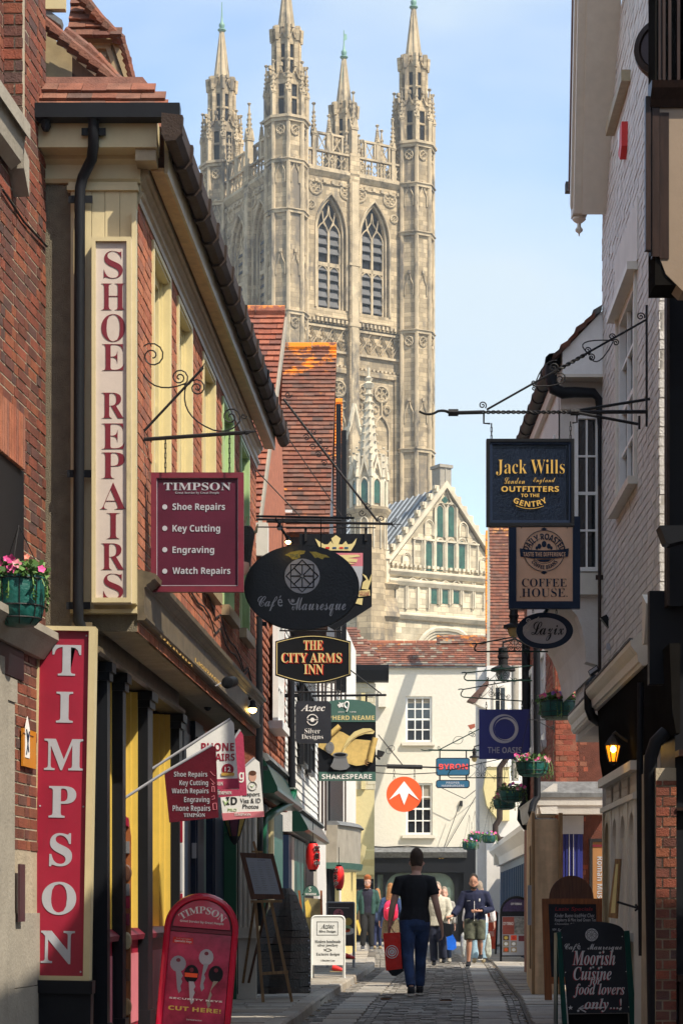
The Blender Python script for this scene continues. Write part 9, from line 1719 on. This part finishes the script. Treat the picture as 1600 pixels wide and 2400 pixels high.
S = PS(51.2); t = T('folder', 'mustard yellow folder held low by the ginger man', 'folder', W(840, 2180, 51.2)); S.poly([(833, 2158), (839, 2155), (846, 2180), (842, 2193)], -.03, .0, 'cover', M['yellow'], t)
# 3 woman with the backpack
Y = 46.5; t, c = person('woman with long auburn hair, denim jacket and floral skirt walking away', ((915 - 800) / FP * Y, Y, .0), 1.66, 0, dict(w=.92, elL=(-.25, -.02, 1.12), haL=(-.26, .10, .90), elR=(.24, -.02, 1.12), haR=(.25, .10, .90), knL=(-.08, .06, .50), anL=(-.08, -.02, .10), knR=(.08, .02, .50), anR=(.08, .08, .10), fdL=(0, .1, -1), fdR=(0, .1, -1), curl=1))
top(c, cl('denim', (.03, .06, .15), var=.5, scale=18), 1.85, .94, grow=.02); sk = MB(); c['lo'](sk, [((0, 0, 1.0), .16, .12), ((0, 0, .85), .20, .15), ((0, 0, .62), .22, .17), ((0, 0, .50), .225, .175)]); remesh(sk.build('floral_skirt', mat('floral', (.12, .09, .05), .8, cols=None, var=.9, scale=45, bump=.2), t, smooth=True), .016); trousers(c, cl('redleggings', (.45, .02, .04)), r=(.08, .066, .05, .046, .036)); shoes(c, M['black']); hair(c, ha_, 'long')
t2 = T('backpack', 'bright pink backpack on the auburn haired woman\'s back', 'bag', W(905, 2140, 46.3)); wk = c['w']; mb = MB(); mb.loft([(wk((0, -.17, .96)), .12, .07), (wk((0, -.21, 1.0)), .155, .10), (wk((0, -.22, 1.15)), .16, .105), (wk((0, -.20, 1.30)), .145, .09), (wk((0, -.16, 1.38)), .09, .05)], V(1, 0, 0), 16); remesh(mb.build('pack', cl('packpink', (.80, .03, .12)), t2, smooth=True), .015); mb = MB(); mb.loft([(wk((0, -.29, .97)), .12, .03), (wk((0, -.31, 1.02)), .13, .045), (wk((0, -.30, 1.15)), .13, .035)], V(1, 0, 0), 14); mb.build('front_pocket', cl('packrose', (.62, .015, .06)), t2, smooth=True)
mb = MB(); mb.tube([wk((-.1, -.31, 1.2)), wk((0, -.325, 1.26)), wk((.1, -.30, 1.22))], .006); mb.build('cord', M['letterwhite'], t2)
# child beside them
Y = 52.5; t, c = person('small figure in a denim top and navy leggings between the ginger man and the backpack', ((884 - 800) / FP * Y, Y, .1), 1.5, 0, dict(w=.85, elL=(-.22, .0, 1.12), haL=(-.2, .14, .95), elR=(.22, -.0, 1.12), haR=(.2, .14, .92), knL=(-.07, .06, .50), anL=(-.08, -.02, .10), knR=(.07, .02, .50), anR=(.08, .08, .10), curl=1), v=.016); top(c, M['denim'] if 'denim' in M else cl('denimtop', (.05, .08, .16)), 1.8, .9); trousers(c, cl('navyleggings', (.02, .03, .09)), r=(.08, .066, .05, .046, .036)); shoes(c, M['khaki']); hair(c, ha_, 'long')
# 4 older woman
Y = 41.2; t, c = person('older woman in sunglasses and a cream hooded top with navy trousers', ((1024 - 800) / FP * Y, Y, 0), 1.62, R(176), dict(w=1.12, head=(0, .07), elL=(-.27, .02, 1.14), haL=(-.25, .20, .98), elR=(.27, -.02, 1.12), haR=(.27, .12, .90), knL=(-.10, .12, .52), anL=(-.14, .02, .16), knR=(.08, .02, .50), anR=(.07, .0, .10), fdL=(0, .3, -1), fdR=(0, .1, -1)), v=.013)
hoo = cl('hoodie', (.50, .47, .38), bump=.6); top(c, hoo, 1.9, .86, grow=.028, r0=.062, r1=.056, flare=.012); mb = MB(); c['lo'](mb, [((0, -.05, 1.42), .13, .09), ((0, -.05, 1.49), .12, .09), ((0, -.06, 1.54), .085, .06)]); remesh(mb.build('hood', hoo, t, smooth=True), .014); trousers(c, cl('navytrousers', (.010, .014, .035)), r=(.10, .095, .078, .076, .068)); shoes(c, M['black']); hair(c, hgr, 'bob'); faceparts(c, None, None)
w, hd = c['w'], c['hd']; mb = MB()
for s_ in (-1, 1): mb.loft([(w(hd(s_ * .034, .10, 1.64)), .026, .016), (w(hd(s_ * .034, .108, 1.64)), .024, .014)], c['sd'], 8)
mb.build('sunglasses', M['black'], t)
t2 = T('handbag', 'black shoulder bag on a long strap worn by the woman in the cream top', 'bag', W(1048, 2190, 41)); S = PS(40.9); S.poly([(1036, 2162), (1056, 2166), (1059, 2192), (1046, 2196), (1037, 2184)], -.08, .02, 'pouch', M['black'], t2); mb = MB(); mb.tube([W(1012, 2106, 40.95), W(1030, 2150, 40.9), W(1040, 2166, 40.9)], .012, 5); mb.build('strap', M['black'], t2)
t2 = T('shopping_bag', 'bright blue plastic bag beyond the woman in cream', 'bag', W(1057, 2225, 42.5)); S = PS(42.5); S.poly([(1046, 2196), (1052, 2190), (1060, 2190), (1068, 2205), (1069, 2222), (1062, 2227), (1048, 2226)], -.12, .06, 'bag', mat('bagblue', (.01, .12, .62), .4, bump=.5, bscale=12), t2)
Y = 43.2; t, c = person('grey clad figure mostly hidden behind the woman in the cream top', ((1040 - 800) / FP * Y, Y, 0), 1.55, R(180), dict(elL=(-.25, .02, 1.12), haL=(-.25, .1, .9), elR=(.26, -.02, 1.12), haR=(.27, .08, .88), knL=(-.10, .1, .52), anL=(-.12, .02, .12), knR=(.08, .02, .50), anR=(.07, .0, .10)), v=.016); top(c, cl('greycoat', (.30, .29, .27)), 1.85, .8, grow=.025); trousers(c, M['navy']); shoes(c, M['stonegrey']); hair(c, hgr, 'bob'); faceparts(c)
# 5 tracksuit man
Y = 40.2; t, c = person('man in a navy zip tracksuit top and camouflage shorts holding out one hand', ((1112 - 800) / FP * Y, Y, 0), 1.76, R(172), dict(w=1.16, head=(.02, .03), elR=(.30, .02, 1.16), haR=(.42, .16, .99), elL=(-.31, -.04, 1.12), haL=(-.12, .19, 1.09), fdR=(.8, .3, -.1), fdL=(1, .1, 0), knL=(-.10, .02, .50), anL=(-.10, -.12, .24), knR=(.10, .08, .50), anR=(.12, .06, .10), curl=.6), skin='skintan', v=.012)
trk = cl('tracktop', (.008, .012, .045), bump=.6); top(c, trk, 1.88, .88, grow=.024, r0=.064, r1=.054); trousers(c, mat('camo', (.07, .075, .05), .85, var=.75, scale=11, bump=.3), .92, 'shorts', .024, r=(.098, .092, .07, .05, .04)); shoes(c, M['black'], M['offwhite']); hair(c, hbk); faceparts(c, hbk, M['iron'])
w = c['w']; mb = MB(); mb.tube([w((0, .135, .90)), w((0, .138, 1.1)), w((0, .14, 1.25)), w((0, .10, 1.43))], .006, 5); mb.build('zip', M['letterwhite'], t);
mb = MB(); c['lo'](mb, [((0, -.01, 1.46), .085, .075), ((0.01, -.0, 1.525), .068, .068)]); remesh(mb.build('collar', trk, t, smooth=True), .012); mb = MB(); c['lo'](mb, [((.0, .085, 1.36), .035, .03), ((.005, .06, 1.46), .04, .03)]); mb.build('undershirt', M['khaki'], t, smooth=True)
mb = MB(); mb.loft([(w((-.10, .135, 1.33)), .012, .006), (w((-.10, .138, 1.30)), .016, .006), (w((-.10, .138, 1.27)), .006, .006)], c['sd'], 8); mb.build('crest', M['letterwhite'], t); mb = MB(); mb.tube([w((.08, .142, 1.29)), w((.14, .132, 1.285))], .008, 4); mb.build('badge_text', M['lettergrey'], t)
# 6 shopper with plastic bags behind him
Y = 43.0; t, c = person('shopper in white top and pale blue trousers half hidden behind the tracksuit man', ((1122 - 800) / FP * Y, Y, 0), 1.66, 0, dict(w=1.1, elL=(-.30, -.02, 1.12), haL=(-.33, .0, .88), elR=(.29, -.02, 1.12), haR=(.33, .0, .88), fdL=(0, 0, -1), fdR=(0, 0, -1), knL=(-.09, .02, .50), anL=(-.10, -.02, .10), knR=(.09, .06, .50), anR=(.10, .08, .10), curl=1), v=.016); top(c, cl('whitetop', (.62, .60, .60)), 1.8, .86, grow=.022); trousers(c, cl('paleblue', (.28, .42, .52)), r=(.10, .095, .085, .08, .075)); shoes(c, M['khaki']); hair(c, hgr)
for lb, pts, mm in (('crumpled grey plastic bag left of the camouflage shorts', [(1079, 2190), (1084, 2184), (1090, 2186), (1092, 2210), (1088, 2246), (1083, 2246), (1078, 2222)], (.33, .34, .32)), ('bulging pale plastic shopping bag right of the camouflage shorts', [(1139, 2192), (1146, 2185), (1150, 2200), (1152, 2238), (1146, 2248), (1138, 2244), (1134, 2225)], (.40, .42, .36))):
 S = PS(42.7); t = T('shopping_bag', lb, 'bag', W(*pts[0], 42.7)); P_ = [W(x, y, 42.7) for x, y in pts]; c_ = sum(P_, V(0, 0, 0)) / len(P_); mb = MB(); mb.hull([p * 1.0 + V(0, -.06, 0) + (c_ - p) * .25 for p in P_], P_); mb.hull(P_, [p + V(0, .06, 0) + (c_ - p) * .25 for p in P_]); o = remesh(mb.build('bag', mat('bagpale', mm, .35, var=.35, scale=18, bump=.8, bscale=14), t, smooth=True), .02)
# ==== AIR
hz = bpy.data.materials.new('haze'); hz.use_nodes = True; nt = hz.node_tree; nt.nodes.clear()
ou = nt.nodes.new('ShaderNodeOutputMaterial'); pv_ = nt.nodes.new('ShaderNodeVolumePrincipled'); pv_.inputs['Color'].default_value = (.86, .93, 1, 1); pv_.inputs['Density'].default_value = .0005; pv_.inputs['Anisotropy'].default_value = .2
nt.links.new(pv_.outputs[0], ou.inputs['Volume'])
MB(G).box(-120, 120, -60, 260, -1.4, 80).build('haze', hz, kind='stuff')
